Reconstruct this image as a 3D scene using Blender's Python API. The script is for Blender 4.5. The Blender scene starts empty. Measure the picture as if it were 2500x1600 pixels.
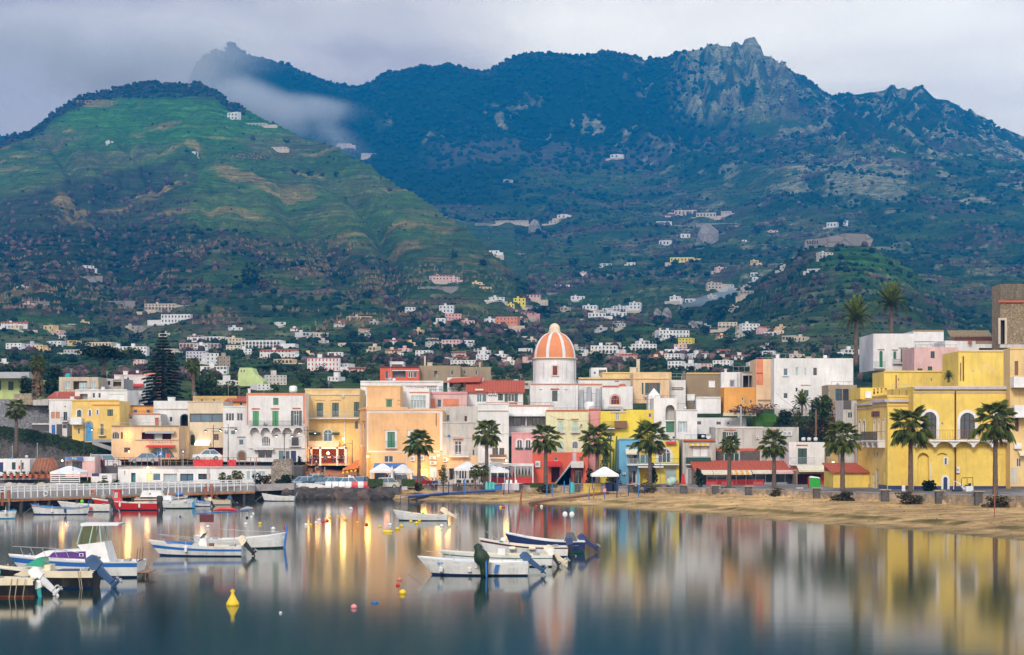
import bpy, math, random
import numpy as np
from math import radians, sin, cos, pi, atan2, hypot
sc = bpy.context.scene
COL = sc.collection
F, CX, HY, CZ = 4550.0, 1250.0, 1065.0, 8.5      # lens in photograph pixels, horizon row, eye height in metres
# ---------------------------------------------------------------- camera
cam = bpy.data.cameras.new('camera'); camo = bpy.data.objects.new('camera', cam); COL.objects.link(camo)
camo.location = (0, 0, CZ); camo.rotation_euler = (radians(90), 0, 0)
cam.sensor_width = 36.0; cam.lens = 36.0 * F / 2500.0; cam.shift_y = (HY - 800.0) / 2500.0
cam.clip_start = 1.0; cam.clip_end = 12000.0
sc.camera = camo
# ---------------------------------------------------------------- sky
SUN_EL, SUN_AZ = radians(33), radians(196)        # azimuth clockwise from +Y: behind the camera, a little to its left
w = bpy.data.worlds.new('World'); sc.world = w; w.use_nodes = True
nt = w.node_tree; nt.nodes.clear()
def N(t, **k):
    n = nt.nodes.new(t)
    for a, b in k.items(): setattr(n, a, b)
    return n
out = N('ShaderNodeOutputWorld'); bg = N('ShaderNodeBackground'); bg.inputs[1].default_value = 0.10
sky = N('ShaderNodeTexSky', sky_type='NISHITA', sun_disc=False, sun_elevation=SUN_EL, sun_rotation=SUN_AZ, altitude=0, air_density=1.0, dust_density=3.0)
tc = N('ShaderNodeTexCoord'); sep = N('ShaderNodeSeparateXYZ'); nt.links.new(tc.outputs['Generated'], sep.inputs[0])
mp = N('ShaderNodeMapping'); mp.inputs['Scale'].default_value = (1.6, 1.6, 5.5); mp.inputs['Location'].default_value = (0.35, 0.1, 0.55)
nt.links.new(tc.outputs['Generated'], mp.inputs[0])
no = N('ShaderNodeTexNoise'); no.inputs['Scale'].default_value = 2.2; no.inputs['Detail'].default_value = 6; no.inputs['Roughness'].default_value = 0.5
no.inputs['Distortion'].default_value = 0.4
nt.links.new(mp.outputs[0], no.inputs['Vector'])
rp = N('ShaderNodeValToRGB'); cr = rp.color_ramp
cr.elements[0].position = 0.30; cr.elements[0].color = (5.3, 5.4, 6.3, 1)
cr.elements[1].position = 0.62; cr.elements[1].color = (12.2, 13.4, 13.7, 1)
lf = N('ShaderNodeMapRange'); lf.inputs[1].default_value = -.30; lf.inputs[2].default_value = .06; lf.inputs[3].default_value = -.22; lf.inputs[4].default_value = .08; nt.links.new(sep.outputs['X'], lf.inputs[0])
ad = N('ShaderNodeMath', operation='ADD'); nt.links.new(no.outputs['Fac'], ad.inputs[0]); nt.links.new(lf.outputs[0], ad.inputs[1]); nt.links.new(ad.outputs[0], rp.inputs[0])
# overcast deck: brighter overhead than at the horizon, a little brighter to the west where the evening light is
el = N('ShaderNodeMapRange'); el.inputs[1].default_value = 0.0; el.inputs[2].default_value = 1.0; el.inputs[3].default_value = 0.95; el.inputs[4].default_value = 1.15
nt.links.new(sep.outputs['Z'], el.inputs[0])
we = N('ShaderNodeMapRange'); we.inputs[1].default_value = 1.0; we.inputs[2].default_value = -1.0; we.inputs[3].default_value = 1.0; we.inputs[4].default_value = 1.15
nt.links.new(sep.outputs['Y'], we.inputs[0])
mu = N('ShaderNodeMath', operation='MULTIPLY'); nt.links.new(el.outputs[0], mu.inputs[0]); nt.links.new(we.outputs[0], mu.inputs[1])
hw = N('ShaderNodeValToRGB'); hw.color_ramp.elements[0].position = .16; hw.color_ramp.elements[0].color = (1.0, .80, .62, 1)   # pale warm band low over the land
hw.color_ramp.elements[1].position = .55; hw.color_ramp.elements[1].color = (.50, .50, .52, 1); nt.links.new(sep.outputs['Z'], hw.inputs[0])
hm_ = N('ShaderNodeVectorMath', operation='MULTIPLY'); nt.links.new(rp.outputs[0], hm_.inputs[0]); nt.links.new(hw.outputs[0], hm_.inputs[1])
sc_ = N('ShaderNodeVectorMath', operation='SCALE'); nt.links.new(hm_.outputs[0], sc_.inputs[0]); nt.links.new(mu.outputs[0], sc_.inputs['Scale'])
mx = N('ShaderNodeMixRGB'); mx.inputs[0].default_value = 0.9
nt.links.new(sky.outputs[0], mx.inputs[1]); nt.links.new(sc_.outputs[0], mx.inputs[2])
nt.links.new(mx.outputs[0], bg.inputs[0]); nt.links.new(bg.outputs[0], out.inputs[0])
sun = bpy.data.lights.new('sun', 'SUN'); sun.energy = 1.5; sun.angle = radians(14); sun.color = (1.0, 0.93, 0.84)
suno = bpy.data.objects.new('sun', sun); COL.objects.link(suno)
suno.rotation_euler = (pi/2 - SUN_EL, 0, pi - SUN_AZ)
vs = sc.view_settings; vs.view_transform = 'Standard'; vs.look = 'None'; vs.exposure = 0.72; vs.gamma = 1.0; vs.use_curve_mapping = False
cy = sc.cycles
cy.use_denoising = True; cy.max_bounces = 5; cy.diffuse_bounces = 2; cy.glossy_bounces = 3; cy.transmission_bounces = 3
cy.transparent_max_bounces = 6; cy.volume_bounces = 1; cy.caustics_reflective = False; cy.caustics_refractive = False
cy.sample_clamp_indirect = 6.0; cy.volume_max_steps = 96
# ---------------------------------------------------------------- helpers
def P(x, y, Y):
    return ((x - CX) * Y / F, Y, CZ - (y - HY) * Y / F)
def px2X(x, Y): return (x - CX) * Y / F
def py2z(y, Y): return CZ - (y - HY) * Y / F
def m_px(n, Y): return n * Y / F                 # n photograph pixels at distance Y, in metres
_mats = {}
def _nodes(name):
    m = bpy.data.materials.new(name); m.use_nodes = True
    return m, m.node_tree, m.node_tree.nodes['Principled BSDF']
def plain(name, rgb, rough=0.6, metal=0.0, var=0.10, scale=1.5, bump=0.0, spec=0.5):
    if name in _mats: return _mats[name]
    m, t, b = _nodes(name); L = t.links
    tcn = t.nodes.new('ShaderNodeTexCoord'); oi = t.nodes.new('ShaderNodeObjectInfo')
    add = t.nodes.new('ShaderNodeVectorMath'); add.operation = 'ADD'
    mul = t.nodes.new('ShaderNodeMath'); mul.operation = 'MULTIPLY'; mul.inputs[1].default_value = 37.0
    L.new(oi.outputs['Random'], mul.inputs[0]); L.new(tcn.outputs['Object'], add.inputs[0]); L.new(mul.outputs[0], add.inputs[1])
    n = t.nodes.new('ShaderNodeTexNoise'); n.inputs['Scale'].default_value = scale; n.inputs['Detail'].default_value = 5; n.inputs['Roughness'].default_value = .6
    L.new(add.outputs[0], n.inputs['Vector'])
    r = t.nodes.new('ShaderNodeValToRGB'); e = r.color_ramp.elements
    lo, hi = 1 - var, 1 + var * 0.6
    e[0].position = .3; e[0].color = (rgb[0]*lo, rgb[1]*lo, rgb[2]*lo, 1); e[1].position = .7; e[1].color = (min(1, rgb[0]*hi), min(1, rgb[1]*hi), min(1, rgb[2]*hi), 1)
    L.new(n.outputs['Fac'], r.inputs[0]); L.new(r.outputs[0], b.inputs['Base Color'])
    b.inputs['Roughness'].default_value = rough; b.inputs['Metallic'].default_value = metal; b.inputs['Specular IOR Level'].default_value = spec
    if bump:
        bp = t.nodes.new('ShaderNodeBump'); bp.inputs['Distance'].default_value = bump; bp.inputs['Strength'].default_value = .8
        n2 = t.nodes.new('ShaderNodeTexNoise'); n2.inputs['Scale'].default_value = scale * 6; n2.inputs['Detail'].default_value = 4
        L.new(add.outputs[0], n2.inputs['Vector']); L.new(n2.outputs['Fac'], bp.inputs['Height']); L.new(bp.outputs[0], b.inputs['Normal'])
    _mats[name] = m; return m
def plaster(name, rgb, dirt=0.5, dcol=(0.20, 0.17, 0.14)):
    """painted render on masonry: patchy tone, run-off streaks and blotches"""
    if name in _mats: return _mats[name]
    m, t, b = _nodes(name); L = t.links
    tcn = t.nodes.new('ShaderNodeTexCoord'); oi = t.nodes.new('ShaderNodeObjectInfo')
    add = t.nodes.new('ShaderNodeVectorMath'); add.operation = 'ADD'
    mul = t.nodes.new('ShaderNodeMath'); mul.operation = 'MULTIPLY'; mul.inputs[1].default_value = 53.0
    L.new(oi.outputs['Random'], mul.inputs[0]); L.new(tcn.outputs['Object'], add.inputs[0]); L.new(mul.outputs[0], add.inputs[1])
    n = t.nodes.new('ShaderNodeTexNoise'); n.inputs['Scale'].default_value = .35; n.inputs['Detail'].default_value = 7; n.inputs['Roughness'].default_value = .65
    L.new(add.outputs[0], n.inputs['Vector'])
    r = t.nodes.new('ShaderNodeValToRGB'); e = r.color_ramp.elements
    e[0].position = .32; e[0].color = tuple(c * .80 for c in rgb) + (1,); e[1].position = .68; e[1].color = tuple(min(1, c * 1.06) for c in rgb) + (1,)
    L.new(n.outputs['Fac'], r.inputs[0])
    mpn = t.nodes.new('ShaderNodeMapping'); mpn.inputs['Scale'].default_value = (1.6, 1.6, .22); L.new(add.outputs[0], mpn.inputs[0])
    s = t.nodes.new('ShaderNodeTexNoise'); s.inputs['Scale'].default_value = 1.3; s.inputs['Detail'].default_value = 8; s.inputs['Roughness'].default_value = .72
    L.new(mpn.outputs[0], s.inputs['Vector'])
    mr = t.nodes.new('ShaderNodeMapRange'); mr.inputs[1].default_value = .48; mr.inputs[2].default_value = .80; mr.inputs[3].default_value = 0; mr.inputs[4].default_value = dirt
    L.new(s.outputs['Fac'], mr.inputs[0])
    mxn = t.nodes.new('ShaderNodeMixRGB'); L.new(mr.outputs[0], mxn.inputs[0]); L.new(r.outputs[0], mxn.inputs[1]); mxn.inputs[2].default_value = dcol + (1,)
    L.new(mxn.outputs[0], b.inputs['Base Color']); b.inputs['Roughness'].default_value = .85; b.inputs['Specular IOR Level'].default_value = .2
    bp = t.nodes.new('ShaderNodeBump'); bp.inputs['Distance'].default_value = .02; bp.inputs['Strength'].default_value = .6
    L.new(s.outputs['Fac'], bp.inputs['Height']); L.new(bp.outputs[0], b.inputs['Normal'])
    _mats[name] = m; return m
def stonemat(name, rgb, scale=2.2, mortar=(.16, .14, .12)):
    if name in _mats: return _mats[name]
    m, t, b = _nodes(name); L = t.links
    tcn = t.nodes.new('ShaderNodeTexCoord')
    v = t.nodes.new('ShaderNodeTexVoronoi'); v.inputs['Scale'].default_value = scale; L.new(tcn.outputs['Object'], v.inputs['Vector'])
    v2 = t.nodes.new('ShaderNodeTexVoronoi'); v2.feature = 'DISTANCE_TO_EDGE'; v2.inputs['Scale'].default_value = scale; L.new(tcn.outputs['Object'], v2.inputs['Vector'])
    n = t.nodes.new('ShaderNodeTexNoise'); n.inputs['Scale'].default_value = .5; n.inputs['Detail'].default_value = 8; L.new(tcn.outputs['Object'], n.inputs['Vector'])
    r = t.nodes.new('ShaderNodeValToRGB'); e = r.color_ramp.elements
    e[0].color = tuple(c * .55 for c in rgb) + (1,); e[1].color = tuple(min(1, c * 1.35) for c in rgb) + (1,)
    sp = t.nodes.new('ShaderNodeSeparateColor'); L.new(v.outputs['Color'], sp.inputs[0])
    av = t.nodes.new('ShaderNodeMath'); av.operation = 'ADD'; L.new(sp.outputs[0], av.inputs[0]); L.new(n.outputs['Fac'], av.inputs[1])
    hf = t.nodes.new('ShaderNodeMath'); hf.operation = 'MULTIPLY'; hf.inputs[1].default_value = .5; L.new(av.outputs[0], hf.inputs[0])
    L.new(hf.outputs[0], r.inputs[0])
    mr = t.nodes.new('ShaderNodeMapRange'); mr.inputs[1].default_value = 0; mr.inputs[2].default_value = .06; L.new(v2.outputs['Distance'], mr.inputs[0])
    mxn = t.nodes.new('ShaderNodeMixRGB'); L.new(mr.outputs[0], mxn.inputs[0]); mxn.inputs[1].default_value = mortar + (1,); L.new(r.outputs[0], mxn.inputs[2])
    L.new(mxn.outputs[0], b.inputs['Base Color']); b.inputs['Roughness'].default_value = .9
    bp = t.nodes.new('ShaderNodeBump'); bp.inputs['Distance'].default_value = .06; L.new(mr.outputs[0], bp.inputs['Height']); L.new(bp.outputs[0], b.inputs['Normal'])
    _mats[name] = m; return m
def emat(name, rgb, st):
    if name in _mats: return _mats[name]
    m, t, b = _nodes(name)
    b.inputs['Base Color'].default_value = rgb + (1,); b.inputs['Emission Color'].default_value = rgb + (1,); b.inputs['Emission Strength'].default_value = st
    _mats[name] = m; return m
PAL = dict(white=(.80,.78,.77), cream=(.74,.62,.46), tanw=(.62,.52,.40), peach=(.86,.53,.28), apric=(.80,.57,.36), butter=(.80,.58,.28), yellow=(.84,.66,.12), hotel=(.86,.63,.17),
           gold=(.84,.59,.21), palelem=(.74,.70,.45), pink=(.74,.36,.36), rose=(.76,.50,.47), red=(.66,.10,.07), salmon=(.75,.27,.16), coral=(.74,.15,.09),
           blue=(.20,.47,.68), lime=(.58,.68,.32), grey=(.36,.35,.35), dstone=(.13,.12,.12), brown=(.34,.25,.16), orange=(.80,.40,.12), terra=(.55,.16,.08),
           oldtan=(.38,.30,.21), dirtyw=(.60,.57,.53), lav=(.60,.56,.64), maroon=(.20,.04,.06), ochre=(.62,.42,.18))
def PM(k):
    dirt = {'dirtyw': .85, 'oldtan': 1.0, 'brown': .75, 'white': .34, 'hotel': .36, 'yellow': .38, 'peach': .3, 'gold': .36, 'apric': .42, 'rose': .6, 'tanw': .7}.get(k, .45)
    r, g, b = PAL[k]; l = .3*r+.59*g+.11*b
    return plaster('plaster_' + k, tuple(min(.88, max(.02, l+(c-l)*1.06)) for c in (r, g, b)), dirt)
GREEN = dict(green=(.02,.17,.08), dkgreen=(.015,.06,.045), brgreen=(.02,.26,.07), teal=(.04,.22,.24), ltgreen=(.45,.60,.50), blued=(.03,.085,.20), navy=(.02,.04,.14), iron=(.03,.03,.035),
             wframe=(.72,.72,.74), wood=(.22,.10,.04), orangew=(.50,.17,.06), maroonp=(.12,.02,.03), redp=(.62,.03,.03), greyp=(.33,.34,.36), black=(.02,.02,.022), creamp=(.78,.68,.50),
             tilered=(.50,.09,.04), bluep=(.03,.16,.50), brightb=(.05,.33,.62), whitep=(.80,.80,.80), tealp=(.03,.40,.42), yellowp=(.80,.55,.02), purplep=(.16,.02,.28), limep=(.18,.60,.05), pinkp=(.75,.25,.27),
             rust=(.32,.10,.05), zinc=(.40,.42,.44), orangep=(.75,.18,.03), brick=(.34,.14,.09), wdeck=(.32,.17,.09), sandst=(.42,.34,.24), rockd=(.05,.042,.04), greenp=(.02,.38,.04))
def C(k):
    if k == 'glass': return plain('window_glass', (.035,.05,.07), .06, 0, .3, .6, spec=.9)
    if k == 'glassb': return plain('window_glass_blue', (.08,.16,.22), .08, 0, .3, .6, spec=.9)
    if k == 'glassl': return plain('window_glass_pale', (.42,.52,.55), .15, 0, .3, .6)
    if k == 'lit': return emat('lit_warm', (1.0,.50,.12), 1.3)
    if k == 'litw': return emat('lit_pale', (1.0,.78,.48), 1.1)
    if k in PAL: return PM(k)
    if k == 'tilered': return plain('roof_tiles', GREEN[k], .8, 0, .35, 3.0, .04)
    return plain('paint_' + k, GREEN[k], .45, 0, .16, 1.2)
class MB:
    """collects boxes, tubes and lathed shapes; build() links them as one mesh object"""
    def __init__(s): s.v = []; s.f = []; s.mi = []; s.k = 0
    def add(s, vs_, fs_):
        o = len(s.v); s.v.extend(vs_)
        for f in fs_: s.f.append(tuple(i + o for i in f)); s.mi.append(s.k)
        return s
    def box(s, x0, x1, y0, y1, z0, z1):
        if x0 > x1: x0, x1 = x1, x0
        if y0 > y1: y0, y1 = y1, y0
        if z0 > z1: z0, z1 = z1, z0
        return s.add([(x0,y0,z0),(x1,y0,z0),(x1,y1,z0),(x0,y1,z0),(x0,y0,z1),(x1,y0,z1),(x1,y1,z1),(x0,y1,z1)],
              [(0,3,2,1),(4,5,6,7),(0,1,5,4),(1,2,6,5),(2,3,7,6),(3,0,4,7)])
    def hexa(s, p):   # eight corners, bottom four then top four
        return s.add(p, [(0,3,2,1),(4,5,6,7),(0,1,5,4),(1,2,6,5),(2,3,7,6),(3,0,4,7)])
    def tube(s, pts, rs, n=6, cap=True):
        pts = [np.array(p, float) for p in pts]
        if not hasattr(rs, '__len__'): rs = [rs] * len(pts)
        vv = [];
        for i, p in enumerate(pts):
            d = pts[min(i+1, len(pts)-1)] - pts[max(i-1, 0)]; d /= (np.linalg.norm(d) + 1e-9)
            a = np.cross(d, (0,0,1)) if abs(d[2]) < .95 else np.cross(d, (1,0,0)); a /= np.linalg.norm(a); b = np.cross(a, d)
            for j in range(n):
                t = 2*pi*j/n; vv.append(tuple(p + rs[i]*(cos(t)*a + sin(t)*b)))
        ff = []
        for i in range(len(pts)-1):
            for j in range(n): ff.append((i*n+j, (i+1)*n+j, (i+1)*n+(j+1)%n, i*n+(j+1)%n))
        if cap: ff.append(tuple(range(n))); ff.append(tuple(range((len(pts)-1)*n, len(pts)*n))[::-1])
        return s.add(vv, ff)
    def lathe(s, prof, c=(0,0,0), n=16, a0=0, a1=2*pi, sx=1, sy=1):
        full = abs(a1-a0-2*pi) < 1e-6; m = n if full else n+1
        vv = []; ff = []
        for r, z in prof:
            for j in range(m):
                t = a0+(a1-a0)*j/n; vv.append((c[0]+sx*r*cos(t), c[1]+sy*r*sin(t), c[2]+z))
        for i in range(len(prof)-1):
            for j in range(n):
                k = (j+1) % m; ff.append((i*m+j, i*m+k, (i+1)*m+k, (i+1)*m+j))
        return s.add(vv, ff)
    def ball(s, c, r, n=8, sz=1.0, sx=1.0):
        return s.lathe([(r*sin(pi*i/(n//2+1)) if 0 < i < n//2+1 else 0.001, -r*sz*cos(pi*i/(n//2+1))) for i in range(n//2+2)], c, n, sx=sx)
    def poly(s, pts): return s.add(list(pts), [tuple(range(len(pts)))])
    def prism(s, pts, vec):    # polygon swept along vec
        n = len(pts); v = list(pts) + [tuple(p[i]+vec[i] for i in range(3)) for p in pts]
        return s.add(v, [tuple(range(n))[::-1], tuple(range(n, 2*n))] + [(i, (i+1)%n, (i+1)%n+n, i+n) for i in range(n)])
    def mesh(s, name, mats, smooth=False):
        me = bpy.data.meshes.new(name); me.from_pydata(s.v, [], s.f)
        for m in (mats if isinstance(mats, (list, tuple)) else [mats]): me.materials.append(m)
        if isinstance(mats, (list, tuple)) and len(mats) > 1: me.polygons.foreach_set('material_index', s.mi)
        if smooth: me.polygons.foreach_set('use_smooth', [True]*len(me.polygons))
        me.update(); return me
    def build(s, name, mats, parent=None, smooth=False, **tags):
        return link(name, s.mesh(name, mats, smooth), parent, **tags)
def link(name, data, parent=None, loc=None, rz=None, **tags):
    o = bpy.data.objects.new(name, data); COL.objects.link(o)
    if parent: o.parent = parent
    if loc: o.location = loc
    if rz is not None: o.rotation_euler = (0, 0, rz)
    for k, v in tags.items():
        if v: o[k] = v
    return o
def thing(name, label, cat, loc=(0,0,0), rz=0, group=None):
    return link(name, None, None, loc, rz, label=label, category=cat, group=group)
def copy_tree(o, parent=None):
    c = o.copy(); COL.objects.link(c)
    if parent: c.parent = parent
    for ch in list(o.children): copy_tree(ch, c)
    return c
rnd = random.Random(7)
# value noise
_T = np.random.RandomState(3).rand(256, 256)
def vn(x, y, s=0):
    x = x + s * 17.13; y = y + s * 9.71
    xi = np.floor(x).astype(int); yi = np.floor(y).astype(int); fx = x - xi; fy = y - yi
    fx = fx*fx*(3-2*fx); fy = fy*fy*(3-2*fy)
    a = _T[xi & 255, yi & 255]; b = _T[(xi+1) & 255, yi & 255]; c = _T[xi & 255, (yi+1) & 255]; d = _T[(xi+1) & 255, (yi+1) & 255]
    return (a*(1-fx)+b*fx)*(1-fy) + (c*(1-fx)+d*fx)*fy
def fbm(x, y, o=4, s=0, g=.5):
    t = 0; a = 1; n = 0
    for i in range(o): t = t + a*vn(x*2**i, y*2**i, s+i); n += a; a *= g
    return t/n
def sstep(a, b, x):
    t = np.clip((x-a)/(b-a), 0, 1); return t*t*(3-2*t)
# ---------------------------------------------------------------- the land: one sheet from the sea bed to the far ridge
def lerpt(x, tab): return np.interp(x, [t[0] for t in tab], [t[1] for t in tab])
RIDGE = [(-400,330),(300,330),(440,240),(480,160),(505,140),(520,128),(538,120),(548,126),(560,110),(572,108),(584,122),(600,136),(640,145),(700,158),(740,180),(780,190),(840,205),(875,213),(905,200),(935,178),(1040,163),(1100,166),(1160,172),
 (1180,175),(1240,145),(1300,126),(1360,132),(1420,138),(1500,133),(1540,132),(1575,150),(1590,142),(1640,135),(1700,115),(1740,112),(1770,110),(1783,114),(1792,99),(1800,99),(1812,112),(1818,98),(1830,93),(1842,92),(1852,108),(1858,112),(1864,140),(1890,150),
 (1940,175),(1975,195),(2010,225),(2040,238),(2070,232),(2120,225),(2160,222),(2176,206),(2184,206),(2190,222),(2220,222),(2231,208),(2250,208),(2280,240),(2330,258),(2370,270),(2412,290),(2424,286),(2430,305),(2470,320),(2500,332),(2800,420)]
LHILL = [(-500,560),(-200,430),(0,335),(100,285),(200,235),(280,202),(330,196),(420,194),(480,196),(540,220),(600,255),(660,287),(700,312),(760,345),(850,378),(950,445),(1050,512),(1130,562),(1200,612),(1260,670),(1330,750),(1400,840),(1500,950)]
LHY = [(-500,1700),(300,2300),(480,2250),(760,2050),(1000,1750),(1200,1450),(1500,900)]
SPUR = [(1700,760),(1800,716),(1900,655),(1980,602),(2050,578),(2120,576),(2180,604),(2250,660),(2320,715),(2400,790),(2480,860),(2600,960)]
BASE = [(330,1000),(400,950),(450,925),(600,880),(800,838),(1050,790),(1300,740),(1700,668),(2100,598),(2500,520),(2900,440),(3330,318)]
SHORE = [(-1000,262),(-200,262),(700,262),(940,257),(960,250),(1100,243),(1200,239),(1350,231),(1500,221),(1700,204),(1900,187),(2100,175),(2300,163),(2500,151),(2800,140)]
WALLY = [(940,263),(1000,262),(1300,260),(1500,256),(1700,246),(1800,240),(2100,218),(2500,196),(2800,184)]
SANDZ = [(940,.55),(1200,.62),(1500,.78),(1800,.96),(2800,1.0)]
PROMZ = [(-1000,1.3),(940,1.3),(1200,1.5),(1500,1.5),(1800,1.7),(2100,1.88),(2500,2.2),(2800,2.3)]
def land_z(x, Y):
    """height of the ground at photograph column x and distance Y"""
    x = np.asarray(x, float); Y = np.asarray(Y, float); X = (x-CX)*Y/F
    x_ = x + 14*(fbm(X/60, Y/60, 3, 40)-.5)*np.clip(Y/1500, 0, 1)
    base = np.interp(Y, [b[0] for b in BASE], [b[1] for b in BASE])
    ridge = lerpt(x_*0+x, RIDGE)
    # right-hand mountainside stands nearer and steeper
    rgt = sstep(1500, 2150, x)
    base = base - rgt*sstep(900, 2600, Y)*60
    foot = 3330 - 330*rgt
    Yb = Y + (3330-foot)*sstep(1500, foot, Y)
    py = np.where(Y < foot, np.interp(Yb, [b[0] for b in BASE], [b[1] for b in BASE]) - rgt*sstep(900, 2600, Y)*60*(1-sstep(2600, foot, Y)), 0)
    pf = 318.0
    t = np.clip((Y-foot)/(3600-foot), 0, 1)
    prof = 1-(1-t)**1.35
    low = np.maximum(ridge + 60, pf)
    upper = (1-prof)*low + prof*ridge
    py = np.where(Y < foot, py + (low-pf)*sstep(2300, foot, Y), upper)
    z = CZ + (HY-py)*Y/F
    zr = CZ + (HY-ridge)*3600/F
    z = np.where(Y > 3600, zr - (Y-3600)*.55, z)
    # left hill
    hl = lerpt(x, LHILL); hy = lerpt(x, LHY)
    tt = np.clip((Y-900*hy/2300)/(hy*(1-900/2300)), 0, 1)
    b0 = np.interp(900*hy/2300, [b[0] for b in BASE], [b[1] for b in BASE])+12
    ph = (1-tt)*np.maximum(hl+20, b0) + tt*hl
    ph = ph - 26*np.sin(pi*tt)*np.clip((830-hl)/600, 0, 1)
    zh = CZ + (HY-ph)*Y/F
    zhr = CZ + (HY-hl)*hy/F
    zh = np.where(tt <= 0, -50., zh)
    zh = np.where(Y > hy, zhr - (Y-hy)*.42, zh)
    # green spur on the right
    sl = lerpt(x, SPUR); ts = np.clip((Y-650)/(1250-650), 0, 1)
    ps = (1-ts)*np.maximum(sl+20, 882)+ts*sl
    zs = CZ + (HY-ps)*Y/F
    zs = np.where(Y > 1250, CZ+(HY-sl)*1250/F - (Y-1250)*.5, zs)
    zs = np.where(ts <= 0, -50., zs)
    zs = np.where((x < 1700) | (x > 2600), -50, zs)
    def smax(a, b, k):
        h = np.clip(.5+.5*(a-b)/k, 0, 1); return b*(1-h)+a*h + k*h*(1-h)
    far = smax(smax(z, zh, 5.0), zs, 3.0)
    # relief: gullies, knolls
    amp = sstep(500, 1600, Y)
    gul = np.abs(fbm(X/110+.002*Y, Y/1500, 3, 3)-.5)*2
    gul2 = np.abs(fbm(X/40, Y/420, 3, 9)-.5)*2
    far = far + amp*((gul-.32)*26 + (gul2-.3)*7) * np.where(Y > 3590, .25, 1) + amp*(fbm(X/25, Y/25, 4, 5)-.5)*7
    p0 = HY-(far-CZ)*F/Y; hm0 = (zh > z)*(Y < hy)*(x < 1250)
    for tab, dp, wd in (([(60,560),(200,490),(330,440),(420,405),(500,372)], 15, 26), ([(300,350),(350,395),(385,440)], 7, 12), ([(860,470),(915,530),(950,620),(960,700)], 12, 22), ([(700,520),(790,600),(850,700)], 8, 26), ([(120,330),(170,400),(190,470)], 9, 22), ([(520,470),(500,560),(470,640)], 6, 24)):
        xs0, ys0 = [t[0] for t in tab], [t[1] for t in tab]
        if abs(xs0[-1]-xs0[0]) > abs(ys0[-1]-ys0[0]): o_ = np.argsort(xs0); d_ = p0-np.interp(x, np.array(xs0)[o_], np.array(ys0)[o_]); k_ = sstep(min(xs0)-60, min(xs0)+20, x)*sstep(max(xs0)+40, max(xs0)-20, x)
        else: o_ = np.argsort(ys0); d_ = x-np.interp(p0, np.array(ys0)[o_], np.array(xs0)[o_]); k_ = sstep(min(ys0)-40, min(ys0)+20, p0)*sstep(max(ys0)+60, max(ys0)-20, p0)
        far = far - hm0*k_*dp*np.exp(-(d_/wd)**2)
    # crags of the summit and cliff faces
    crag = np.maximum(sstep(1600, 1680, x)*sstep(2010, 1860, x)*sstep(3050, 3350, Y), .5*sstep(1900, 2050, x)*sstep(2500, 2200, x)*sstep(2600, 2800, Y)*sstep(3590, 3400, Y))
    rk = np.abs(fbm(X/22, Y/120, 4, 21)-.5)*2
    far = far + crag*(rk-.35)*60*np.where(Y > 3560, .15, 1) + sstep(2900, 3300, Y)*(np.abs(fbm(X/30, Y/90, 3, 33)-.5)*2-.3)*22*np.where(Y > 3570, .2, 1)
    # terraced plots
    ter = sstep(600, 1000, Y)*sstep(2500, 1900, Y)
    st = 5.5; q = far/st - np.floor(far/st)
    far = far + ter*(sstep(.62, .95, q)-q)*st*.8
    # town slope, quay, beach
    sh = lerpt(x, SHORE); wy = lerpt(x, WALLY); sz = lerpt(x, SANDZ); pz = lerpt(x, PROMZ)
    tb = (Y-sh)/np.maximum(wy-sh, 1)
    beach = np.where(tb < 0, np.maximum(-3, tb*6*(wy-sh)/20), sz*(1-(1-np.clip(tb, 0, 1))**1.9))
    beach = beach + np.clip(tb*4, 0, 1)*sstep(1.02,.9,tb)*(.10*(fbm(X/1.2, Y/1.2, 3, 60)-.5) + .08*(fbm(X/5, Y/4, 2, 61)-.5)) + .16*np.exp(-((tb-.28)/.05)**2)*(.6+.8*vn(X/4,Y/4,3))
    beach = np.where(x < 935, -3.0, beach)
    gz = np.where(Y > wy, pz, beach)
    gz = np.where((x < 935), np.where(Y > 257, pz-.02, -3), gz)
    t2 = sstep(276, 335, Y)
    town = gz*(1-t2) + t2*far
    return np.where(Y > 335, far, town)
NU = 760
us = np.linspace(-.36, .36, NU)
Ys = np.concatenate([np.linspace(120, 270, 150, endpoint=False), np.linspace(270, 340, 26, endpoint=False), np.geomspace(340, 1000, 150, endpoint=False),
                     np.linspace(1000, 3250, 300, endpoint=False), np.linspace(3250, 3640, 110, endpoint=False), np.linspace(3640, 4300, 14)])
UU, YY = np.meshgrid(us, Ys); PX = UU*F + CX
ZZ = land_z(PX, YY); PY = HY - (ZZ-CZ)*F/YY; XX = UU*YY
def terrain_hit(x, y, y0=340.):
    """distance at which the ground is first seen at photograph pixel (x, y)"""
    j = int(round(((x-CX)/F + .36)/.72*(NU-1))); j = min(max(j, 0), NU-1)
    i0 = int(np.searchsorted(Ys, y0)); c = PY[i0:, j]
    k = np.nonzero(c <= y)[0]
    if len(k) == 0: return None
    return float(Ys[i0+k[0]])
def mixc(a, b, t): return a*(1-t[..., None]) + np.array(b)*t[..., None]
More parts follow.
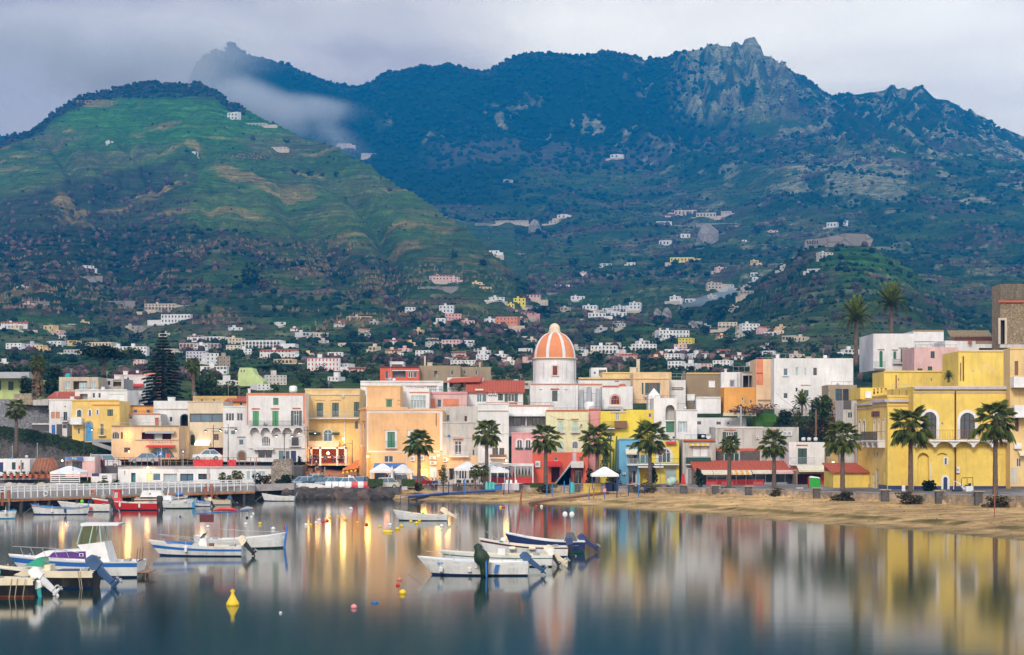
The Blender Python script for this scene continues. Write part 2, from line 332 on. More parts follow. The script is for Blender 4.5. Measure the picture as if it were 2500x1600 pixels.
def cover():
    X, Y, px, py = XX, YY, PX, PY
    n1 = fbm(X/90, Y/90, 4, 70); n2 = fbm(X/28, Y/28, 4, 71); n3 = fbm(X/9, Y/9, 3, 72); n4 = fbm(X/200, Y/200, 3, 73)
    c = np.zeros(X.shape+(3,)) + np.array((.060, .105, .030))
    c = mixc(c, (.11, .12, .05), sstep(.42, .62, n2))                    # dry grass
    c = mixc(c, (.030, .060, .024), sstep(.50, .58, n1)*.9)               # scrub
    c = mixc(c, (.26, .20, .13), sstep(.60, .70, n2)*sstep(.45, .6, n4)*.8)  # bare plots
    c = mixc(c, (.15, .095, .095), sstep(.54, .66, fbm(X/55, Y/60, 4, 75))*.75*sstep(600, 900, Y))   # leafless woods
    # bright pasture of the left hill
    hillm = (py < lerpt(px, [(0,560),(600,560),(900,620),(1200,760),(1300,760)]))*(px < 1260)*(Y < 2450)
    up = hillm*sstep(400, 330, py+40*(n2-.5)+.10*(np.abs(px-450)))
    c = mixc(c, (.055, .145, .030), np.clip(up, 0, 1)*.85)
    c = mixc(c, (.085, .125, .045), hillm*sstep(330, 420, py)*.6)
    c = mixc(c, (.10, .20, .03), hillm*sstep(.55, .7, n1)*.5*sstep(900, 100, px))
    c = mixc(c, (.045, .042, .036), hillm*np.maximum(sstep(252, 222, py+26*(n2-.5)-20*sstep(300, 120, px)), sstep(-70, -30, Y-lerpt(px, LHY))*(px < 420)))                # wood on the hilltop
    gl = hillm*sstep(14, 0, np.abs(py - lerpt(px, [(0,520),(200,470),(330,430),(420,400),(480,370)])) - 30*sstep(480, 100, px))*sstep(520, 440, px)
    c = mixc(c, (.055, .05, .045), np.clip(gl, 0, 1)*.85)
    low = (px < 520)*sstep(430, 500, py+.25*(px-200))*sstep(720, 640, py)*sstep(520, 380, px)
    c = mixc(c, (.05, .05, .04), low*.85)
    c = mixc(c, (.30, .19, .10), hillm*sstep(.66, .74, fbm(X/60, Y/40, 4, 80))*.7)               # reeds
    # dark forest of the far ridge
    fr = sstep(3000, 3120, Y+120*(n1-.5))*sstep(1760, 1640, px) + sstep(2900, 3050, Y+200*(n1-.5))*sstep(1960, 2060, px)*.7
    fr = np.clip(fr + sstep(2480, 2560, Y+90*(n2-.5))*sstep(1350, 1150, px)*(py < 500), 0, 1)
    c = mixc(c, (.016, .034, .018), fr)
    band = sstep(3020, 3060, Y)*sstep(3250, 3200, Y)*sstep(1000, 1100, px)*sstep(1800, 1700, px)
    c = mixc(c, (.15, .11, .12), band*.8)
    # rock
    r1 = fbm(X/26, Y/55, 4, 90); r2 = fbm(X/9, Y/9, 3, 91)
    rock = sstep(1600, 1700, px-.0*py)*sstep(1960, 1860, px+.9*(py-250)*.4)*sstep(330, 250, py)*sstep(.36, .46, r1+.25*(r2-.5))
    rock = rock + .8*sstep(900, 1000, px)*sstep(1620, 1500, px)*sstep(3230, 3280, Y)*sstep(3470, 3380, Y)*sstep(.60, .66, r1+.2*(r2-.5))
    rock = rock + sstep(1930, 2050, px)*sstep(2900, 3000, Y+100*(n1-.5))*sstep(.55, .62, r1+.3*(r2-.5))*.9
    rock = rock + sstep(1890, 1930, px+30*(n2-.5))*sstep(2230, 2190, px)*sstep(375, 392, py+30*(n2-.5))*sstep(510, 470, py-.1*(px-2000))*sstep(.44, .52, r1)
    rock = rock + sstep(2130, 2200, px)*sstep(1900, 2300, Y)*sstep(.60, .66, r1+.3*(r2-.5))*.9
    rock = rock + sstep(1350, 1700, px)*sstep(1300, 1500, Y)*sstep(.66, .72, r1+.3*(r2-.5))*.7
    c = mixc(c, (.44, .36, .32), np.clip(rock, 0, 1)*.9*(.35+.65*sstep(.36,.56,r2)))
    gs = sstep(1960, 2080, px+60*(n2-.5))*sstep(2370, 2260, px)*sstep(570, 600, py)*sstep(760, 640, py)*(Y < 1500)
    c = mixc(c, (.085, .20, .03), gs*sstep(.40, .55, n1+.2*(n2-.5))*.55)
    # terrace walls show as pale lines
    q = ZZ/5.5 - np.floor(ZZ/5.5)
    tw = ((q > .70)&(q < .92))*sstep(650, 900, Y)*sstep(2300, 1700, Y)*sstep(.50, .62, fbm(X/60, Y/60, 4, 95)+.25*(fbm(X/9, Y/12, 2, 96)-.5))*(1-.8*hillm*(py<640))
    c = mixc(c, (.27, .23, .18), tw*.75)
    c = c*(.55+.9*n3)[..., None]*(.7+.6*fbm(X/4.5, Y/6, 3, 140))[..., None]
    c = c**1.12*np.array((.60,.68,.46))*(1+.55*hillm*sstep(1240, 1000, px)*sstep(660, 520, py))[..., None]
    # sand, sea bed, paving
    sh = lerpt(px, SHORE); wy = lerpt(px, WALLY); tb = (Y-sh)/np.maximum(wy-sh, 1)
    sand = np.array((.54, .34, .15))*(0.86+.28*fbm(X/1.5, Y/1.5, 4, 99))[..., None]
    wet = sstep(.13, .03, tb); weed = np.exp(-((tb-.24)/.06)**2)*sstep(.35, .6, fbm(X/3, Y/2, 3, 98))
    sand = mixc(sand, (.25, .19, .09), np.clip(wet, 0, 1)*.75); sand = mixc(sand, (.10, .09, .02), weed*.85)
    foot = sstep(.64, .72, fbm(X/.7, Y/.9, 2, 97))*(tb > .3)
    sand = mixc(sand, (.34, .24, .12), foot*.4)
    isb = (Y < wy)&(px > 900)
    c = np.where(isb[..., None], sand*.92, c)
    pav = (Y >= wy)&(Y < 290)|((px <= 900)&(Y < 290))
    c = np.where(pav[..., None], np.array((.20, .18, .165))*(.85+.3*n3)[..., None], c)
    return np.clip(c, 0, 1)
_m, _t, _b = _nodes('land')
_a = _t.nodes.new('ShaderNodeVertexColor'); _a.layer_name = 'cover'
_tc = _t.nodes.new('ShaderNodeTexCoord');
_n = _t.nodes.new('ShaderNodeTexNoise'); _n.inputs['Scale'].default_value = .35; _n.inputs['Detail'].default_value = 6; _n.inputs['Roughness'].default_value = .75
_t.links.new(_tc.outputs['Object'], _n.inputs['Vector'])
_r = _t.nodes.new('ShaderNodeMapRange'); _r.inputs[1].default_value = .32; _r.inputs[2].default_value = .68; _r.inputs[3].default_value = .45; _r.inputs[4].default_value = 1.6
_t.links.new(_n.outputs['Fac'], _r.inputs[0])
_s = _t.nodes.new('ShaderNodeVectorMath'); _s.operation = 'SCALE'; _t.links.new(_a.outputs[0], _s.inputs[0]); _t.links.new(_r.outputs[0], _s.inputs['Scale'])
_g = _t.nodes.new('ShaderNodeNewGeometry'); _mz = _t.nodes.new('ShaderNodeMapping'); _mz.inputs['Scale'].default_value = (.012, .012, .42); _t.links.new(_g.outputs['Position'], _mz.inputs[0])
_nz = _t.nodes.new('ShaderNodeTexNoise'); _nz.inputs['Scale'].default_value = 1.0; _nz.inputs['Detail'].default_value = 6; _nz.inputs['Roughness'].default_value = .7; _t.links.new(_mz.outputs[0], _nz.inputs['Vector'])
_rz = _t.nodes.new('ShaderNodeMapRange'); _rz.inputs[1].default_value = .38; _rz.inputs[2].default_value = .62; _rz.inputs[3].default_value = .62; _rz.inputs[4].default_value = 1.40; _t.links.new(_nz.outputs['Fac'], _rz.inputs[0])
_s2 = _t.nodes.new('ShaderNodeVectorMath'); _s2.operation = 'SCALE'; _t.links.new(_s.outputs[0], _s2.inputs[0]); _t.links.new(_rz.outputs[0], _s2.inputs['Scale'])
_t.links.new(_s2.outputs[0], _b.inputs['Base Color']); _b.inputs['Roughness'].default_value = .95; _b.inputs['Specular IOR Level'].default_value = .1
_bp = _t.nodes.new('ShaderNodeBump'); _bp.inputs['Distance'].default_value = .5; _bp.inputs['Strength'].default_value = .5
_t.links.new(_n.outputs['Fac'], _bp.inputs['Height']); _t.links.new(_bp.outputs[0], _b.inputs['Normal'])
def grid_mesh(name, X, Y, Z):
    r, c = X.shape; me = bpy.data.meshes.new(name)
    me.vertices.add(r*c); me.vertices.foreach_set('co', np.stack([X, Y, Z], -1).astype(np.float32).ravel())
    i = np.arange(r-1)[:, None]*c + np.arange(c-1)[None]; q = np.stack([i, i+1, i+c+1, i+c], -1).reshape(-1, 4)
    me.loops.add(q.size); me.loops.foreach_set('vertex_index', q.ravel().astype(np.int32))
    me.polygons.add(len(q)); me.polygons.foreach_set('loop_start', (np.arange(len(q))*4).astype(np.int32)); me.polygons.foreach_set('loop_total', np.full(len(q), 4, np.int32))
    me.update(calc_edges=True); return me
land = grid_mesh('terrain', XX, YY, ZZ); land.materials.append(_m)
ca = land.color_attributes.new('cover', 'FLOAT_COLOR', 'POINT'); cc = cover(); ca.data.foreach_set('color', np.concatenate([cc, np.ones(cc.shape[:2]+(1,))], -1).astype(np.float32).ravel())
land.polygons.foreach_set('use_smooth', [True]*len(land.polygons))
link('terrain', land, kind='structure', label='green and rocky mountainside with terraced plots behind the harbour town')
# ---------------------------------------------------------------- water
wm, wt, wb = _nodes('harbour_water')
wb.inputs['Base Color'].default_value = (.0002, .024, .022, 1); wb.inputs['Roughness'].default_value = .085; wb.inputs['IOR'].default_value = 1.31; wb.inputs['Specular Tint'].default_value = (.82, 1, .98, 1)
_tc = wt.nodes.new('ShaderNodeTexCoord'); _mp = wt.nodes.new('ShaderNodeMapping'); _mp.inputs['Scale'].default_value = (.10, .9, 1)
_n = wt.nodes.new('ShaderNodeTexNoise'); _n.inputs['Scale'].default_value = 1.0; _n.inputs['Detail'].default_value = 4
wt.links.new(_tc.outputs['Object'], _mp.inputs[0]); wt.links.new(_mp.outputs[0], _n.inputs['Vector'])
_bp = wt.nodes.new('ShaderNodeBump'); _bp.inputs['Distance'].default_value = .012; _bp.inputs['Strength'].default_value = .12
wt.links.new(_n.outputs['Fac'], _bp.inputs['Height']); wt.links.new(_bp.outputs[0], wb.inputs['Normal'])
MB().add([(-600,-150,0),(600,-150,0),(600,268,0),(-600,268,0)], [(0,1,2,3)]).build('water', wm, kind='structure')
# ---------------------------------------------------------------- air
hz = MB().box(-1900, 1900, -170, 4400, -4.5, 830).build('haze', [], kind='stuff')
hm = bpy.data.materials.new('haze'); hm.use_nodes = True; hm.node_tree.nodes.clear()
_o = hm.node_tree.nodes.new('ShaderNodeOutputMaterial'); _v = hm.node_tree.nodes.new('ShaderNodeVolumePrincipled')
_v.inputs['Color'].default_value = (.0, .30, .78, 1); _v.inputs['Density'].default_value = .00019; _v.inputs['Anisotropy'].default_value = 0.0
hm.node_tree.links.new(_v.outputs[0], _o.inputs['Volume']); hz.data.materials.append(hm)
# ---------------------------------------------------------------- buildings
def gz_at(x, Y): return float(land_z(x, Y))
class Bld:
    """a building whose front runs from A to B; everything on it is given in photograph pixels and laid on that front"""
    def __init__(s, name, label, xa, xb, yt, yb, Y, D, wall, feats='', Yb=None, cat='building', roof='flat', trim=None, group=None, back=True, foot=.35):
        Yb = Y if Yb is None else Yb
        s.ax, s.ay = px2X(xa, Y), Y; bx, by = px2X(xb, Yb), Yb
        s.L = hypot(bx-s.ax, by-s.ay); s.dx, s.dy = (bx-s.ax)/s.L, (by-s.ay)/s.L
        s.zb = py2z(yb, Y) if yb else gz_at((xa+xb)/2, (Y+Yb)/2) - foot
        s.H = py2z(yt, Y) - s.zb; s.D = D; s.wallm = wall; s.px = m_px(1, (Y+Yb)/2)
        s.root = thing(name, label, cat, (s.ax, s.ay, s.zb), atan2(s.dy, s.dx), group)
        s.wall = MB(); s.holes = []; s.todo = []; s.fill = []
        for ln in feats.replace(';', '\n').split('\n'):
            t = ln.split()
            if not t: continue
            kw = dict(q.split('=') for q in t[5:]); x0, y0, x1, y1 = map(float, t[1:5])
            s.feat(t[0], x0, y0, x1, y1, kw)
        s.front(); s.body(roof, trim)
    def sx(s, x):
        u = (x-CX)/F; return (u*s.ay - s.ax)/(s.dx - u*s.dy)
    def sz(s, y, x=None):
        Yv = s.ay if x is None else s.ay + s.sx(x)*s.dy
        return CZ-(y-HY)*Yv/F - s.zb
    def part(s, name, mb, mat, parent=None, **k): return mb.build(name, mat, parent or s.root, **k)
    def feat(s, T, x0, y0, x1, y1, kw):
        xm = (x0+x1)/2; a, b = s.sx(x0), s.sx(x1); z1, z0 = s.sz(y0, xm), s.sz(y1, xm)
        a = max(a, .04) if a > -.3 else a; b = min(b, s.L-.04) if b < s.L+.3 else b
        if a > b: a, b = b, a
        col = C(kw.get('c', 'green')); arch = T[0] == 'A' and len(T) > 1; K = T[-1]
        if K in 'WSDNG' and b-a > .12 and z1-z0 > .12:
            z0 = max(z0, .02); z1 = min(z1, s.H-.05)
            s.holes.append((a, b, z0, z1))
            if arch: s.fill.append((a, b, z0, z1))
        g = .07 if b-a > .7 else .045
        if K == 'W':
            fm = C(kw.get('f', 'wframe')); m = MB(); y0_, y1_ = .07, .13
            m.box(a, a+g, y0_, y1_, z0, z1); m.box(b-g, b, y0_, y1_, z0, z1); m.box(a+g, b-g, y0_, y1_, z1-g, z1); m.box(a+g, b-g, y0_, y1_, z0, z0+g)
            n = int(kw.get('n', 2 if b-a > .75 else 1))
            for i in range(1, n):
                xx = a+(b-a)*i/n; m.box(xx-g*.6, xx+g*.6, y0_, y1_, z0+g, z1-g)
            if (z1-z0) > 1.6 or kw.get('h'): zz = z0+(z1-z0)*(.72 if not kw.get('h') else .5); m.box(a+g, b-g, y0_+.01, y1_-.01, zz-.03, zz+.03)
            wd = s.part('window', m, fm)
            s.part('pane', MB().box(a+.01, b-.01, .115, .135, z0+.01, z1-.01), C(kw.get('g', 'glass')), wd)
            if 's' in kw:
                sw = (b-a)/2*(.95 if b-a > .5 else 1.2)
                for sd in (-1, 1):
                    q0, q1 = (a-sw-.02, a-.02) if sd < 0 else (b+.02, b+sw+.02)
                    s.louver(q0, q1, z0, z1, -.06, C(kw['s']), wd)
        elif K == 'S':
            h = (a+b)/2; n = int(kw.get('n', 2))
            for i in range(n): s.louver(a+(b-a)*i/n+.01, a+(b-a)*(i+1)/n-.01, z0+.01, z1-.01, .06, col, None)
        elif K == 'D':
            m = MB().box(a, b, .10, .15, z0, z1);
            h = (a+b)/2; m.box(a+.06, h-.04, .07, .10, z0+.1, z0+(z1-z0)*.42).box(h+.04, b-.06, .07, .10, z0+.1, z0+(z1-z0)*.42).box(a+.06, h-.04, .07, .10, z0+(z1-z0)*.5, z1-.12).box(h+.04, b-.06, .07, .10, z0+(z1-z0)*.5, z1-.12)
            dr = s.part('door', m, col); s.part('handle', MB().box(h-.02, h+.03, .03, .07, z0+(z1-z0)*.45, z0+(z1-z0)*.52), C('iron'), dr)
        elif K == 'N':       # deep opening: loggia, porch, shop
            d = float(kw.get('d', 1.2)); m = MB()
            m.add([(a,0,z0),(b,0,z0),(b,d,z0),(a,d,z0),(a,0,z1),(b,0,z1),(b,d,z1),(a,d,z1)], [(0,1,2,3),(7,6,5,4),(0,3,7,4),(1,5,6,2),(3,2,6,7)])
            s.part('recess', m, C(kw.get('c', 'dirtyw')))
            if kw.get('k') == 'door':
                n = max(1, int((b-a)/2.2))
                for i in range(n):
                    q = a+(b-a)*(i+.5)/n; w_ = min(.55, (b-a)/n*.35)
                    wd = s.part('door', MB().box(q-w_-.06, q+w_+.06, d-.06, d-.01, z0, min(z1-.1, z0+2.1)), C(kw.get('s', 'wframe'))); s.part('pane', MB().box(q-w_, q-.03, d-.09, d-.06, z0+.1, min(z1-.2, z0+2.0)).box(q+.03, q+w_, d-.09, d-.06, z0+.1, min(z1-.2, z0+2.0)), C('glass'), wd)
            if kw.get('k') == 'shop':
                n = max(2, int((b-a)/1.3))
                m = MB()
                for i in range(n+1):
                    q = a+.04+(b-a-.08)*i/n; m.box(q-.04, q+.04, .25, .33, z0, z1)
                m.box(a, b, .25, .33, z1-.1, z1-.01)
                wd = s.part('shopfront', m, C(kw.get('f', 'wframe')));
                for i in range(n): s.part('pane', MB().box(a+(b-a)*i/n+.06, a+(b-a)*(i+1)/n-.06, .28, .30, z0+.02, z1-.1), C(kw.get('g', 'glass')), wd)
        elif K == 'G': s.part('garage_door', MB().box(a, b, .08, .13, z0, z1), col)
        elif K == 'B':       # balcony: x span, top of rail, floor level
            pr = float(kw.get('d', 1.0)); sl = kw.get('sl', 'white')
            bl = s.part('balcony', MB().box(a, b, -pr, 0.0, z0-.16, z0), C(sl))
            r = kw.get('r', 'iron'); m = MB()
            if r in ('iron', 'greyp', 'wframe', 'green', 'rust', 'zinc'):
                st = .13 if b-a < 9 else .2
                m.box(a, b, -pr, -pr+.04, z1-.04, z1).box(a, a+.04, -pr, 0, z1-.04, z1).box(b-.04, b, -pr, 0, z1-.04, z1).box(a, b, -pr+.005, -pr+.03, z0+.06, z0+.09)
                for i in range(int((b-a)/st)+1): q = a+.01+i*st; m.box(q, q+.022, -pr+.01, -pr+.032, z0, z1-.04)
            else: m.box(a, b, -pr, -pr+.1, z0, z1).box(a, a+.1, -pr+.1, 0, z0, z1).box(b-.1, b, -pr+.1, 0, z0, z1)
            s.part('railing', m, C(r), bl)
            if kw.get('q'):
                n = int(kw['q']); m = MB()
                for i in range(n+1):
                    q = a+.1+(b-a-.4)*i/n; m.prism([(q, 0, z0-.17), (q, 0, z0-.75), (q, -pr*.35, z0-.6), (q, -pr*.9, z0-.17)], (.2, 0, 0))
                s.part('bracket', m, C(sl), bl)
        elif K == 'Q':       # row of corbel arches under a balcony
            n = int(kw.get('n', 4)); pr = float(kw.get('d', 1.0)); m = MB(); w_ = (b-a)/n; hh = z1-z0
            for i in range(n):
                pts = []; c_ = a+w_*(i+.5)
                for j in range(9): t = pi*j/8; pts.append((c_-w_*.44*cos(t), z0+hh*.85*sin(t)))
                for j in range(8): m.hexa([(pts[j][0],-pr,pts[j][1]),(pts[j+1][0],-pr,pts[j+1][1]),(pts[j+1][0],0,pts[j+1][1]),(pts[j][0],0,pts[j][1]),(pts[j][0],-pr,z1),(pts[j+1][0],-pr,z1),(pts[j+1][0],0,z1),(pts[j][0],0,z1)])
            for i in range(n+1): q = a+w_*i; m.box(max(a, q-w_*.06), min(b, q+w_*.06), -pr*.96, 0, z0, z1)
            s.part('arcade', m, C(kw.get('c', 'white')))
        elif K == 'L': s.part('moulding', MB().box(a, b, -float(kw.get('d', .14)), .0, z0, z1), C(kw.get('c', 'white')))
        elif K == 'X': s.part(kw.get('nm', 'painted_band'), MB().box(a, b, -.03, -.001, z0, z1), C(kw.get('c', 'white')))
        elif K == 'O': s.trimring(a, b, z0, z1, C(kw.get('c', 'white')), float(kw.get('w', .16)), arch=kw.get('a') == '1')
        elif K == 'V':       # sloping awning
            d = float(kw.get('d', 1.4)); h = z1-z0; m = MB()
            m.hexa([(a,-d,z0+.15),(b,-d,z0+.15),(b,0,z1-.05),(a,0,z1-.05),(a,-d,z0+.2),(b,-d,z0+.2),(b,0,z1),(a,0,z1)]); m.box(a, b, -d-.02, -d, z0-.05, z0+.2)
            aw = s.part('awning', m, C(kw.get('c', 'creamp')))
            if kw.get('st'):
                m = MB(); n = int((b-a)/.35)
                for i in range(0, n, 2): q = a+(b-a)*i/n; w_ = (b-a)/n; m.hexa([(q,-d,z0+.21),(q+w_,-d,z0+.21),(q+w_,0,z1+.01),(q,0,z1+.01),(q,-d,z0+.225),(q+w_,-d,z0+.225),(q+w_,0,z1+.025),(q,0,z1+.025)]); m.box(q, q+w_, -d-.035, -d-.021, z0-.05, z0+.2)
                s.part('stripe', m, C(kw['st']), aw)
        elif K == 'C':
            m = MB().box(a, b, -.32, -.02, z0, z1); ac = s.part('air_conditioner', m, C('wframe')); q = a+(b-a)*.4
            s.part('fan_grille', MB().tube([(q, -.34, (z0+z1)/2), (q, -.321, (z0+z1)/2)], min(b-a, z1-z0)*.36, 12), C('greyp'), ac)
        elif K == 'P': s.part('downpipe', MB().tube([((a+b)/2, -.09, z0), ((a+b)/2, -.09, z1)], max(.05, (b-a)/2), 6), col)
        elif K == 'J': s.part(kw.get('nm', 'planter'), MB().box(a, b, -float(kw.get('d', .4)), -.01, z0, z1), col)
        if kw.get('t'): s.trimring(a, b, z0, z1, C(kw['t']), float(kw.get('tw', .16)), arch)
        if kw.get('l'): s.part('lintel', MB().box(a-.25, b+.25, -.22, -.001, z1+.22, z1+.34), C(kw['l']))
        if kw.get('b'):
            zf = max(z0, 0) ; d = .55; bl = s.part('balcony', MB().box(a-.3, b+.3, -d, -.001, zf-.12, zf-.002), C('white')); m = MB()
            ra, rb = a-.3, b+.3; m.box(ra, rb, -d, -d+.03, zf+.9, zf+.94)
            for i in range(int((rb-ra)/.13)+1): q = ra+i*.13; m.box(q, q+.02, -d, -d+.02, zf, zf+.9)
            for q in (ra, rb-.03): m.box(q, q+.03, -d+.03, 0, zf+.9, zf+.94)
            s.part('railing', m, C(kw['b']), bl)
    def louver(s, a, b, z0, z1, y, mat, parent):
        m = MB(); f = .06 if b-a > .3 else .035
        m.box(a, a+f, y, y+.05, z0, z1).box(b-f, b, y, y+.05, z0, z1).box(a+f, b-f, y, y+.05, z1-f, z1).box(a+f, b-f, y, y+.05, z0, z0+f)
        n = max(3, min(14, int((z1-z0)/.16)))
        for i in range(n):
            q = z0+f+(z1-z0-2*f)*i/n; h = (z1-z0-2*f)/n
            m.add([(a+f,y+.012,q),(b-f,y+.012,q),(b-f,y+.045,q+h),(a+f,y+.045,q+h)], [(0,1,2,3)])
        s.part('shutter', m, mat, parent)
    def trimring(s, a, b, z0, z1, mat, w, arch):
        m = MB(); t = .045
        if arch:
            r = (b-a)/2; zc = z1-r; c = (a+b)/2; n = 12
            for j in range(n):
                t0, t1 = pi*j/n, pi*(j+1)/n
                m.hexa([(c-r*cos(t0),-t,zc+r*sin(t0)),(c-r*cos(t1),-t,zc+r*sin(t1)),(c-r*cos(t1),-.001,zc+r*sin(t1)),(c-r*cos(t0),-.001,zc+r*sin(t0)),
                        (c-(r+w)*cos(t0),-t,zc+(r+w)*sin(t0)),(c-(r+w)*cos(t1),-t,zc+(r+w)*sin(t1)),(c-(r+w)*cos(t1),-.001,zc+(r+w)*sin(t1)),(c-(r+w)*cos(t0),-.001,zc+(r+w)*sin(t0))])
            m.box(a-w, a, -t, -.001, z0, zc).box(b, b+w, -t, -.001, z0, zc)
        else: m.box(a-w, a, -t, -.001, z0, z1+w).box(b, b+w, -t, -.001, z0, z1+w).box(a, b, -t, -.001, z1, z1+w)
        s.part('window_surround', m, mat)
    def front(s):
        """front wall with real openings"""
        xs = sorted({0, s.L} | {round(v, 3) for h in s.holes for v in h[:2]}); zs = sorted({0, s.H} | {round(v, 3) for h in s.holes for v in h[2:]})
        hs = [tuple(round(v, 3) for v in h) for h in s.holes]; m = s.wall
        for i in range(len(xs)-1):
            z = 0; run = None
            for j in range(len(zs)):
                solid = j < len(zs)-1 and not any(h[0] <= (xs[i]+xs[i+1])/2 <= h[1] and h[2] <= (zs[j]+zs[j+1])/2 <= h[3] for h in hs)
                if solid and run is None: run = zs[j]
                if not solid and run is not None: m.poly([(xs[i],0,run),(xs[i+1],0,run),(xs[i+1],0,zs[j]),(xs[i],0,zs[j])]); run = None
        for a, b, z0, z1 in hs:
            d = .14
            m.add([(a,0,z0),(b,0,z0),(b,d,z0),(a,d,z0),(a,0,z1),(b,0,z1),(b,d,z1),(a,d,z1)], [(0,1,2,3),(7,6,5,4),(0,3,7,4),(1,5,6,2)])
        for a, b, z0, z1 in s.fill:
            r = (b-a)/2; zc = z1-r; c = (a+b)/2; n = 10
            for j in range(n):
                t0, t1 = pi*j/n, pi*(j+1)/n; p0 = (c-r*cos(t0), zc+r*sin(t0)); p1 = (c-r*cos(t1), zc+r*sin(t1))
                m.hexa([(p0[0],0.001,p0[1]),(p1[0],0.001,p1[1]),(p1[0],.06,p1[1]),(p0[0],.06,p0[1]),(p0[0],0.001,z1),(p1[0],0.001,z1),(p1[0],.06,z1),(p0[0],.06,z1)])
    def body(s, roof, trim):
        m = s.wall; L, D, H = s.L, s.D, s.H
        m.poly([(0,D,0),(0,0,0),(0,0,H),(0,D,H)]); m.poly([(L,0,0),(L,D,0),(L,D,H),(L,0,H)]); m.poly([(L,D,0),(0,D,0),(0,D,H),(L,D,H)])
        pr = .5 if roof == 'flat' else 0
        if roof == 'flat' and L > 1.2 and D > 1.2:
            t = .22; m.poly([(0,0,H),(L,0,H),(L-t,t,H),(t,t,H)]); m.poly([(L,0,H),(L,D,H),(L-t,D-t,H),(L-t,t,H)]); m.poly([(L,D,H),(0,D,H),(t,D-t,H),(L-t,D-t,H)]); m.poly([(0,D,H),(0,0,H),(t,t,H),(t,D-t,H)])
            for p, q in (((t,t),(L-t,t)), ((L-t,t),(L-t,D-t)), ((L-t,D-t),(t,D-t)), ((t,D-t),(t,t))): m.poly([(p[0],p[1],H),(q[0],q[1],H),(q[0],q[1],H-pr),(p[0],p[1],H-pr)])
            MB().poly([(t,t,H-pr+.003),(L-t,t,H-pr+.003),(L-t,D-t,H-pr+.003),(t,D-t,H-pr+.003)]).build('roof', C('dirtyw'), s.root)
        else: m.poly([(0,0,H),(L,0,H),(L,D,H),(0,D,H)])
        s.part('wall', m, C(s.wallm))
        if trim: MB().box(-.08, L+.08, -.10, .12, H-.13, H+.05).build('cornice', C(trim), s.root)
        if roof.startswith('tile'):     # lean-to of pantiles rising away from the water
            h = float(roof[4:] or 1.5); mb = MB(); o = .45; nn = max(6, int((L+.6)/.42)); n2 = max(3, int((D+o)/.9))
            for i in range(nn):
                q = -.3+(L+.6)*i/nn; w_ = (L+.6)/nn
                for k in range(4):
                    t0, t1 = pi*k/4, pi*(k+1)/4; c = q+w_/2; r = w_*.5
                    x0_, x1_ = c-r*cos(t0), c-r*cos(t1); e0, e1 = .09*sin(t0), .09*sin(t1)
                    mb.add([(x0_,-o,H-.1+e0),(x1_,-o,H-.1+e1),(x1_,D,H+h+e1),(x0_,D,H+h+e0)], [(0,1,2,3)])
                mb.add([(q,-o,H-.14),(q+w_,-o,H-.14),(q+w_,-o,H-.04),(q,-o,H-.04)], [(0,1,2,3)])
            mb.add([(-.3,-o,H-.14),(L+.3,-o,H-.14),(L+.3,D,H+h-.08),(-.3,D,H+h-.08)], [(3,2,1,0)])
            mb.add([(0,0,H),(0,D,H),(0,D,H+h-.1)], [(2,1,0)]); mb.add([(L,0,H),(L,D,H),(L,D,H+h-.1)], [(0,1,2)])
            mb.build('roof', C('tilered'), s.root)
        if roof.startswith('gable'):
            h = float(roof[5:] or 1.5); o = .3
            MB().hexa([(-o,-o,H),(L+o,-o,H),(L+o,D/2,H+h),(-o,D/2,H+h),(-o,-o,H+.15),(L+o,-o,H+.15),(L+o,D/2,H+h+.15),(-o,D/2,H+h+.15)]).hexa([(-o,D/2,H+h),(L+o,D/2,H+h),(L+o,D+o,H),(-o,D+o,H),(-o,D/2,H+h+.15),(L+o,D/2,H+h+.15),(L+o,D+o,H+.15),(-o,D+o,H+.15)]).poly([(0,0,H),(0,D,H),(0,D/2,H+h)]).poly([(L,0,H),(L,D,H),(L,D/2,H+h)]).build('roof', C('tilered'), s.root)
        if roof.startswith('vault'):
            n = 8; h = float(roof[5:] or 1.2); mb = MB()
            for i in range(n):
                t0, t1 = pi*i/n, pi*(i+1)/n; mb.poly([(L/2-L/2*cos(t0),0,H+h*sin(t0)),(L/2-L/2*cos(t1),0,H+h*sin(t1)),(L/2-L/2*cos(t1),D,H+h*sin(t1)),(L/2-L/2*cos(t0),D,H+h*sin(t0))]); mb.poly([(L/2,0,H),(L/2-L/2*cos(t1),0,H+h*sin(t1)),(L/2-L/2*cos(t0),0,H+h*sin(t0))])
            mb.build('roof', C('dirtyw'), s.root)
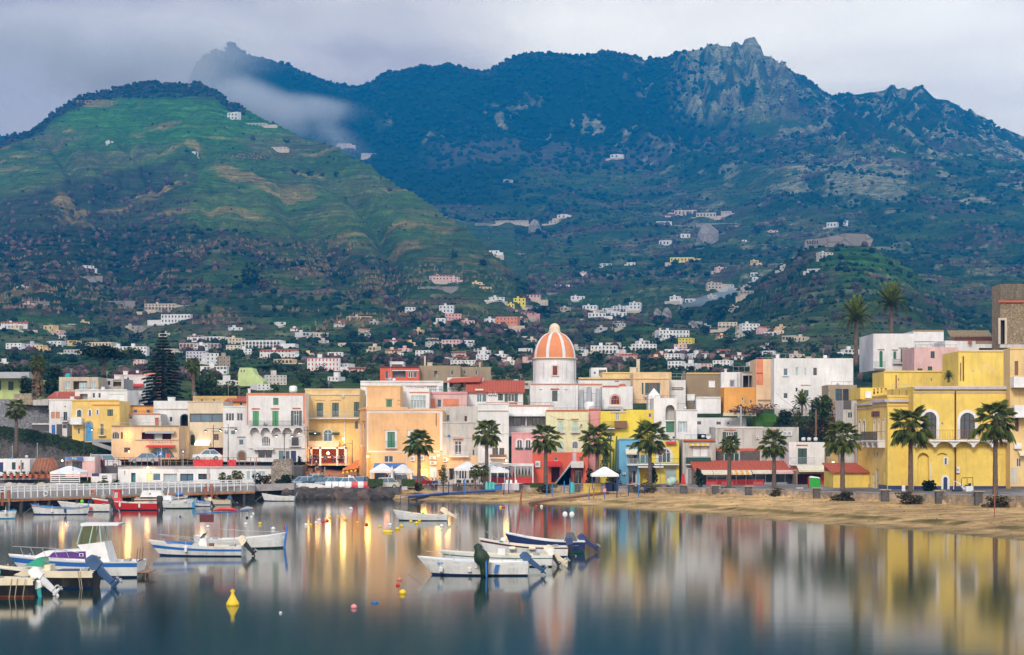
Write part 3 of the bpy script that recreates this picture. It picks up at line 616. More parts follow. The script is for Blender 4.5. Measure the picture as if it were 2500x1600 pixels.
    def bits(s, spec):
        """roof clutter in pixels: kind x y_top size"""
        for ln in spec.replace(';', '\n').split('\n'):
            t = ln.split()
            if not t: continue
            k, x, y = t[0], float(t[1]), float(t[2]); r = float(t[3])*s.px if len(t) > 3 else .3; cx, z = s.sx(x), s.sz(y); yy = min(2.0, s.D*.5); col = C(t[4]) if len(t) > 4 else None
            zb_ = s.H-.5
            if k == 'chimney': s.part('chimney', MB().box(cx-r, cx+r, yy, yy+2*r, zb_, z-.12).box(cx-r-.06, cx+r+.06, yy-.06, yy+2*r+.06, z-.12, z), col or C(s.wallm))
            if k == 'tank': s.part('water_tank', MB().lathe([(.01, 0), (r*.9, .02), (r, r*.4), (r, r*1.2), (r*.8, r*1.6), (.01, r*1.7)], (cx, yy, max(z-1.7*r, zb_)), 14), col or C('whitep'), smooth=True)
            if k == 'antenna':
                m = MB().tube([(cx, yy, zb_), (cx, yy, z)], .025, 4)
                for i in range(5): m.box(cx-.35+.05*i, cx+.35-.05*i, yy-.01, yy+.01, z-.12*i-.02, z-.12*i)
                s.part('antenna', m, C('zinc'))
            if k == 'dish':
                m = MB().tube([(cx, yy, zb_), (cx, yy, z-r)], .03, 4); m.add([(cx+r*cos(2*pi*i/12), yy-.15-.1*sin(2*pi*i/12), z-r+r*sin(2*pi*i/12)) for i in range(12)]+[(cx, yy+.05, z-r)], [(i, (i+1)%12, 12) for i in range(12)])
                s.part('satellite_dish', m, C('wframe'))
            if k == 'rail':
                x2 = float(t[3]); c2 = s.sx(x2); m = MB().box(cx, c2, .06, .10, z-.04, z)
                for i in range(int((c2-cx)/.9)+1): m.box(cx+i*.9, cx+i*.9+.035, .065, .095, s.H, z-.04)
                s.part('roof_railing', m, C(t[4] if len(t) > 4 else 'iron'))
def plaque(name, label, cat, txt, x, y, Y, h, col, board=None, bw=0, bh=0, group=None, rz=0):
    r = thing(name, label, cat, P(x, y, Y), rz, group)
    if board: MB().box(-bw/2, bw/2, .01, .08, -bh/2, bh/2).build('board', C(board), r)
    cu = bpy.data.curves.new('lettering', 'FONT'); cu.body = txt; cu.size = h; cu.align_x = 'CENTER'; cu.align_y = 'CENTER'; cu.extrude = .01; cu.offset = .01
    o = link('lettering', bpy.data.meshes.new_from_object(bpy.data.objects.new('t', cu)), r); o.rotation_euler = (pi/2, 0, 0); o.location = (0, -.012, 0); o.data.materials.append(C(col)); return r
# ---------------------------------------------------------------- the town, left to right, front row first
B = {}
def T(k, *a, **kw): B[k] = Bld(*a, **kw); return B[k]
# left slope
T('A1','corner_house','tall narrow white house on a dark stone base with a blue door, far left',120,183,975,1066,290,9,'white','''
S 125 1006 134 1022 c=orangew n=1
S 136 1006 146 1022 c=orangew n=1
W 155 1006 164 1027 f=greyp n=2
B 151 1019 167 1028 r=iron d=.7
D 126 1038 135 1064 c=bluep
W 153 1038 163 1046 f=bluep
X 138 1036 152 1066 c=dstone
X 164 1036 183 1066 c=dstone
AW 157 991 161 995 n=1''', trim='white').bits('chimney 168 968 4;antenna 132 955')
T('A2','yellow_house','small yellow house with a tall blue arched door above the dark slope',176,292,979,1080,284,8,'gold','''
AS 188 1001 199 1018 c=dkgreen t=white
AW 217 1001 222 1017 f=white n=1 t=white
AW 236 1001 240 1013 f=white n=1 t=white
S 262 1000 276 1016 c=dkgreen
AD 211 1032 223 1078 c=brightb t=grey tw=.3
W 245 1035 253 1063 f=wframe n=2 b=iron
J 172 1020 203 1037 c=whitep nm=balcony d=1.2
X 224 1073 292 1080 c=greyp
L 225 987 292 990 c=orange
W 190 1046 195 1060 n=1
L 176 976 292 979 c=gold''', back=False).bits('rail 180 972 220')
T('A3','white_house','white flat-roofed house with a wide garage door directly behind the yellow house',183,311,953,1030,298,9,'white','''
G 265 963 303 978 c=whitep
N 195 962 214 975 d=.8
W 226 960 232 972
W 240 960 246 972
L 183 951 311 954 c=white
W 296 985 302 997''').bits('tank 245 944 5 whitep;antenna 205 940;rail 190 947 300')
T('A4','unfinished_house','unfinished house with raw patchy walls and a wide open porch, topmost on the left slope',144,240,921,985,312,9,'tanw','''
W 158 932 172 949 g=glassl
N 179 931 212 952 d=1.5 c=brown
W 193 934 214 952 g=glassl n=3
W 222 932 233 951 g=glassl''').bits('tank 159 911 7 tealp;antenna 167 899;rail 145 915 238')
T('A5','red_tile_annex','low white annex with a bright red pantile roof beside the yellow house',119,190,971,1000,297,5,'dirtyw','W 130 976 137 985;W 150 976 157 985', roof='tile1.0')
T('A6','weathered_house','weathered cream house with a balustrade below the large pine',216,302,925,990,318,8,'dirtyw','''
W 232 934 238 949 n=1
W 262 930 270 941
N 276 928 296 944 c=brown
P 251 926 253 953 c=rust''').bits('antenna 255 905;chimney 290 915 4;dish 236 921 5')
T('A7','pink_white_house','white house with a pink roof terrace left of the tall araucaria',279,356,915,985,330,8,'white','''
S 310 922 315 933 c=dkgreen
X 280 915 356 919 c=rose
V 320 937 352 944 c=redp d=1
W 288 926 294 936''').bits('chimney 300 905 5;tank 330 904 4')
T('A8','salmon_house','salmon pink house half hidden by the araucaria',351,386,911,1000,338,8,'salmon','W 358 925 364 937;W 370 945 376 955;V 352 953 380 958 c=redp')
T('A9','canopy_house','old low house with a flat concrete canopy and green doors at the left edge',-30,82,925,985,325,9,'lime','''
D -12 930 3 953 c=dkgreen
D 20 932 33 953 c=dkgreen
J -30 910 82 925 c=zinc nm=canopy d=3''')
T('A11','restaurant','peach restaurant with arched windows and a red awning over green glass doors',272,437,1040,1122,278,9,'apric','''
AW 274 1055 291 1072 n=3 f=greyp
AW 295 1055 300 1072 n=1 f=wood
AW 303 1055 319 1072 n=2 f=wood g=lit
N 346 1056 418 1073 d=1.2 c=maroon k=door
W 378 1060 396 1073 f=wframe n=1 g=glassl
V 357 1053 428 1058 c=zinc d=.9
V 360 1087 428 1092 c=redp d=1.1
AN 361 1092 427 1118 d=1.5 c=tealp k=shop g=glassb
L 272 1039 437 1042 c=brown
W 303 1093 318 1105 f=wood
L 330 1073 437 1075 c=dirtyw''').bits('rail 275 1032 400 zinc;chimney 376 1020 4 terra;chimney 384 1024 3 dirtyw')
for i, (x0, w_) in enumerate([(366,3),(371,5),(379,4),(385,7),(394,5),(401,5),(408,4),(415,6)]):
    B['A11'].part('letter', MB().box(B['A11'].sx(x0), B['A11'].sx(x0+w_-1.2), -.02, -.003, B['A11'].sz(1081.5), B['A11'].sz(1078.6)), C('grey'))
T('A12','low_white_block','low white block with a thin red roof line above the peach restaurant',306,392,1011,1045,291,7,'white','N 310 1015 322 1022 c=brown d=.5;L 306 1009 392 1012 c=salmon').bits('antenna 372 996;rail 310 1004 388')
T('A10','orange_terrace_house','small orange terrace house with blue shutters below the araucaria',315,376,992,1015,300,7,'orange','''
W 327 1001 335 1008 f=bluep g=glassb
W 358 1001 366 1008 f=bluep g=glassb
L 314 990 377 992 c=maroon''').bits('dish 340 985 8;rail 350 998 378')
T('A13','plain_white_house','plain white house with a tall parapet between the restaurant and the cream building',375,463,979,1110,296,8,'white','''
L 375 998 463 1000 c=dirtyw
W 400 1018 407 1026
W 414 1018 421 1030 n=1
N 442 1013 460 1105 d=2.5 c=dstone
O 442 1013 460 1105 c=dstone a=1''').bits('chimney 412 969 8 white;rail 430 974 462')
# middle left
T('B1','cream_building','broad cream building with a long glazed terrace band and a glowing white awning',459,545,980,1123,288,10,'cream','''
N 463 1010 544 1031 d=1 c=greyp k=shop g=glassb f=wood
W 522 1060 534 1075 f=wood
AD 465 1061 476 1087 c=dkgreen t=cream
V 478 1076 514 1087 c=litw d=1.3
N 509 1093 545 1111 d=1.5 c=maroon
L 518 1051 538 1053 c=dirtyw
X 459 1030 463 1120 c=tanw''', trim='tanw').bits('rail 462 974 540;antenna 470 958')
T('B1b','orange_block','long ochre attic block behind the cream building',471,578,967,1010,303,6,'ochre','W 490 975 496 981;W 520 975 526 981').bits('antenna 553 935;antenna 579 915;chimney 604 948 3 white')
T('B1c','red_roof_house','small orange house under a low red hip roof left of the salmon framed house',552,606,979,1010,300,6,'orange','W 585 982 592 990', roof='tile.8')
T('B2','white_apartment','plain white apartment house with triple windows, left of the salmon framed house',545,607,992,1128,285,10,'white','''
W 551 1009 572 1028 n=3
W 578 1009 593 1028 n=2
W 563 1051 575 1062 g=glassb n=1
W 583 1073 595 1087 g=glassb n=1
L 560 1043 579 1045 c=greyp
L 579 1066 599 1068 c=greyp
AD 582 1103 598 1124 c=wood t=grey tw=.25
C 548 1050 555 1056''', trim='white').bits('antenna 560 975')
T('B3','salmon_framed_house','white house framed by a salmon red band with bright green shutters',602,745,960,1128,282,10,'white','''
X 602 960 745 966 c=salmon
X 602 966 606 1038 c=salmon
X 740 966 745 1035 c=salmon
S 667 972 680 989 c=green
S 617 1004 632 1040 c=brgreen
S 665 1004 680 1040 c=brgreen
W 717 1003 730 1039 n=2 s=dkgreen
L 615 997 634 999 c=terra
L 662 997 682 999 c=terra
L 714 996 734 998 c=terra
C 643 1030 652 1037
B 610 1028 743 1042 r=iron d=1.1
Q 610 1042 743 1058 n=5 d=1.0
AW 639 1066 660 1090 n=4 f=wframe
B 620 1082 669 1096 r=wframe d=1
W 712 1068 729 1089 n=3 f=iron b=iron
O 706 1066 735 1092 c=white a=0
N 630 1100 664 1118 d=1.2 c=brown k=shop
W 681 1101 692 1122 f=navy g=glassb n=1
W 696 1101 708 1122 f=wframe n=1
D 710 1101 723 1130 c=navy
L 608 1094 745 1096 c=dirtyw''').bits('antenna 640 945;rail 700 955 744')
T('B4','cream_palazzo','cream building with green doors on a long balcony and a terrace restaurant lit orange below',745,878,950,1137,288,11,'butter','''
L 745 962 878 965 c=cream
X 745 962 749 1136 c=cream
S 773 984 789 1018 c=dkgreen
S 811 984 827 1018 c=dkgreen
S 864 982 878 1018 c=dkgreen
L 769 975 793 977 c=cream
L 807 975 831 977 c=cream
B 750 1005 878 1021 r=zinc d=1
AW 790 1050 811 1079 n=2 g=glassb t=white
W 866 1028 875 1048 n=1
P 840 1021 844 1130 c=wframe
V 745 1056 784 1062 c=dkgreen d=1
V 812 1056 830 1062 c=dkgreen d=1
J 745 1077 829 1091 c=creamp nm=terrace_wall d=2.6
N 748 1094 848 1132 d=4 c=orangep
C 835 965 840 971''', trim='cream').bits('tank 712 943 10 whitep;rail 760 944 870;antenna 800 930')
b4 = B['B4']
m = MB()
for x in (731, 764, 786, 827, 848): m.box(b4.sx(x)-.14, b4.sx(x)+.14, -2.6, -2.3, 0, b4.sz(1092))
m.box(b4.sx(729), b4.sx(850), -2.6, -2.3, b4.sz(1096), b4.sz(1092)); b4.part('verandah_frame', m, C('whitep'))
b4.part('rail', MB().box(b4.sx(731), b4.sx(827), -2.62, -2.56, b4.sz(1117), b4.sz(1115)), C('whitep'))
T('B5','peach_palazzo','large peach building with white corner strips and two green shuttered balcony doors',895,1081,1001,1185,272,12,'peach','''
X 895 1003 899 1103 c=white
X 1074 1003 1080 1103 c=white
X 899 1003 1074 1008 c=white
X 899 1101 1080 1105 c=white
L 893 998 1083 1003 c=peach
S 946 1055 964 1093 c=green t=white tw=.35 b=green
S 1002 1055 1020 1093 c=green t=white tw=.35 b=green
L 938 1048 974 1050 c=butter
L 993 1048 1029 1050 c=butter
W 938 1113 960 1129 n=2
C 1048 1114 1065 1122
C 1049 1126 1066 1135
C 1003 1114 1013 1126
C 1026 1112 1036 1124
X 898 1105 905 1182 c=orange
V 914 1131 988 1142 c=bluep d=1.3
N 914 1148 992 1184 d=3 c=redp k=shop f=wood
N 1022 1143 1044 1170 d=2 c=cream k=shop g=lit
J 1050 1142 1066 1166 c=whitep nm=notice_board d=.1
P 1064 1010 1066 1040 c=rust
P 992 1106 994 1170 c=wframe''', trim='peach')
T('B5s','peach_side_wing','narrow shaded side front of the large peach building facing the sloping lane',866,895,1000,1185,299,6,'peach','''
W 870 1035 874 1090 f=wframe n=1
W 878 1035 883 1090 f=wframe n=1
W 886 1033 891 1090 f=wframe n=1
S 873 983 878 1016 c=dkgreen n=1
L 866 997 895 1002 c=peach
L 868 1026 893 1029 c=butter''', Yb=272.5)
T('B5u','peach_attic','square peach attic block with one green window on top of the peach building',893,977,942,1004,277,8,'peach','''
S 943 976 957 997 c=green
L 939 972 961 974 c=butter
X 893 945 896 1002 c=white
L 970 976 977 978 c=butter
L 970 984 977 986 c=butter''', trim='butter').bits('rail 918 937 975 zinc;antenna 900 925')
T('B6','white_attic','white attic with a gridded veranda window right of the peach attic block',978,1048,948,1003,286,7,'white','''
W 1003 966 1040 977 g=glassl n=4
W 1002 977 1040 997 g=glassl n=5
L 1000 957 1048 959 c=salmon''').bits('chimney 985 938 4;dish 1003 945 4')
T('B6b','pale_pink_house','long pale pink one-storey house above the peach building roof',1048,1140,957,1012,290,7,'rose','''
X 1049 974 1063 995 c=salmon
X 1082 974 1120 995 c=salmon
W 1094 979 1097 997 n=1
L 1048 957 1140 962 c=pink
W 1067 975 1078 995''').bits('rail 1050 951 1138')
T('B7','long_white_terrace','long low white building with a row of small arched vents under its roof line',880,1076,932,965,300,8,'white','''
W 1012 946 1024 957 n=3
W 1026 946 1036 957 n=2 g=glassl
W 1042 944 1066 957 n=5 g=glassl
W 1072 944 1082 957 n=3 g=glassl
AN 1000 927 1008 930 d=.2
L 880 941 1068 943 c=rose
L 880 931 1076 933 c=white''').bits('tank 950 921 5 zinc;tank 960 923 4 whitep;antenna 951 882;rail 895 926 940')
T('B7b','white_roof_house','small white boxy penthouse with a thin mast above the red house',952,985,883,905,352,6,'white','N 956 890 983 897 d=.8').bits('antenna 953 872')
T('B8','red_house','bright red house with a white pergola and solar panel on the skyline of roofs',928,1024,897,935,320,8,'coral','''
W 940 906 948 925
W 996 908 1008 922 f=white
W 1010 908 1018 922 f=white
N 958 903 990 922 d=1.5 c=grey
L 926 895 1024 898 c=maroon
X 957 904 1024 906 c=white''').bits('rail 935 890 1020;antenna 952 880')
T('B8b','tan_ruin','tan roofless stone ruin with rafters sticking out beside the red house',1024,1124,893,935,322,8,'oldtan','N 1060 906 1068 922 d=.8;W 1100 905 1108 916').bits('chimney 1036 868 2 tanw;chimney 1048 884 6 tanw;rail 1030 887 1078 wood;rail 1080 886 1120 wood')
T('B8c','dark_tan_house','dark tan flat-topped house with one tall thin chimney',1112,1198,896,935,328,8,'oldtan','W 1130 905 1138 914;W 1160 905 1166 916').bits('chimney 1171 884 2 tanw;rail 1115 891 1190 wood')
T('B9','red_awning_house','white house with a sloping orange tiled awning on the middle roofs',1092,1180,922,972,303,8,'white','''
N 1097 934 1132 946 d=1 c=brown k=door
W 1146 934 1168 941 n=2
L 1092 946 1180 948 c=white''', roof='flat').bits('chimney 1120 952 4 dkgreen')
B['B9'].part('tiled_awning', MB().hexa([(B['B9'].sx(1090),-2.2,B['B9'].sz(936)),(B['B9'].sx(1172),-2.2,B['B9'].sz(934)),(B['B9'].sx(1180),.5,B['B9'].sz(921)),(B['B9'].sx(1108),.5,B['B9'].sz(923)),(B['B9'].sx(1090),-2.2,B['B9'].sz(934)),(B['B9'].sx(1172),-2.2,B['B9'].sz(932)),(B['B9'].sx(1180),.5,B['B9'].sz(919)),(B['B9'].sx(1108),.5,B['B9'].sz(921))]), C('tilered'))
T('B10','pantile_house','white house under a wide red pantile roof left of the church',1140,1277,957,1000,296,8,'white','''
W 1164 963 1176 982 g=glassb
W 1177 963 1188 982 g=glassb
S 1216 962 1228 978 c=dkgreen
W 1240 962 1256 981 n=2 s=dkgreen
C 1192 957 1201 965
C 1203 957 1212 965
B 1186 983 1262 988 r=terra d=.8
V 1160 950 1180 953 c=creamp d=.4''', roof='tile2.0').bits('tank 1271 977 6 terra')
T('B10b','small_white_house','small white house with two green windows behind the red pantile roof',1180,1222,930,957,318,7,'white','S 1195 937 1201 944 c=dkgreen;S 1208 937 1214 944 c=dkgreen;L 1180 933 1222 935 c=terra').bits('antenna 1199 915')
T('B10c','greenhouse','low roof house with a green glass lantern just left of the church drum',1236,1300,930,950,322,6,'dirtyw','N 1240 936 1290 944 d=.5').bits('tank 1260 926 7 zinc;rail 1240 922 1296 dkgreen;antenna 1272 913')
T('B11','stained_white_house','stained white house with one French window and a small blue plaque',1081,1168,1031,1185,272,9,'dirtyw','''
W 1110 1077 1127 1110 n=2 l=terra
B 1098 1104 1146 1114 r=wframe d=.8
J 1093 1062 1099 1068 c=bluep nm=plaque d=.05
D 1153 1062 1159 1074 c=wood
D 1154 1098 1158 1112 c=wood
W 1115 1119 1123 1126 n=1 f=wood
X 1081 1112 1168 1144 c=apric
N 1097 1143 1115 1172 d=1.5 c=brown k=door
W 1120 1144 1140 1170 n=3
W 1144 1144 1160 1170 n=2
C 1077 1117 1092 1128 c=orange''', trim='dirtyw')
T('B11b','grey_garden_wall_house','grey rendered garden wall with hanging plants over the stained house',1083,1168,993,1040,281,5,'dirtyw','D 1134 1016 1140 1029 c=maroonp;AW 1090 1013 1098 1028 n=1').bits('rail 1090 989 1160')
T('B12','white_shop_house','tall white house with a green hooded awning and brown shutters above white parasols',1167,1242,985,1185,271,10,'white','''
S 1175 1034 1186 1060 c=green n=1
V 1170 1028 1210 1036 c=green d=.8
W 1190 1034 1204 1060 n=2
W 1202 1094 1216 1113 f=wood n=2
W 1219 1094 1231 1113 f=wood n=2
B 1196 1110 1236 1117 r=wood d=.8
S 1193 1062 1199 1075 c=terra n=1
L 1167 1002 1242 1004 c=dirtyw
N 1172 1140 1238 1178 d=2 c=brown k=shop
L 1167 1130 1242 1134 c=greyp''', trim='white')
T('B13','loggia_house','white house with a deep loggia of dark green shutters and a long white roof band',1240,1352,989,1066,283,9,'white','''
N 1242 1017 1283 1040 d=1.3 k=door s=dkgreen
N 1286 1017 1332 1040 d=1.3 k=door s=dkgreen
L 1240 989 1352 992 c=salmon
V 1240 1011 1336 1016 c=whitep d=1
P 1283 1012 1286 1042 c=wframe
L 1240 1040 1330 1042 c=lav''').bits('chimney 1277 1023 5 white;rail 1244 983 1350;antenna 1290 965')
T('B14','pink_house','pink house with two white arched windows over a white curtained veranda',1249,1330,1057,1185,272,9,'pink','''
AW 1262 1074 1275 1098 n=2 t=white tw=.2
AW 1283 1074 1296 1098 n=2 t=white tw=.2
J 1258 1093 1277 1097 c=dkgreen d=.25 nm=flower_box
J 1281 1093 1298 1097 c=dkgreen d=.25 nm=flower_box
N 1252 1140 1298 1178 d=1.6 c=brown
X 1302 1057 1330 1110 c=pink''', trim='pink')
T('B15','red_house_with_steps','coral red ground-floor house with a white outside staircase',1301,1436,1106,1187,269,9,'coral','''
C 1307 1126 1319 1141
V 1334 1127 1370 1139 c=redp d=1.3
N 1346 1141 1366 1178 d=1.5 c=maroon
W 1353 1118 1362 1125
N 1401 1138 1424 1185 d=1.2 c=coral k=door
W 1415 1116 1424 1125 f=wood
X 1398 1106 1407 1127 c=lav''')
st = B['B15']; m = MB()
for i in range(12): m.box(st.sx(1353+i*3.4), st.sx(1393), -1.1, -.02, 0, st.sz(1184-(i+1)*4.4))
m.box(st.sx(1393), st.sx(1424), -1.1, -.02, st.sz(1142), st.sz(1127)); st.part('staircase', m, C('white'))
T('B16','pale_yellow_house','pale yellow house with tall light green shutters and a pink side',1333,1437,1002,1108,279,9,'palelem','''
S 1362 1029 1374 1055 c=ltgreen b=wframe
S 1398 1029 1410 1055 c=ltgreen b=wframe
L 1359 1023 1377 1025 c=terra
L 1394 1023 1413 1025 c=terra
AS 1362 1078 1376 1109 c=ltgreen
AW 1397 1078 1411 1096 n=3 t=white
W 1345 1042 1351 1055 f=brown
AN 1417 1036 1422 1046 d=.3
L 1333 1001 1437 1004 c=terra''').bits('tank 1440 980 13 whitep;rail 1340 996 1430;antenna 1352 985')
T('B16b','pink_side_house','narrow pink wall next to the pale yellow house behind a palm',1437,1466,1000,1150,280,8,'pink','W 1446 1060 1453 1075;L 1437 998 1466 1002 c=terra').bits('rail 1440 993 1464')
T('B17','yellow_block','deep yellow block with a dark barred balcony, left of the blue house',1466,1562,1004,1190,277,9,'yellow','''
W 1482 1056 1495 1077 n=2 l=dirtyw
J 1500 1028 1530 1045 c=wood nm=balcony d=1
B 1470 1030 1500 1045 r=iron d=1
W 1503 1010 1512 1027 g=glassl n=2
L 1480 1045 1530 1047 c=dirtyw
L 1490 1005 1528 1008 c=rose''').bits('rail 1470 997 1525 iron;antenna 1475 975;dish 1520 998 4')
T('B17b','tall_yellow_block','tall plain lemon yellow block with flaking plaster below the white pyramid roof',1530,1598,1001,1120,282,8,'yellow','W 1584 1010 1590 1019 n=1 t=butter;X 1518 1045 1530 1072 c=orange').bits('rail 1545 976 1594 wood;rail 1545 986 1594 wood')
T('B18','blue_house','narrow sky blue house with cream awnings and a white barred balcony',1511,1562,1073,1190,270,8,'blue','''
V 1527 1096 1556 1109 c=creamp d=.9
N 1534 1108 1560 1134 d=.8 c=white k=door
B 1530 1120 1560 1134 r=wframe d=.7
W 1528 1087 1549 1092 f=greyp n=1
N 1534 1142 1556 1185 d=1.2 c=white k=door
C 1520 1154 1528 1159
L 1511 1071 1562 1074 c=blueh'''.replace('blueh','blue'))
T('B19','yellow_arch_house','yellow fronted house with a big white arched window and flower railing',1562,1658,1078,1190,270,8,'yellow','''
AW 1607 1096 1637 1130 n=3 t=white tw=.3
V 1562 1090 1592 1100 c=creamp d=.6
W 1562 1110 1588 1132 g=glassb n=2
B 1556 1119 1656 1133 r=green d=1 sl=whitep
L 1556 1138 1618 1142 c=white d=1.4
N 1560 1142 1602 1182 d=1.5 c=yellow
W 1623 1140 1652 1171 n=1 f=yellow g=glassl h=1
V 1625 1078 1650 1084 c=redp d=.5
L 1615 1072 1660 1075 c=brown''').bits('tank 1631 1065 4 dkgreen;tank 1640 1066 3 wframe;tank 1648 1066 3 dkgreen')
T('B20','white_niche_house','white house with a tall arched roof niche above one green roll shutter',1596,1652,972,1080,281,8,'white','''
AN 1625 989 1647 1026 d=1.2 c=dirtyw
B 1624 1013 1648 1026 r=zinc d=.3
S 1626 1031 1646 1056 c=green n=1
L 1605 1032 1615 1037 c=dirtyw
C 1626 1058 1634 1066''').bits('rail 1600 966 1650')
T('B20b','white_cube_house','white cube house with one pale window right of the niche house',1651,1702,1001,1082,278,8,'white','W 1658 1031 1675 1056 g=glassl t=zinc;L 1651 1000 1702 1002 c=white').bits('rail 1655 985 1698;tank 1675 992 4')
T('B21','planter_house','dirty white house with a leafy planter balcony and an arched door',1667,1747,1073,1190,269,8,'dirtyw','''
W 1690 1089 1729 1116 n=2 g=whitep f=greyp
V 1681 1083 1730 1088 c=creamp st=yellowp d=.6
B 1674 1117 1734 1133 r=dkgreen d=.8
L 1665 1073 1746 1077 c=terra d=.4
AD 1679 1145 1690 1186 c=greyp t=white
W 1665 1152 1669 1166 n=1
W 1713 1137 1719 1142''').bits('tank 1720 1062 4 whitep;dish 1733 1058 7;rail 1672 1062 1740')
T('B22','vaulted_white_house','long low white house with a softly vaulted roof line behind the cube house',1700,1822,1020,1060,289,8,'white','''
W 1701 1029 1712 1037 n=1 f=brown
W 1749 1030 1760 1037 n=1 f=brown
W 1775 1030 1781 1037 n=1''', roof='flat').bits('chimney 1807 998 2 zinc')
T('B23','stone_band_house','white upper house with open green shutters over a rough dark stone storey',1747,1862,1043,1150,272,9,'dirtyw','''
W 1773 1055 1791 1083 n=3 s=dkgreen
B 1762 1072 1803 1083 r=green d=.5
L 1767 1049 1797 1051 c=terra
X 1747 1095 1855 1101 c=coral
W 1768 1107 1805 1131 f=wframe n=3 g=dkgreen
L 1852 1080 1866 1082 c=terra
C 1846 1065 1852 1072''', trim='white')
sb = B['B23']; sb.part('stone_facing', MB().box(sb.sx(1748), sb.sx(1767), -.06, -.002, .0, sb.sz(1101.5)).box(sb.sx(1806.5), sb.sx(1855), -.06, -.002, .0, sb.sz(1101.5)).box(sb.sx(1767), sb.sx(1806.5), -.06, -.002, .0, sb.sz(1132.5)), stonemat('dark_tuff', (.15,.115,.10), 2.4, (.22,.19,.16)))
T('B23b','ac_house','white house end with three air conditioners high on its wall',1862,1950,1043,1150,273,9,'dirtyw','''
S 1885 1055 1896 1075 c=dkgreen n=1
L 1883 1049 1898 1051 c=terra
C 1901 1053 1911 1064
C 1912 1053 1922 1064
C 1923 1053 1933 1064
W 1900 1118 1918 1129 g=glassl n=3
X 1885 1095 1921 1101 c=coral
L 1893 1131 1920 1134 c=redp''').bits('rail 1880 1038 1945')
T('B25','green_door_house','small white house with a tall dark green door behind a glass railing',1926,2013,1080,1150,264,8,'white','''
S 1948 1095 1970 1134 c=dkgreen n=2
B 1921 1117 1987 1134 r=zinc d=1
L 1944 1086 1972 1088 c=terra''').bits('tank 1967 1068 5 wframe;tank 1981 1068 5 wframe;tank 1997 1068 5 wframe')
T('B25b','ochre_house','narrow ochre house with one dark green shutter right of the green door house',2013,2052,1082,1150,266,8,'ochre','S 2016 1094 2027 1115 c=dkgreen n=1;B 2012 1117 2028 1133 r=zinc d=.4')
T('B26','red_curtain_bar','dark bar with red curtains under a brown awning beside the green toilet cabin',1944,2036,1150,1198,258,6,'brown','''
N 1947 1158 2034 1196 d=2.2 c=maroon
V 1944 1137 2030 1151 c=creamp d=2
X 2004 1156 2035 1197 c=redp''', roof='none')
T('B27','yellow_garage','low yellow annex with a sloping red roof left of the yellow hotel',2034,2130,1152,1199,240,7,'hotel','D 2120 1182 2128 1198 c=greyp', roof='tile1.0')
T('B24','beach_restaurant','long beach restaurant with glass front and cream awnings under a dark red roof',1700,1944,1150,1192,262,7,'brown','''
N 1702 1155 1942 1191 d=3 c=maroon k=shop f=wframe
V 1697 1148 1738 1158 c=creamp d=1.8
V 1739 1148 1778 1158 c=creamp d=1.8
V 1779 1148 1832 1158 c=creamp st=orange d=1.8
V 1834 1148 1880 1156 c=creamp d=1.6
V 1881 1148 1944 1156 c=rose d=1.6
J 1724 1176 1750 1192 c=pinkp nm=windbreak_panel d=.1
J 1762 1176 1790 1192 c=pinkp nm=windbreak_panel d=.1
J 1838 1176 1862 1192 c=pinkp nm=windbreak_panel d=.1
J 1866 1178 1890 1192 c=greyp nm=windbreak_panel d=.1
J 1896 1178 1922 1192 c=greyp nm=windbreak_panel d=.1''', roof='tile1.3')
# church
T('B30c','church_hall','whitewashed square base of the church below the orange dome',1294,1411,937,1010,300,14,'white','''
W 1348 954 1361 980 f=dkgreen n=2 l=terra
L 1292 937 1413 939 c=salmon
L 1316 950 1324 951 c=dirtyw
L 1378 950 1386 951 c=dirtyw
X 1306 940 1307 1008 c=dirtyw
X 1404 940 1405 1008 c=dirtyw''', cat='church')
T('B31c','church_nave','long low cream church nave directly right of the dome',1411,1546,927,1000,308,12,'white','''
L 1411 922 1546 926 c=butter
L 1411 937 1470 940 c=salmon
X 1411 926 1546 929 c=brown
W 1500 930 1512 934 n=1''', cat='church', roof='flat')
T('B32c','chapel','small white chapel gable with a red arched window below an orange water tank',1470,1545,944,1000,298,6,'white','''
AW 1492 966 1512 988 f=terra n=3 g=maroonp t=rose tw=.3
L 1470 942 1512 945 c=terra
L 1484 990 1520 994 c=white''').bits('tank 1521 940 9 terra;rail 1480 975 1540 zinc')
T('B38','apricot_house','apricot house with one open dark green shuttered window right of the church nave',1546,1634,912,985,301,9,'apric','''
W 1584 935 1602 965 f=wood n=2 s=dkgreen
S 1567 935 1571 963 c=dkgreen n=1
L 1546 923 1632 926 c=butter
B 1572 962 1618 966 r=zinc d=.6
V 1572 966 1618 970 c=rose d=.6''')
T('B38b','apricot_attic','low butter coloured parapet block stretched behind the apricot house',1470,1640,911,940,314,8,'butter','L 1470 909 1640 912 c=butter').bits('chimney 1549 896 9 cream;chimney 1560 876 4 cream;antenna 1513 885')
T('B38c','white_penthouse','small white penthouse with a wooden shade deck above the church nave',1443,1482,898,925,322,7,'white','W 1449 908 1455 914;N 1462 903 1480 918 d=.8').bits('rail 1465 893 1530 wood')
T('B39','white_pyramid_house','small white pyramid roofed stair tower above the lemon yellow block',1583,1612,966,1010,291,4,'white','', roof='none')
py = B['B39']; py.part('pyramid_roof', MB().add([(0,0,py.H),(py.L,0,py.H),(py.L,py.L,py.H),(0,py.L,py.H),(py.L/2,py.L/2,py.sz(947))], [(0,1,4),(1,2,4),(2,3,4),(3,0,4)]), C('white'))
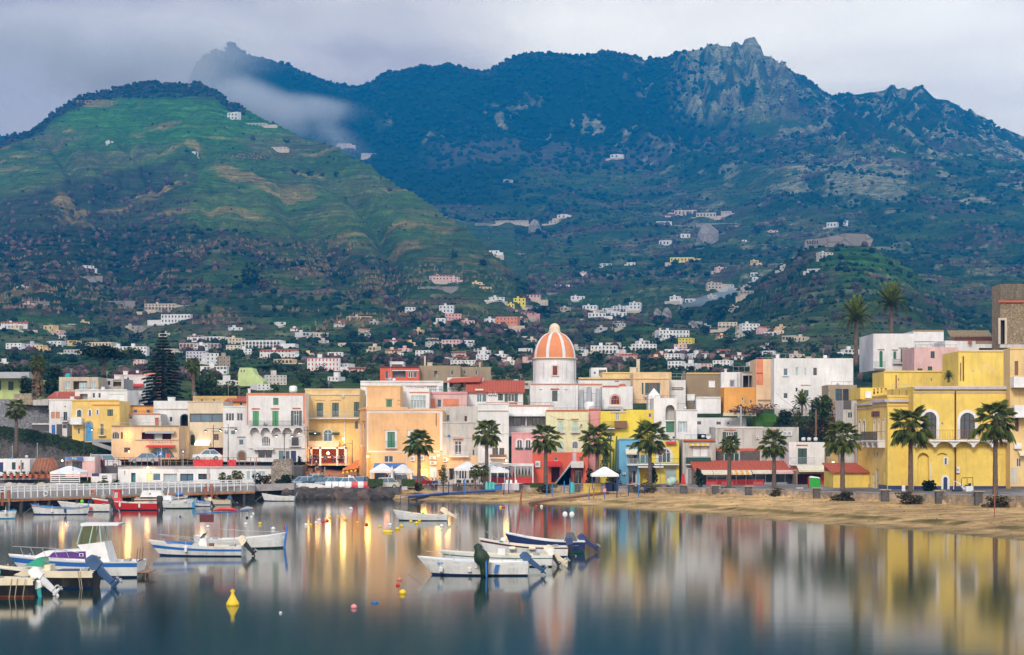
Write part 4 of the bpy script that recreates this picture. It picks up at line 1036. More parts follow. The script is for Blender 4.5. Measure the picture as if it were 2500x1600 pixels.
T('B40','scaffold_house','white concrete house with scaffold poles and a blue tank on top',1634,1674,928,1000,304,8,'white','N 1640 946 1668 953 d=.6;X 1634 948 1674 950 c=dirtyw').bits('rail 1625 912 1672 zinc;rail 1625 920 1672 zinc;tank 1644 946 4 bluep;antenna 1673 905')
T('B35','bare_tan_house','unpainted tan house with a single white window on the right roofs',1675,1762,911,1000,306,9,'brown','W 1730 929 1746 946 f=whitep n=2 g=whitep;L 1675 910 1762 914 c=ochre').bits('dish 1667 960 6;antenna 1700 893')
T('B37','low_white_wall_house','low clean white wall below the unpainted tan house',1700,1760,970,1010,298,6,'white','L 1700 969 1760 972 c=white').bits('chimney 1690 962 9 white')
T('B36','tall_white_house','white house with one small window beside a dark open roof deck',1761,1812,909,1000,304,8,'white','W 1783 929 1792 945 n=2 t=lav;P 1800 912 1802 950 c=zinc').bits('chimney 1775 900 3;rail 1765 905 1810')
T('B36b','open_deck_house','house with a dark open roof deck held on thin posts',1812,1850,909,975,301,8,'dirtyw','N 1814 917 1846 946 d=2.5 c=dstone;P 1827 910 1829 946 c=zinc;L 1808 908 1850 911 c=brown').bits('rail 1790 895 1846 zinc')
T('B34','orange_gable_house','flaking orange wall that steps down behind the garden hedge',1768,1850,946,1010,297,7,'orange','W 1811 972 1815 979 n=1;W 1831 977 1836 985 n=1;W 1818 978 1821 988 n=1')
T('B33','pink_tower_house','narrow tall house, pink in front and cream beside, left of the big white cube',1846,1892,877,1000,296,8,'apric','''
W 1851 917 1856 929 n=1 t=salmon
X 1846 877 1863 940 c=salmon
L 1846 910 1862 912 c=terra
L 1850 976 1882 979 c=brown''').bits('rail 1848 873 1890 zinc;rail 1885 862 1905 zinc')
T('B32','white_cube_villa','big clean white cube villa with seven small deep windows',1890,2083,875,1000,292,12,'white','''
W 1913 900 1923 917 g=glassb n=1
W 1942 897 1949 917 g=glassl n=1
W 1964 898 1969 917 g=glassl n=1
W 1985 898 1995 917 g=glass n=1
W 1913 960 1923 973 g=glass n=1
W 1942 947 1948 957 n=1
W 1962 952 1975 968 g=glassb n=1
W 1887 956 1890 966
L 1955 939 1979 941 c=dirtyw
L 1911 918 1925 920 c=zinc''').bits('rail 1890 864 1952 zinc;antenna 1955 860;antenna 2015 850;tank 2020 866 5 whitep;chimney 1903 864 4 white')
T('B32b','stone_studio','dark stone studio with tall grid windows at the right foot of the white cube villa',2022,2092,940,1030,286,7,'oldtan','''
W 2040 950 2056 978 f=iron n=4 h=1 g=glassb
W 2058 950 2072 978 f=iron n=3 h=1 g=glass
N 2044 979 2056 984 d=.5
W 2070 1006 2081 1020 g=glassl n=2
W 2066 1032 2080 1050''').bits('dish 2050 935 6;rail 2030 932 2080')
T('B32d','narrow_brown_house','narrow weathered house with a small shuttered window beside the hotel',2058,2092,978,1140,262,6,'dirtyw','W 2070 1007 2081 1021 n=2 g=dkgreen;X 2058 978 2078 1000 c=dstone;W 2068 1035 2082 1055;P 2086 985 2088 1130 c=rust')
# top right
T('B30','white_villa','old white villa with green arched doors on the hill at top right',2132,2232,815,905,300,12,'white','''
AD 2147 857 2155 897 c=green l=dirtyw
AS 2181 858 2188 877 c=green l=dirtyw
S 2199 853 2212 884 c=green l=dirtyw
B 2132 884 2160 898 r=green d=.8
B 2178 878 2222 886 r=iron d=.6''').bits('rail 2134 810 2230')
T('B30b','white_villa_wing','plain white wing of the hilltop villa behind its wall walk',2230,2304,808,870,304,10,'white','W 2290 840 2296 845;L 2229 806 2305 809 c=brown;L 2232 832 2304 834 c=white').bits('chimney 2232 836 2 white;chimney 2273 832 2 white')
T('B31','pink_weathered_house','pink house with bare creeper stems over its peeling wall, below the white villa wing',2232,2340,848,910,290,9,'rose','''
S 2272 858 2282 875 c=dkgreen n=1
S 2240 900 2252 907 c=dkgreen n=2
S 2265 895 2276 907 c=dkgreen n=1
W 2300 890 2303 893''').bits('rail 2235 842 2338')
T('B31b','tiled_lean_to','low white house under a yellowish tiled lean-to beside the stone tower',2308,2428,832,880,296,8,'white','''
X 2382 823 2428 840 c=brown
N 2390 850 2425 870 d=2 c=brown''', roof='none')
lt = B['B31b']; m = MB()
for i in range(22):
    q = lt.sx(2322)+i*(lt.sx(2424)-lt.sx(2322))/22; m.tube([(q, -.3, lt.sz(822)), (q+.25, 3.0, lt.sz(806))], .17, 5)
lt.part('roof', m, plain('old_tiles', (.34,.25,.14), .9, 0, .5, 4))
lt.part('under_roof_shade', MB().box(lt.sx(2330), lt.sx(2426), -.1, 2.5, lt.H, lt.sz(823)), C('maroonp')); lt.part('flower_pot', MB().lathe([(.22,0),(.35,.5)], (lt.sx(2366), -.6, lt.H-.5), 10), C('terra'))  # dark solid block under the tiles, shade of the gap put into its colour
T('B29','stone_tower','tall weathered stone tower with a deep black slot window at the right edge',2442,2530,694,880,290,5,'oldtan','''
N 2442 782 2453 840 d=1 c=black
O 2442 782 2453 840 c=tanw w=.35
W 2443 710 2451 728 n=1
N 2455 856 2462 862 d=.4''', roof='none')
tw = B['B29']
for c_ in tw.root.children:
    if c_.name.startswith('wall'): c_.data.materials[0] = stonemat('tower_stone', (.34,.25,.15), 2.6, (.15,.12,.08))
tw.part('string_course', MB().box(-.35, tw.L+.3, -.35, -.002, tw.sz(739), tw.sz(734)), C('terra')); tw.part('rubble_facing', MB().box(-.05, tw.L, -.10, -.002, tw.sz(733.5), tw.sz(695)), stonemat('tuff_upper', (.20,.16,.11), 3, (.10,.08,.06)))
tw.part('ledge', MB().box(-.2, tw.L, -.8, -.102, tw.sz(850), tw.sz(842)), C('dirtyw'))
# yellow hotel
T('H1','hotel_wing','left wing of the yellow hotel with two slim arched windows',2093,2132,977,1200,246,10,'hotel','''
AW 2097 1027 2102 1078 n=1 t=white
AW 2107 1027 2113 1078 n=1 t=white
L 2092 985 2132 990 c=lav d=.35
L 2092 996 2132 998 c=cream
B 2094 1060 2113 1076 r=iron d=.6
Q 2094 1076 2128 1084 n=3 d=.6
N 2128 1157 2131 1198 d=.3 c=white''', Yb=238, trim='hotel')
T('H2','hotel_corner','cream yellow corner front of the hotel with three tall narrow windows and a black sign',2130,2168,968,1200,237,12,'gold','''
W 2133 1030 2137 1077 f=wframe n=1 t=white tw=.12
W 2144 1027 2148 1077 f=wframe n=1 t=white tw=.12
W 2156 1024 2160 1077 f=wframe n=1 t=white tw=.12
L 2129 977 2168 983 c=lav d=.35
L 2129 990 2168 992 c=cream
B 2121 1054 2161 1075 r=iron d=1 sl=white
Q 2121 1077 2161 1093 n=3 d=.9
AW 2132 1105 2135 1119 n=1
AW 2141 1105 2144 1119 n=1
AW 2159 1105 2162 1119 n=1
D 2131 1158 2135 1199 c=whitep
D 2139 1146 2145 1199 c=zinc
D 2158 1152 2163 1195 c=whitep
X 2145 1184 2168 1199 c=navy''', Yb=229, trim='gold')
hs = B['H2']
for i in range(3): hs.part('letter', MB().box(hs.sx(2129+i*6.6), hs.sx(2134.3+i*6.6), -.10, -.02, hs.sz(1018), hs.sz(1005)), C('maroonp'))
T('H3','hotel_middle','plain windowless front of the yellow hotel, left of its big arched windows',2167,2232,968,1200,229,14,'hotel','''
L 2166 975 2232 982 c=lav d=.35
L 2167 989 2232 991 c=cream
X 2167 1186 2232 1200 c=navy''', trim='hotel').bits('rail 2178 938 2228 zinc;rail 2178 950 2228 zinc')
T('H3b','hotel_parapet','low stepped parapet storey with slots on the hotel roof terrace',2100,2185,947,975,243,8,'hotel','''
N 2132 950 2136 963 d=.4 c=maroonp
N 2141 948 2145 961 d=.4 c=maroonp
N 2150 945 2154 959 d=.4 c=maroonp
N 2160 941 2165 956 d=.4 c=maroonp
J 2112 956 2127 972 c=whitep nm=vent d=.2''')
T('H4','hotel_main_block','main block of the yellow hotel with tall dark arched windows over a scalloped balcony',2230,2466,944,1202,226,16,'hotel','''
AW 2254 1006 2286 1072 f=iron n=3 t=white tw=.35
AW 2344 1008 2380 1072 f=iron n=3 t=white tw=.35
AW 2430 1006 2456 1072 f=iron n=2 t=white tw=.35
B 2222 1050 2475 1075 r=rust d=1.3 sl=whitep
Q 2226 1077 2470 1092 n=5 d=1.1
L 2224 944 2466 951 c=lav d=.45
L 2230 956 2466 959 c=cream
P 2330 955 2334 1190 c=maroonp
P 2270 1130 2272 1190 c=wframe
W 2306 1119 2312 1135 n=1 t=white tw=.15
AD 2303 1165 2313 1200 c=navy t=white tw=.25
AN 2240 1106 2268 1186 d=.5 c=hotel
AN 2282 1106 2318 1112 d=.3 c=hotel
C 2334 1140 2342 1155
X 2230 1187 2301 1201 c=navy
X 2316 1187 2466 1201 c=navy
W 2298 1032 2303 1038 n=1
X 2418 1108 2466 1112 c=hotel
C 2424 1136 2432 1150''', trim='hotel')
T('H5','hotel_upper_left','set-back upper storey of the yellow hotel with a rusty pipe',2158,2342,907,950,252,8,'hotel','''
L 2158 905 2342 909 c=hotel
P 2186 916 2189 954 c=rust
W 2192 924 2196 931 n=1
W 2272 924 2276 931 n=1''')
T('H6','hotel_upper_right','tall upper storey of the yellow hotel with patched plaster',2340,2468,858,944,240,9,'hotel','''
P 2350 870 2353 930 c=maroonp
P 2344 886 2346 930 c=maroonp
L 2338 855 2470 859 c=cream''')
hp = B['H6']; m = MB()
for (x, y, r) in [(2411,893,7),(2422,902,6),(2375,905,5),(2395,899,5)]:
    m.add([(hp.sx(x)+r*hp.px*(.8+.3*rnd.random())*cos(2*pi*i/9), -.012, hp.sz(y)+r*hp.px*(.7+.4*rnd.random())*sin(2*pi*i/9)) for i in range(9)], [tuple(range(9))])
hp.part('plaster_patch', m, C('butter'))
T('H7','balcony_house','cream yellow house with white balconies at the right edge next to the hotel',2466,2540,850,1206,224,3,'butter','''
S 2477 882 2486 917 c=wood n=1
B 2466 921 2540 944 r=whitep d=1.6 sl=whitep
B 2468 990 2540 1017 r=whitep d=1.6 sl=whitep
S 2478 1018 2487 1052 c=maroonp n=1
W 2482 1120 2492 1140 n=2
X 2468 1142 2482 1180 c=dirtyw
V 2484 1100 2510 1112 c=creamp d=1
J 2474 1082 2492 1096 c=whitep d=.5
X 2466 1188 2540 1206 c=dstone''', trim='butter')
# ---------------------------------------------------------------- church dome
Yc = 307.0; ch = thing('church_dome', 'orange church dome with white ribs on a round cream drum, topped by a white lantern', 'church', P(1354, 937, Yc), group='')
q = m_px(1, Yc); R = 53.5*q
def lz(y): return (937-y)*q
MB().lathe([(R*1.0, -3), (R*1.0, lz(930)), (R*.985, lz(930)), (R*.985, lz(880)), (R*1.03, lz(880)), (R*1.05, lz(877)), (R*1.03, lz(875)), (R*.9, lz(875))], (0,0,0), 40).build('drum', C('white'), ch, smooth=False)
for k in range(8):
    a = pi/8 + k*pi/4 - pi/2; MB().lathe([(R*1.012, lz(930)), (R*1.012, lz(882))], (0,0,0), 2, a-.05, a+.05).build('pilaster', C('white'), ch)
MB().lathe([(R*1.045, lz(879)), (R*1.06, lz(877.5)), (R*1.045, lz(876))], (0,0,0), 40).build('cornice', C('oldtan'), ch)
prof = []
for i in range(15):
    t = i/14*pi/2*.90; prof.append((R*.955*cos(t)**.92, lz(876) + 64*q*sin(t)/sin(pi/2*.90)))
dm = plaster('dome_orange', (.76, .28, .13), .25, (.45, .2, .12))
MB().lathe(prof, (0,0,0), 48).build('dome', dm, ch, smooth=True)
for k in range(8):
    a = k*pi/4 + radians(22.5) - pi/2 + radians(2); w_ = .075; m = MB(); L_ = len(prof)
    for i in range(L_-1):
        (r0, z0), (r1, z1) = prof[i], prof[i+1]; e = .10
        pts = []
        for r_, z_ in ((r0, z0), (r1, z1)):
            ww = w_*R*(.55+.45*r_/R)
            for sgn in (-1, 1):
                for ee in (0, e): rr = r_+ee; pts.append((rr*cos(a)-sgn*ww*sin(a), rr*sin(a)+sgn*ww*cos(a), z_+ee*.3))
        m.add(pts, [(1,3,7,5),(0,1,5,4),(3,2,6,7)])
    m.build('rib', C('white'), ch)
zt = prof[-1][1]
MB().lathe([(14.5*q, zt-.3), (15.5*q, zt), (15.5*q, zt+.12), (13.5*q, zt+.2), (13.2*q, zt+.55), (13.0*q, zt+.75), (11.5*q, zt+1.05), (8*q, zt+1.33), (3*q, zt+1.5), (.01, zt+1.53)], (0,0,0), 24).build('lantern', C('cream'), ch, smooth=True)
MB().tube([(0,0,zt+1.45),(0,0,zt+2.4)], .05, 6).ball((0,0,zt+1.75), .16, 8).box(-.22, .22, -.03, .03, zt+2.05, zt+2.13).build('finial', C('iron'), ch)
wz0, wz1 = lz(918), lz(896); ww = 5.5*q
m = MB().box(-ww-.18, -ww, -R*1.02, -R*.95, wz0, wz1+.2).box(ww, ww+.18, -R*1.02, -R*.95, wz0, wz1+.2).box(-ww, ww, -R*1.02, -R*.95, wz1, wz1+.2).box(-ww-.25, ww+.25, -R*1.05, -R*.95, wz0-.15, wz0)
wd = m.build('window', C('cream'), ch); MB().box(-ww, ww, -R*.995, -R*.96, wz0, wz1).build('pane', C('maroon'), wd)
for k in (-1, 1):
    m = MB()
    for i in range(10):
        t0, t1 = pi*i/10, pi*(i+1)/10
    m.lathe([(R*1.008, lz(925)), (R*1.008, lz(888))], (0,0,0), 1, -pi/2+k*.55-.012, -pi/2+k*.55+.012)
    m.build('moulding', C('dirtyw'), ch)
m = MB()
for k in range(3):      # slate roof ribs beside the drum
    pass
# tarps shrouding chimneys
for i, (x, w_, yt) in enumerate([(1420, 7, 952), (1438, 9, 945), (1459, 7, 950)]):
    Yt = 296; th = thing('covered_chimney', ['left grey tarpaulin covered chimney right of the church base', 'middle and tallest grey tarpaulin covered chimney right of the church base', 'right grey tarpaulin covered chimney right of the church base'][i], 'chimney', P(x, 986, Yt), group='tarpaulin covered chimneys')
    MB().lathe([(m_px(w_, Yt), -1.5), (m_px(w_*.95, Yt), .1), (m_px(w_*.8, Yt), m_px(986-yt, Yt)*.6), (m_px(w_*.7, Yt), m_px(986-yt, Yt)), (.01, m_px(986-yt, Yt)+.1)], (0,0,0), 7).build('cover', C('zinc'), th)
# ruled roof of the veranda, stone ramps, retaining walls
# ---------------------------------------------------------------- vegetation
def leafmat(name, c1, c2, rough=.7):
    if name in _mats: return _mats[name]
    m, t, b = _nodes(name); L = t.links; g = t.nodes.new('ShaderNodeNewGeometry')
    r = t.nodes.new('ShaderNodeValToRGB'); e = r.color_ramp.elements; e[0].color = c1+(1,); e[1].color = c2+(1,)
    L.new(g.outputs['Random Per Island'], r.inputs[0]); L.new(r.outputs[0], b.inputs['Base Color']); b.inputs['Roughness'].default_value = rough; b.inputs['Specular IOR Level'].default_value = .2
    _mats[name] = m; return m
FR = leafmat('palm_green', (.045,.075,.014), (.20,.23,.04)); FRB = leafmat('palm_dry', (.10,.06,.03), (.19,.12,.05)); TRK = plain('palm_trunk', (.15,.105,.08), .95, 0, .45, 4.0, .05)
DK = leafmat('leaf_dark', (.010,.024,.010), (.032,.055,.018)); MD = leafmat('leaf_mid', (.022,.048,.014), (.085,.13,.03)); OL = leafmat('leaf_olive', (.05,.07,.02), (.14,.15,.04))
BR = leafmat('twig_brown', (.07,.045,.04), (.20,.13,.11)); RD = leafmat('reed_tan', (.10,.065,.035), (.26,.17,.09)); ARM = leafmat('araucaria', (.012,.022,.010), (.05,.06,.022))
def fan_frond(droop, n=19, L=1.25, R=.95):
    m = MB(); pts = []
    for i in range(5):
        t = i/4; pts.append((L*t*(1-.12*droop*t), 0, L*(.25*t-.55*droop*t*t)))
    m.tube(pts, [.035,.03,.025,.022,.02], 3, False); bx, _, bz = pts[-1]
    for i in range(n):
        a = radians(-115+230*i/(n-1)); rr = R*(.78+.22*cos(a*.6))*(.9+.2*rnd.random()); w_ = .055
        dx, dy = cos(a*.82), sin(a*.82); sag = (.18+.55*droop)*rr
        tip = (bx+dx*rr, dy*rr, bz-sag*(1.15+.3*rnd.random())); mid = (bx+dx*rr*.55, dy*rr*.55, bz+.05-sag*.28)
        m.add([(bx,0,bz), (mid[0]-dy*w_,mid[1]+dx*w_,mid[2]), tip, (mid[0]+dy*w_,mid[1]-dx*w_,mid[2])], [(0,1,2),(0,2,3)])
    return m
FM = [fan_frond(d).mesh('frond', FR) for d in (.05,.25,.5,.9,1.2)]; FMD = [fan_frond(d, 9, 1.0, .8).mesh('frond', FRB) for d in (1.5, 1.9)]
def date_frond(droop, L=3.1):
    m = MB(); pts = []; n = 9
    for i in range(n): t = i/(n-1); pts.append((L*t*(1-.22*droop*t*t), 0, L*(.42*t-(.25+.62*droop)*t*t)))
    m.tube(pts, [.05-.004*i for i in range(n)], 3, False)
    for i in range(34):
        t = .10+.90*i/33; k = t*(n-1); j = min(int(k), n-2); f = k-j; p = [pts[j][q]*(1-f)+pts[j+1][q]*f for q in range(3)]; ll = .52*(1-.5*abs(t-.4))*(.85+.3*rnd.random())
        for sg in (-1, 1): m.add([(p[0],0,p[2]), (p[0]+.15,0,p[2]+.02), (p[0]+ll*.55, sg*ll*.75, p[2]-ll*.25)], [(0,1,2)])
    return m
DM = [date_frond(d).mesh('frond', FR) for d in (-.1,.2,.55,1.0)]; DMD = [date_frond(1.4, 2.4).mesh('frond', FRB)]
def palm(name, label, x, yb, yc, r, Y, kind='fan', shaggy=0, tr=.24, group='fan palms along the waterfront', lean=0):
    zb = py2z(yb, Y); H = py2z(yc, Y)-zb; R = m_px(r, Y); root = thing(name, label, 'palm tree', (px2X(x, Y), Y, zb), rnd.random()*6, group)
    m = MB(); n = 12; pts = [(lean*(i/n)**2*cos(i), lean*(i/n)**2, H*i/n-(.2 if i == 0 else 0)) for i in range(n+1)]
    m.tube(pts, [tr*(1.25-.45*i/n)*(1+.08*(i%2)) for i in range(n+1)], 9); m.build('trunk', TRK, root, smooth=True)
    top = pts[-1]; sc_f = R/(1.72 if kind == 'fan' else 2.5)
    if shaggy or kind == 'fan':
        m = MB(); k = shaggy or 1.0
        for i in range(int(70*k)):
            a = rnd.random()*6.28; z = top[2]-rnd.random()*(1.2+1.6*k if shaggy else .9); q = tr*1.0+.16*rnd.random()+.14*k*rnd.random(); w_ = .07
            m.add([(q*.5*cos(a), q*.5*sin(a), z+.35), (q*1.35*cos(a+w_*3), q*1.35*sin(a+w_*3), z-.55*rnd.random()-.15), (q*1.35*cos(a-w_*3), q*1.35*sin(a-w_*3), z-.4)], [(0,1,2)])
        m.build('dry_skirt', FRB, root)
    N_ = int((36 if kind == 'fan' else 62)*rnd.uniform(.78, 1.12)); sq = rnd.uniform(.88, 1.15); dr_ = rnd.uniform(.84, .93); ms = FM if kind == 'fan' else DM; md = FMD if kind == 'fan' else DMD
    for i in range(N_):
        t = i/N_; az = i*2.39996+rnd.random()*.3; e = radians((78-108*t**.85)*sq if kind == 'fan' else 82-100*t)
        dry = t > dr_; me = rnd.choice(md) if dry else ms[min(len(ms)-1, int(t*len(ms)*1.05))]
        o = link('frond', me, root, top); o.rotation_euler = (0, -e*.85, az); s_ = sc_f*(.85+.3*rnd.random())*(.8 if dry else 1); o.scale = (s_, s_, s_)
    return root
PL = 'tall fan palm on the beach promenade '
palm('fan_palm','fan palm standing alone at the far left edge above the quay',40,1112,1000,24,277)
palm('fan_palm','thick shaggy palm with a hanging skirt of dead fronds on the left slope',92,962,888,18,300,shaggy=2.4,tr=.45)
palm('fan_palm','palm rising directly right of the dark araucaria',472,975,893,18,310,shaggy=.8)
palm('fan_palm','fan palm in front of the peach building, beside its lit shop door',1023,1186,1083,30,261)
palm('fan_palm','fan palm in front of the tall white house, above the white parasols',1188,1183,1058,31,260)
palm('fan_palm','fan palm in front of the pink house and coral red ground floor',1332,1193,1070,33,258)
palm('fan_palm','fan palm between the pale yellow house and the deep yellow block',1458,1190,1077,37,260)
palm('fan_palm','fan palm in front of the sky blue house and the yellow arch house',1587,1194,1070,38,255)
palm('fan_palm','small short-fronded palm in front of the dark stone storey',1780,1196,1085,22,246,lean=.1)
palm('fan_palm','palm with sparse drooping fronds in front of the house with three air conditioners',1890,1200,1085,32,240)
palm('fan_palm','fan palm just left of the yellow hotel, in front of the sloping red roof',2057,1206,1070,38,222)
palm('fan_palm','large fan palm in front of the left corner of the yellow hotel',2223,1212,1042,48,212)
palm('fan_palm','large fan palm in front of the right end of the yellow hotel balcony',2430,1220,1030,50,204)
palm('date_palm','left and lower of two feathery date palms against the mountain',2090,890,782,42,296,'date',0,.30,'feathery date palms on the hilltop')
palm('date_palm','right and higher of two feathery date palms above the white villa roof',2176,826,745,40,318,'date',0,.30,'feathery date palms on the hilltop')
for x, y, lb in ((1160,1150,'small yellowing palm in a blue tub on the beach, left of two'),(1181,1150,'small palm in a blue tub on the beach, right of two')):
    palm('potted_palm', lb, x, 1190, y, 13, 256, tr=.09, group='small potted palms on the sand')
palm('dwarf_palm','small spiky palm on the roof terrace of the yellow hotel',2316,930,921,12,228,'date',tr=.12,group='')
palm('dwarf_palm','small spiky palm behind the roof wall left of the red pantile roof',1121,956,952,8,300,'date',tr=.1,group='')
for i,(x,y,r) in enumerate([(543,1164,9),(573,1156,7),(585,1161,9),(560,1168,7)]):
    palm('dwarf_palm', ['leftmost','tallest','rightmost','lowest'][i]+' of four stubby palms in front of the white harbour bar', x, 1183, y, r, 256, 'fan', tr=.07, group='stubby palms by the harbour bar')
def leafy(r, h, n, size, clumps=14, flat=1.0, seed=1, hollow=.55, spiky=0):
    g = random.Random(seed); cs = [(g.gauss(0,.42)*r, g.gauss(0,.42)*r, (g.random()-.5)*h*flat, .35+.35*g.random()) for _ in range(clumps)]; m = MB()
    for _ in range(n):
        c = g.choice(cs); u = g.random()*2-1; a = g.random()*6.28; q = sqrt_(1-u*u); rr = c[3]*r*(hollow+(1-hollow)*g.random()); hh = c[3]*h*.62*(hollow+(1-hollow)*g.random())
        x, y, z = c[0]+rr*q*cos(a), c[1]+rr*q*sin(a), c[2]+hh*u; s_ = size*(.6+.8*g.random()); b = g.random()*6.28; t = g.random()*1.4-.3
        e1 = (cos(b)*s_, sin(b)*s_, spiky*s_); e2 = (-sin(b)*s_*cos(t)*.6, cos(b)*s_*cos(t)*.6, s_*sin(t)*.8+.1*s_)
        m.add([(x-e1[0],y-e1[1],z-e1[2]),(x+e2[0],y+e2[1],z+e2[2]),(x+e1[0],y+e1[1],z+e1[2]),(x-e2[0],y-e2[1],z-e2[2])], [(0,1,2,3)])
    return m
def sqrt_(v): return math.sqrt(max(0, v))
def tree(name, label, cat, x, yb, yt, w_, Y, mat, kind='round', n=900, size=None, group=None, seed=None, zfix=None):
    zb = py2z(yb, Y) if zfix is None else zfix; H = py2z(yt, Y)-zb; R = m_px(w_, Y)/2; root = thing(name, label, cat, (px2X(x, Y), Y, zb), 0, group); seed = seed or int(x+yb)
    size = size or max(.10, R*.075)
    tm = plain('bark', (.09,.065,.05), .95, 0, .4, 4)
    if kind == 'round': hb = H*.18; m = leafy(R*.86, H-hb, n, size, 16, 1.0, seed); cz = (H+hb)/2
    if kind == 'shrub': hb = 0; m = leafy(R*.86, H, n, size, 14, .9, seed); cz = H*.45
    if kind == 'umbrella': hb = H*.55; m = leafy(R*.9, (H-hb), n, size, 26, .55, seed, .4); cz = (H+hb)/2
    if kind == 'cone':
        m = MB(); g = random.Random(seed); cz = 0; hb = H*.1
        for _ in range(n):
            t = g.random()**1.3; rr = R*(1-t)*(.5+.5*g.random()); a = g.random()*6.28; s_ = size; z = hb+(H-hb)*t; b = g.random()*6.28
            m.add([(rr*cos(a)-s_*cos(b),rr*sin(a)-s_*sin(b),z),(rr*cos(a),rr*sin(a),z+s_),(rr*cos(a)+s_*cos(b),rr*sin(a)+s_*sin(b),z-.2*s_)], [(0,1,2)])
    c = m.build('crown', mat, root); c.location = (0,0,cz)
    if kind != 'shrub':
        t = MB().tube([(0,0,-.3),(R*.05,0,H*.4),(0,0,H*.8)], [R*.10+.05, R*.07+.04, R*.03+.02], 6)
        for k in range(4): a = k*1.6; t.tube([(0,0,H*.35),(R*.45*cos(a),R*.45*sin(a),H*.62)], [R*.045+.02, .02], 4)
        t.build('trunk', tm, root)
    return root
# araucaria with whorled drooping boughs
def araucaria(label, x, yb, yt, w_, Y):
    zb = py2z(yb, Y); H = py2z(yt, Y)-zb; R = m_px(w_, Y)/2; root = thing('araucaria_tree', label, 'tree', (px2X(x, Y), Y, zb), 0)
    MB().tube([(0,0,-.5),(0,0,H*.6),(0,0,H)], [.4,.22,.03], 8).build('trunk', plain('bark', (.09,.065,.05), .95), root)
    g = random.Random(4); nt_ = 26
    for k in range(nt_):
        t = k/(nt_-1); z = H*(.06+.92*t); r = R*(1-t)**.62*(1.0 if t > .08 else .9)*(.85+.25*g.random()); m = MB(); nb = 9 if t < .7 else 5
        for j in range(nb):
            a = 6.28*j/nb+k*.7+g.random()*.4; rr = r*(.75+.4*g.random()); pts = [(rr*s_*cos(a), rr*s_*sin(a), z+rr*(.16*s_-.22*s_*s_)+(rr*.10 if t > .75 else 0)*s_) for s_ in (0,.35,.7,1)]
            m.tube(pts, [.07,.05,.03,.015], 3, False)
            for q in range(int(26+95*(1-t))):
                s_ = .12+.88*g.random(); p = (rr*s_*cos(a), rr*s_*sin(a), z+rr*(.16*s_-.22*s_*s_)); b = a+g.choice((-1,1))*(.6+.5*g.random()); l = (.35+.55*g.random())*(1.15-s_*.5)*(.6+.7*(1-t)); w2 = .14
                m.add([(p[0]-w2*sin(b),p[1]+w2*cos(b),p[2]),(p[0]+l*cos(b),p[1]+l*sin(b),p[2]-.18*l+.25*l*g.random()),(p[0]+w2*sin(b),p[1]-w2*cos(b),p[2]+.05)], [(0,1,2)])
                m.add([(p[0],p[1],p[2]+.1),(p[0]+.7*l*cos(b),p[1]+.7*l*sin(b),p[2]-.25),(p[0]+.5*l*cos(b),p[1]+.5*l*sin(b),p[2]+.15)], [(0,1,2)])
        m.build('bough', ARM, root)
araucaria('very tall dark araucaria rising above the left roofs, thin at its top', 398, 1012, 806, 118, 318)
tree('umbrella_pine','broad dark umbrella pine on the left hillside above the unfinished house','tree',252,912,845,118,345,DK,'umbrella',2600,.30)
tree('umbrella_pine','smaller paler umbrella pine right behind the broad dark one','tree',322,905,850,52,420,MD,'umbrella',900,.26)
tree('broadleaf_tree','bushy green tree beside the palm right of the araucaria','tree',515,985,915,70,335,MD,'round',2200,.24)
tree('broadleaf_tree','low olive green tree behind the cream building roof','tree',560,975,938,70,340,OL,'round',1500,.2)
tree('broadleaf_tree','dark tree hiding the foot of the palm right of the araucaria','tree',490,985,925,46,340,DK,'round',1200,.24)
tree('hedge_tree','dark hedge-like tree behind the shaggy palm on the left slope','tree',128,955,898,66,335,DK,'shrub',2200,.26)
tree('hedge_tree','dark tree beneath the old canopy house at the left edge','tree',60,975,925,52,322,DK,'shrub',1300,.24)
tree('hedge_tree','long dark hedge at the far left behind the canopy house','tree',20,925,893,90,345,DK,'shrub',1600,.26)
# garden of the white cube villa
tree('garden_tree','dark clipped shrub at the foot of the white cube villa','shrub',1915,1045,1004,60,281,DK,'shrub',1800,.16)
tree('garden_tree','bright green small tree left of the orange fruited creeper','tree',1948,1052,1012,34,279,OL,'round',900,.13)
tree('garden_tree','large brown and green creeper tree with orange fruit beside the stone studio','tree',2010,1060,975,84,280,leafmat('creeper', (.04,.04,.02), (.16,.10,.06)),'shrub',3600,.16)
tree('garden_tree','leafy green treetop beside the windows of the stone studio','tree',2005,1020,968,60,277,MD,'shrub',1500,.16)
m = MB(); g = random.Random(3)
for _ in range(60): m.ball((g.uniform(-2.2,2.2), g.uniform(-1,0), g.uniform(-.9,1.3)), .07, 5)
o = m.build('orange_fruit', C('orangep'), None); o.location = P(2028, 1002, 278.2); o['label'] = 'orange fruit scattered over the creeper tree'; o['kind'] = 'stuff'
palm('garden_palm','ragged palm leaning out of the garden beneath the white cube villa',1958,1010,987,24,278,'date',tr=.15,group='')
tree('clipped_hedge','long clipped brownish hedge on the garden wall below the orange gable house','hedge',1838,1010,990,110,287,BR,'shrub',1600,.14)
for i,(x,y0,y1,w_) in enumerate([(1820,1060,1045,26),(1872,1062,1046,24)]): tree('garden_shrub', ['left','right'][i]+' low dark shrub on the green lawn terrace','shrub',x,y0,y1,w_,282,DK,'shrub',400,.12)
tree('cactus_clump','tall slim cactus clump against the yellow wall beside the palm','cactus',1478,1150,1085,22,273,MD,'shrub',700,.16)
m = MB()
for i,(x,h) in enumerate([(-.7,4.6),(-.3,5.4),(.1,4.9),(.5,3.8),(.8,5.6)]):
    m.tube([(x,0,0),(x*1.15,0,h*.5),(x*1.3,.1,h)], [.13,.14,.09], 7)
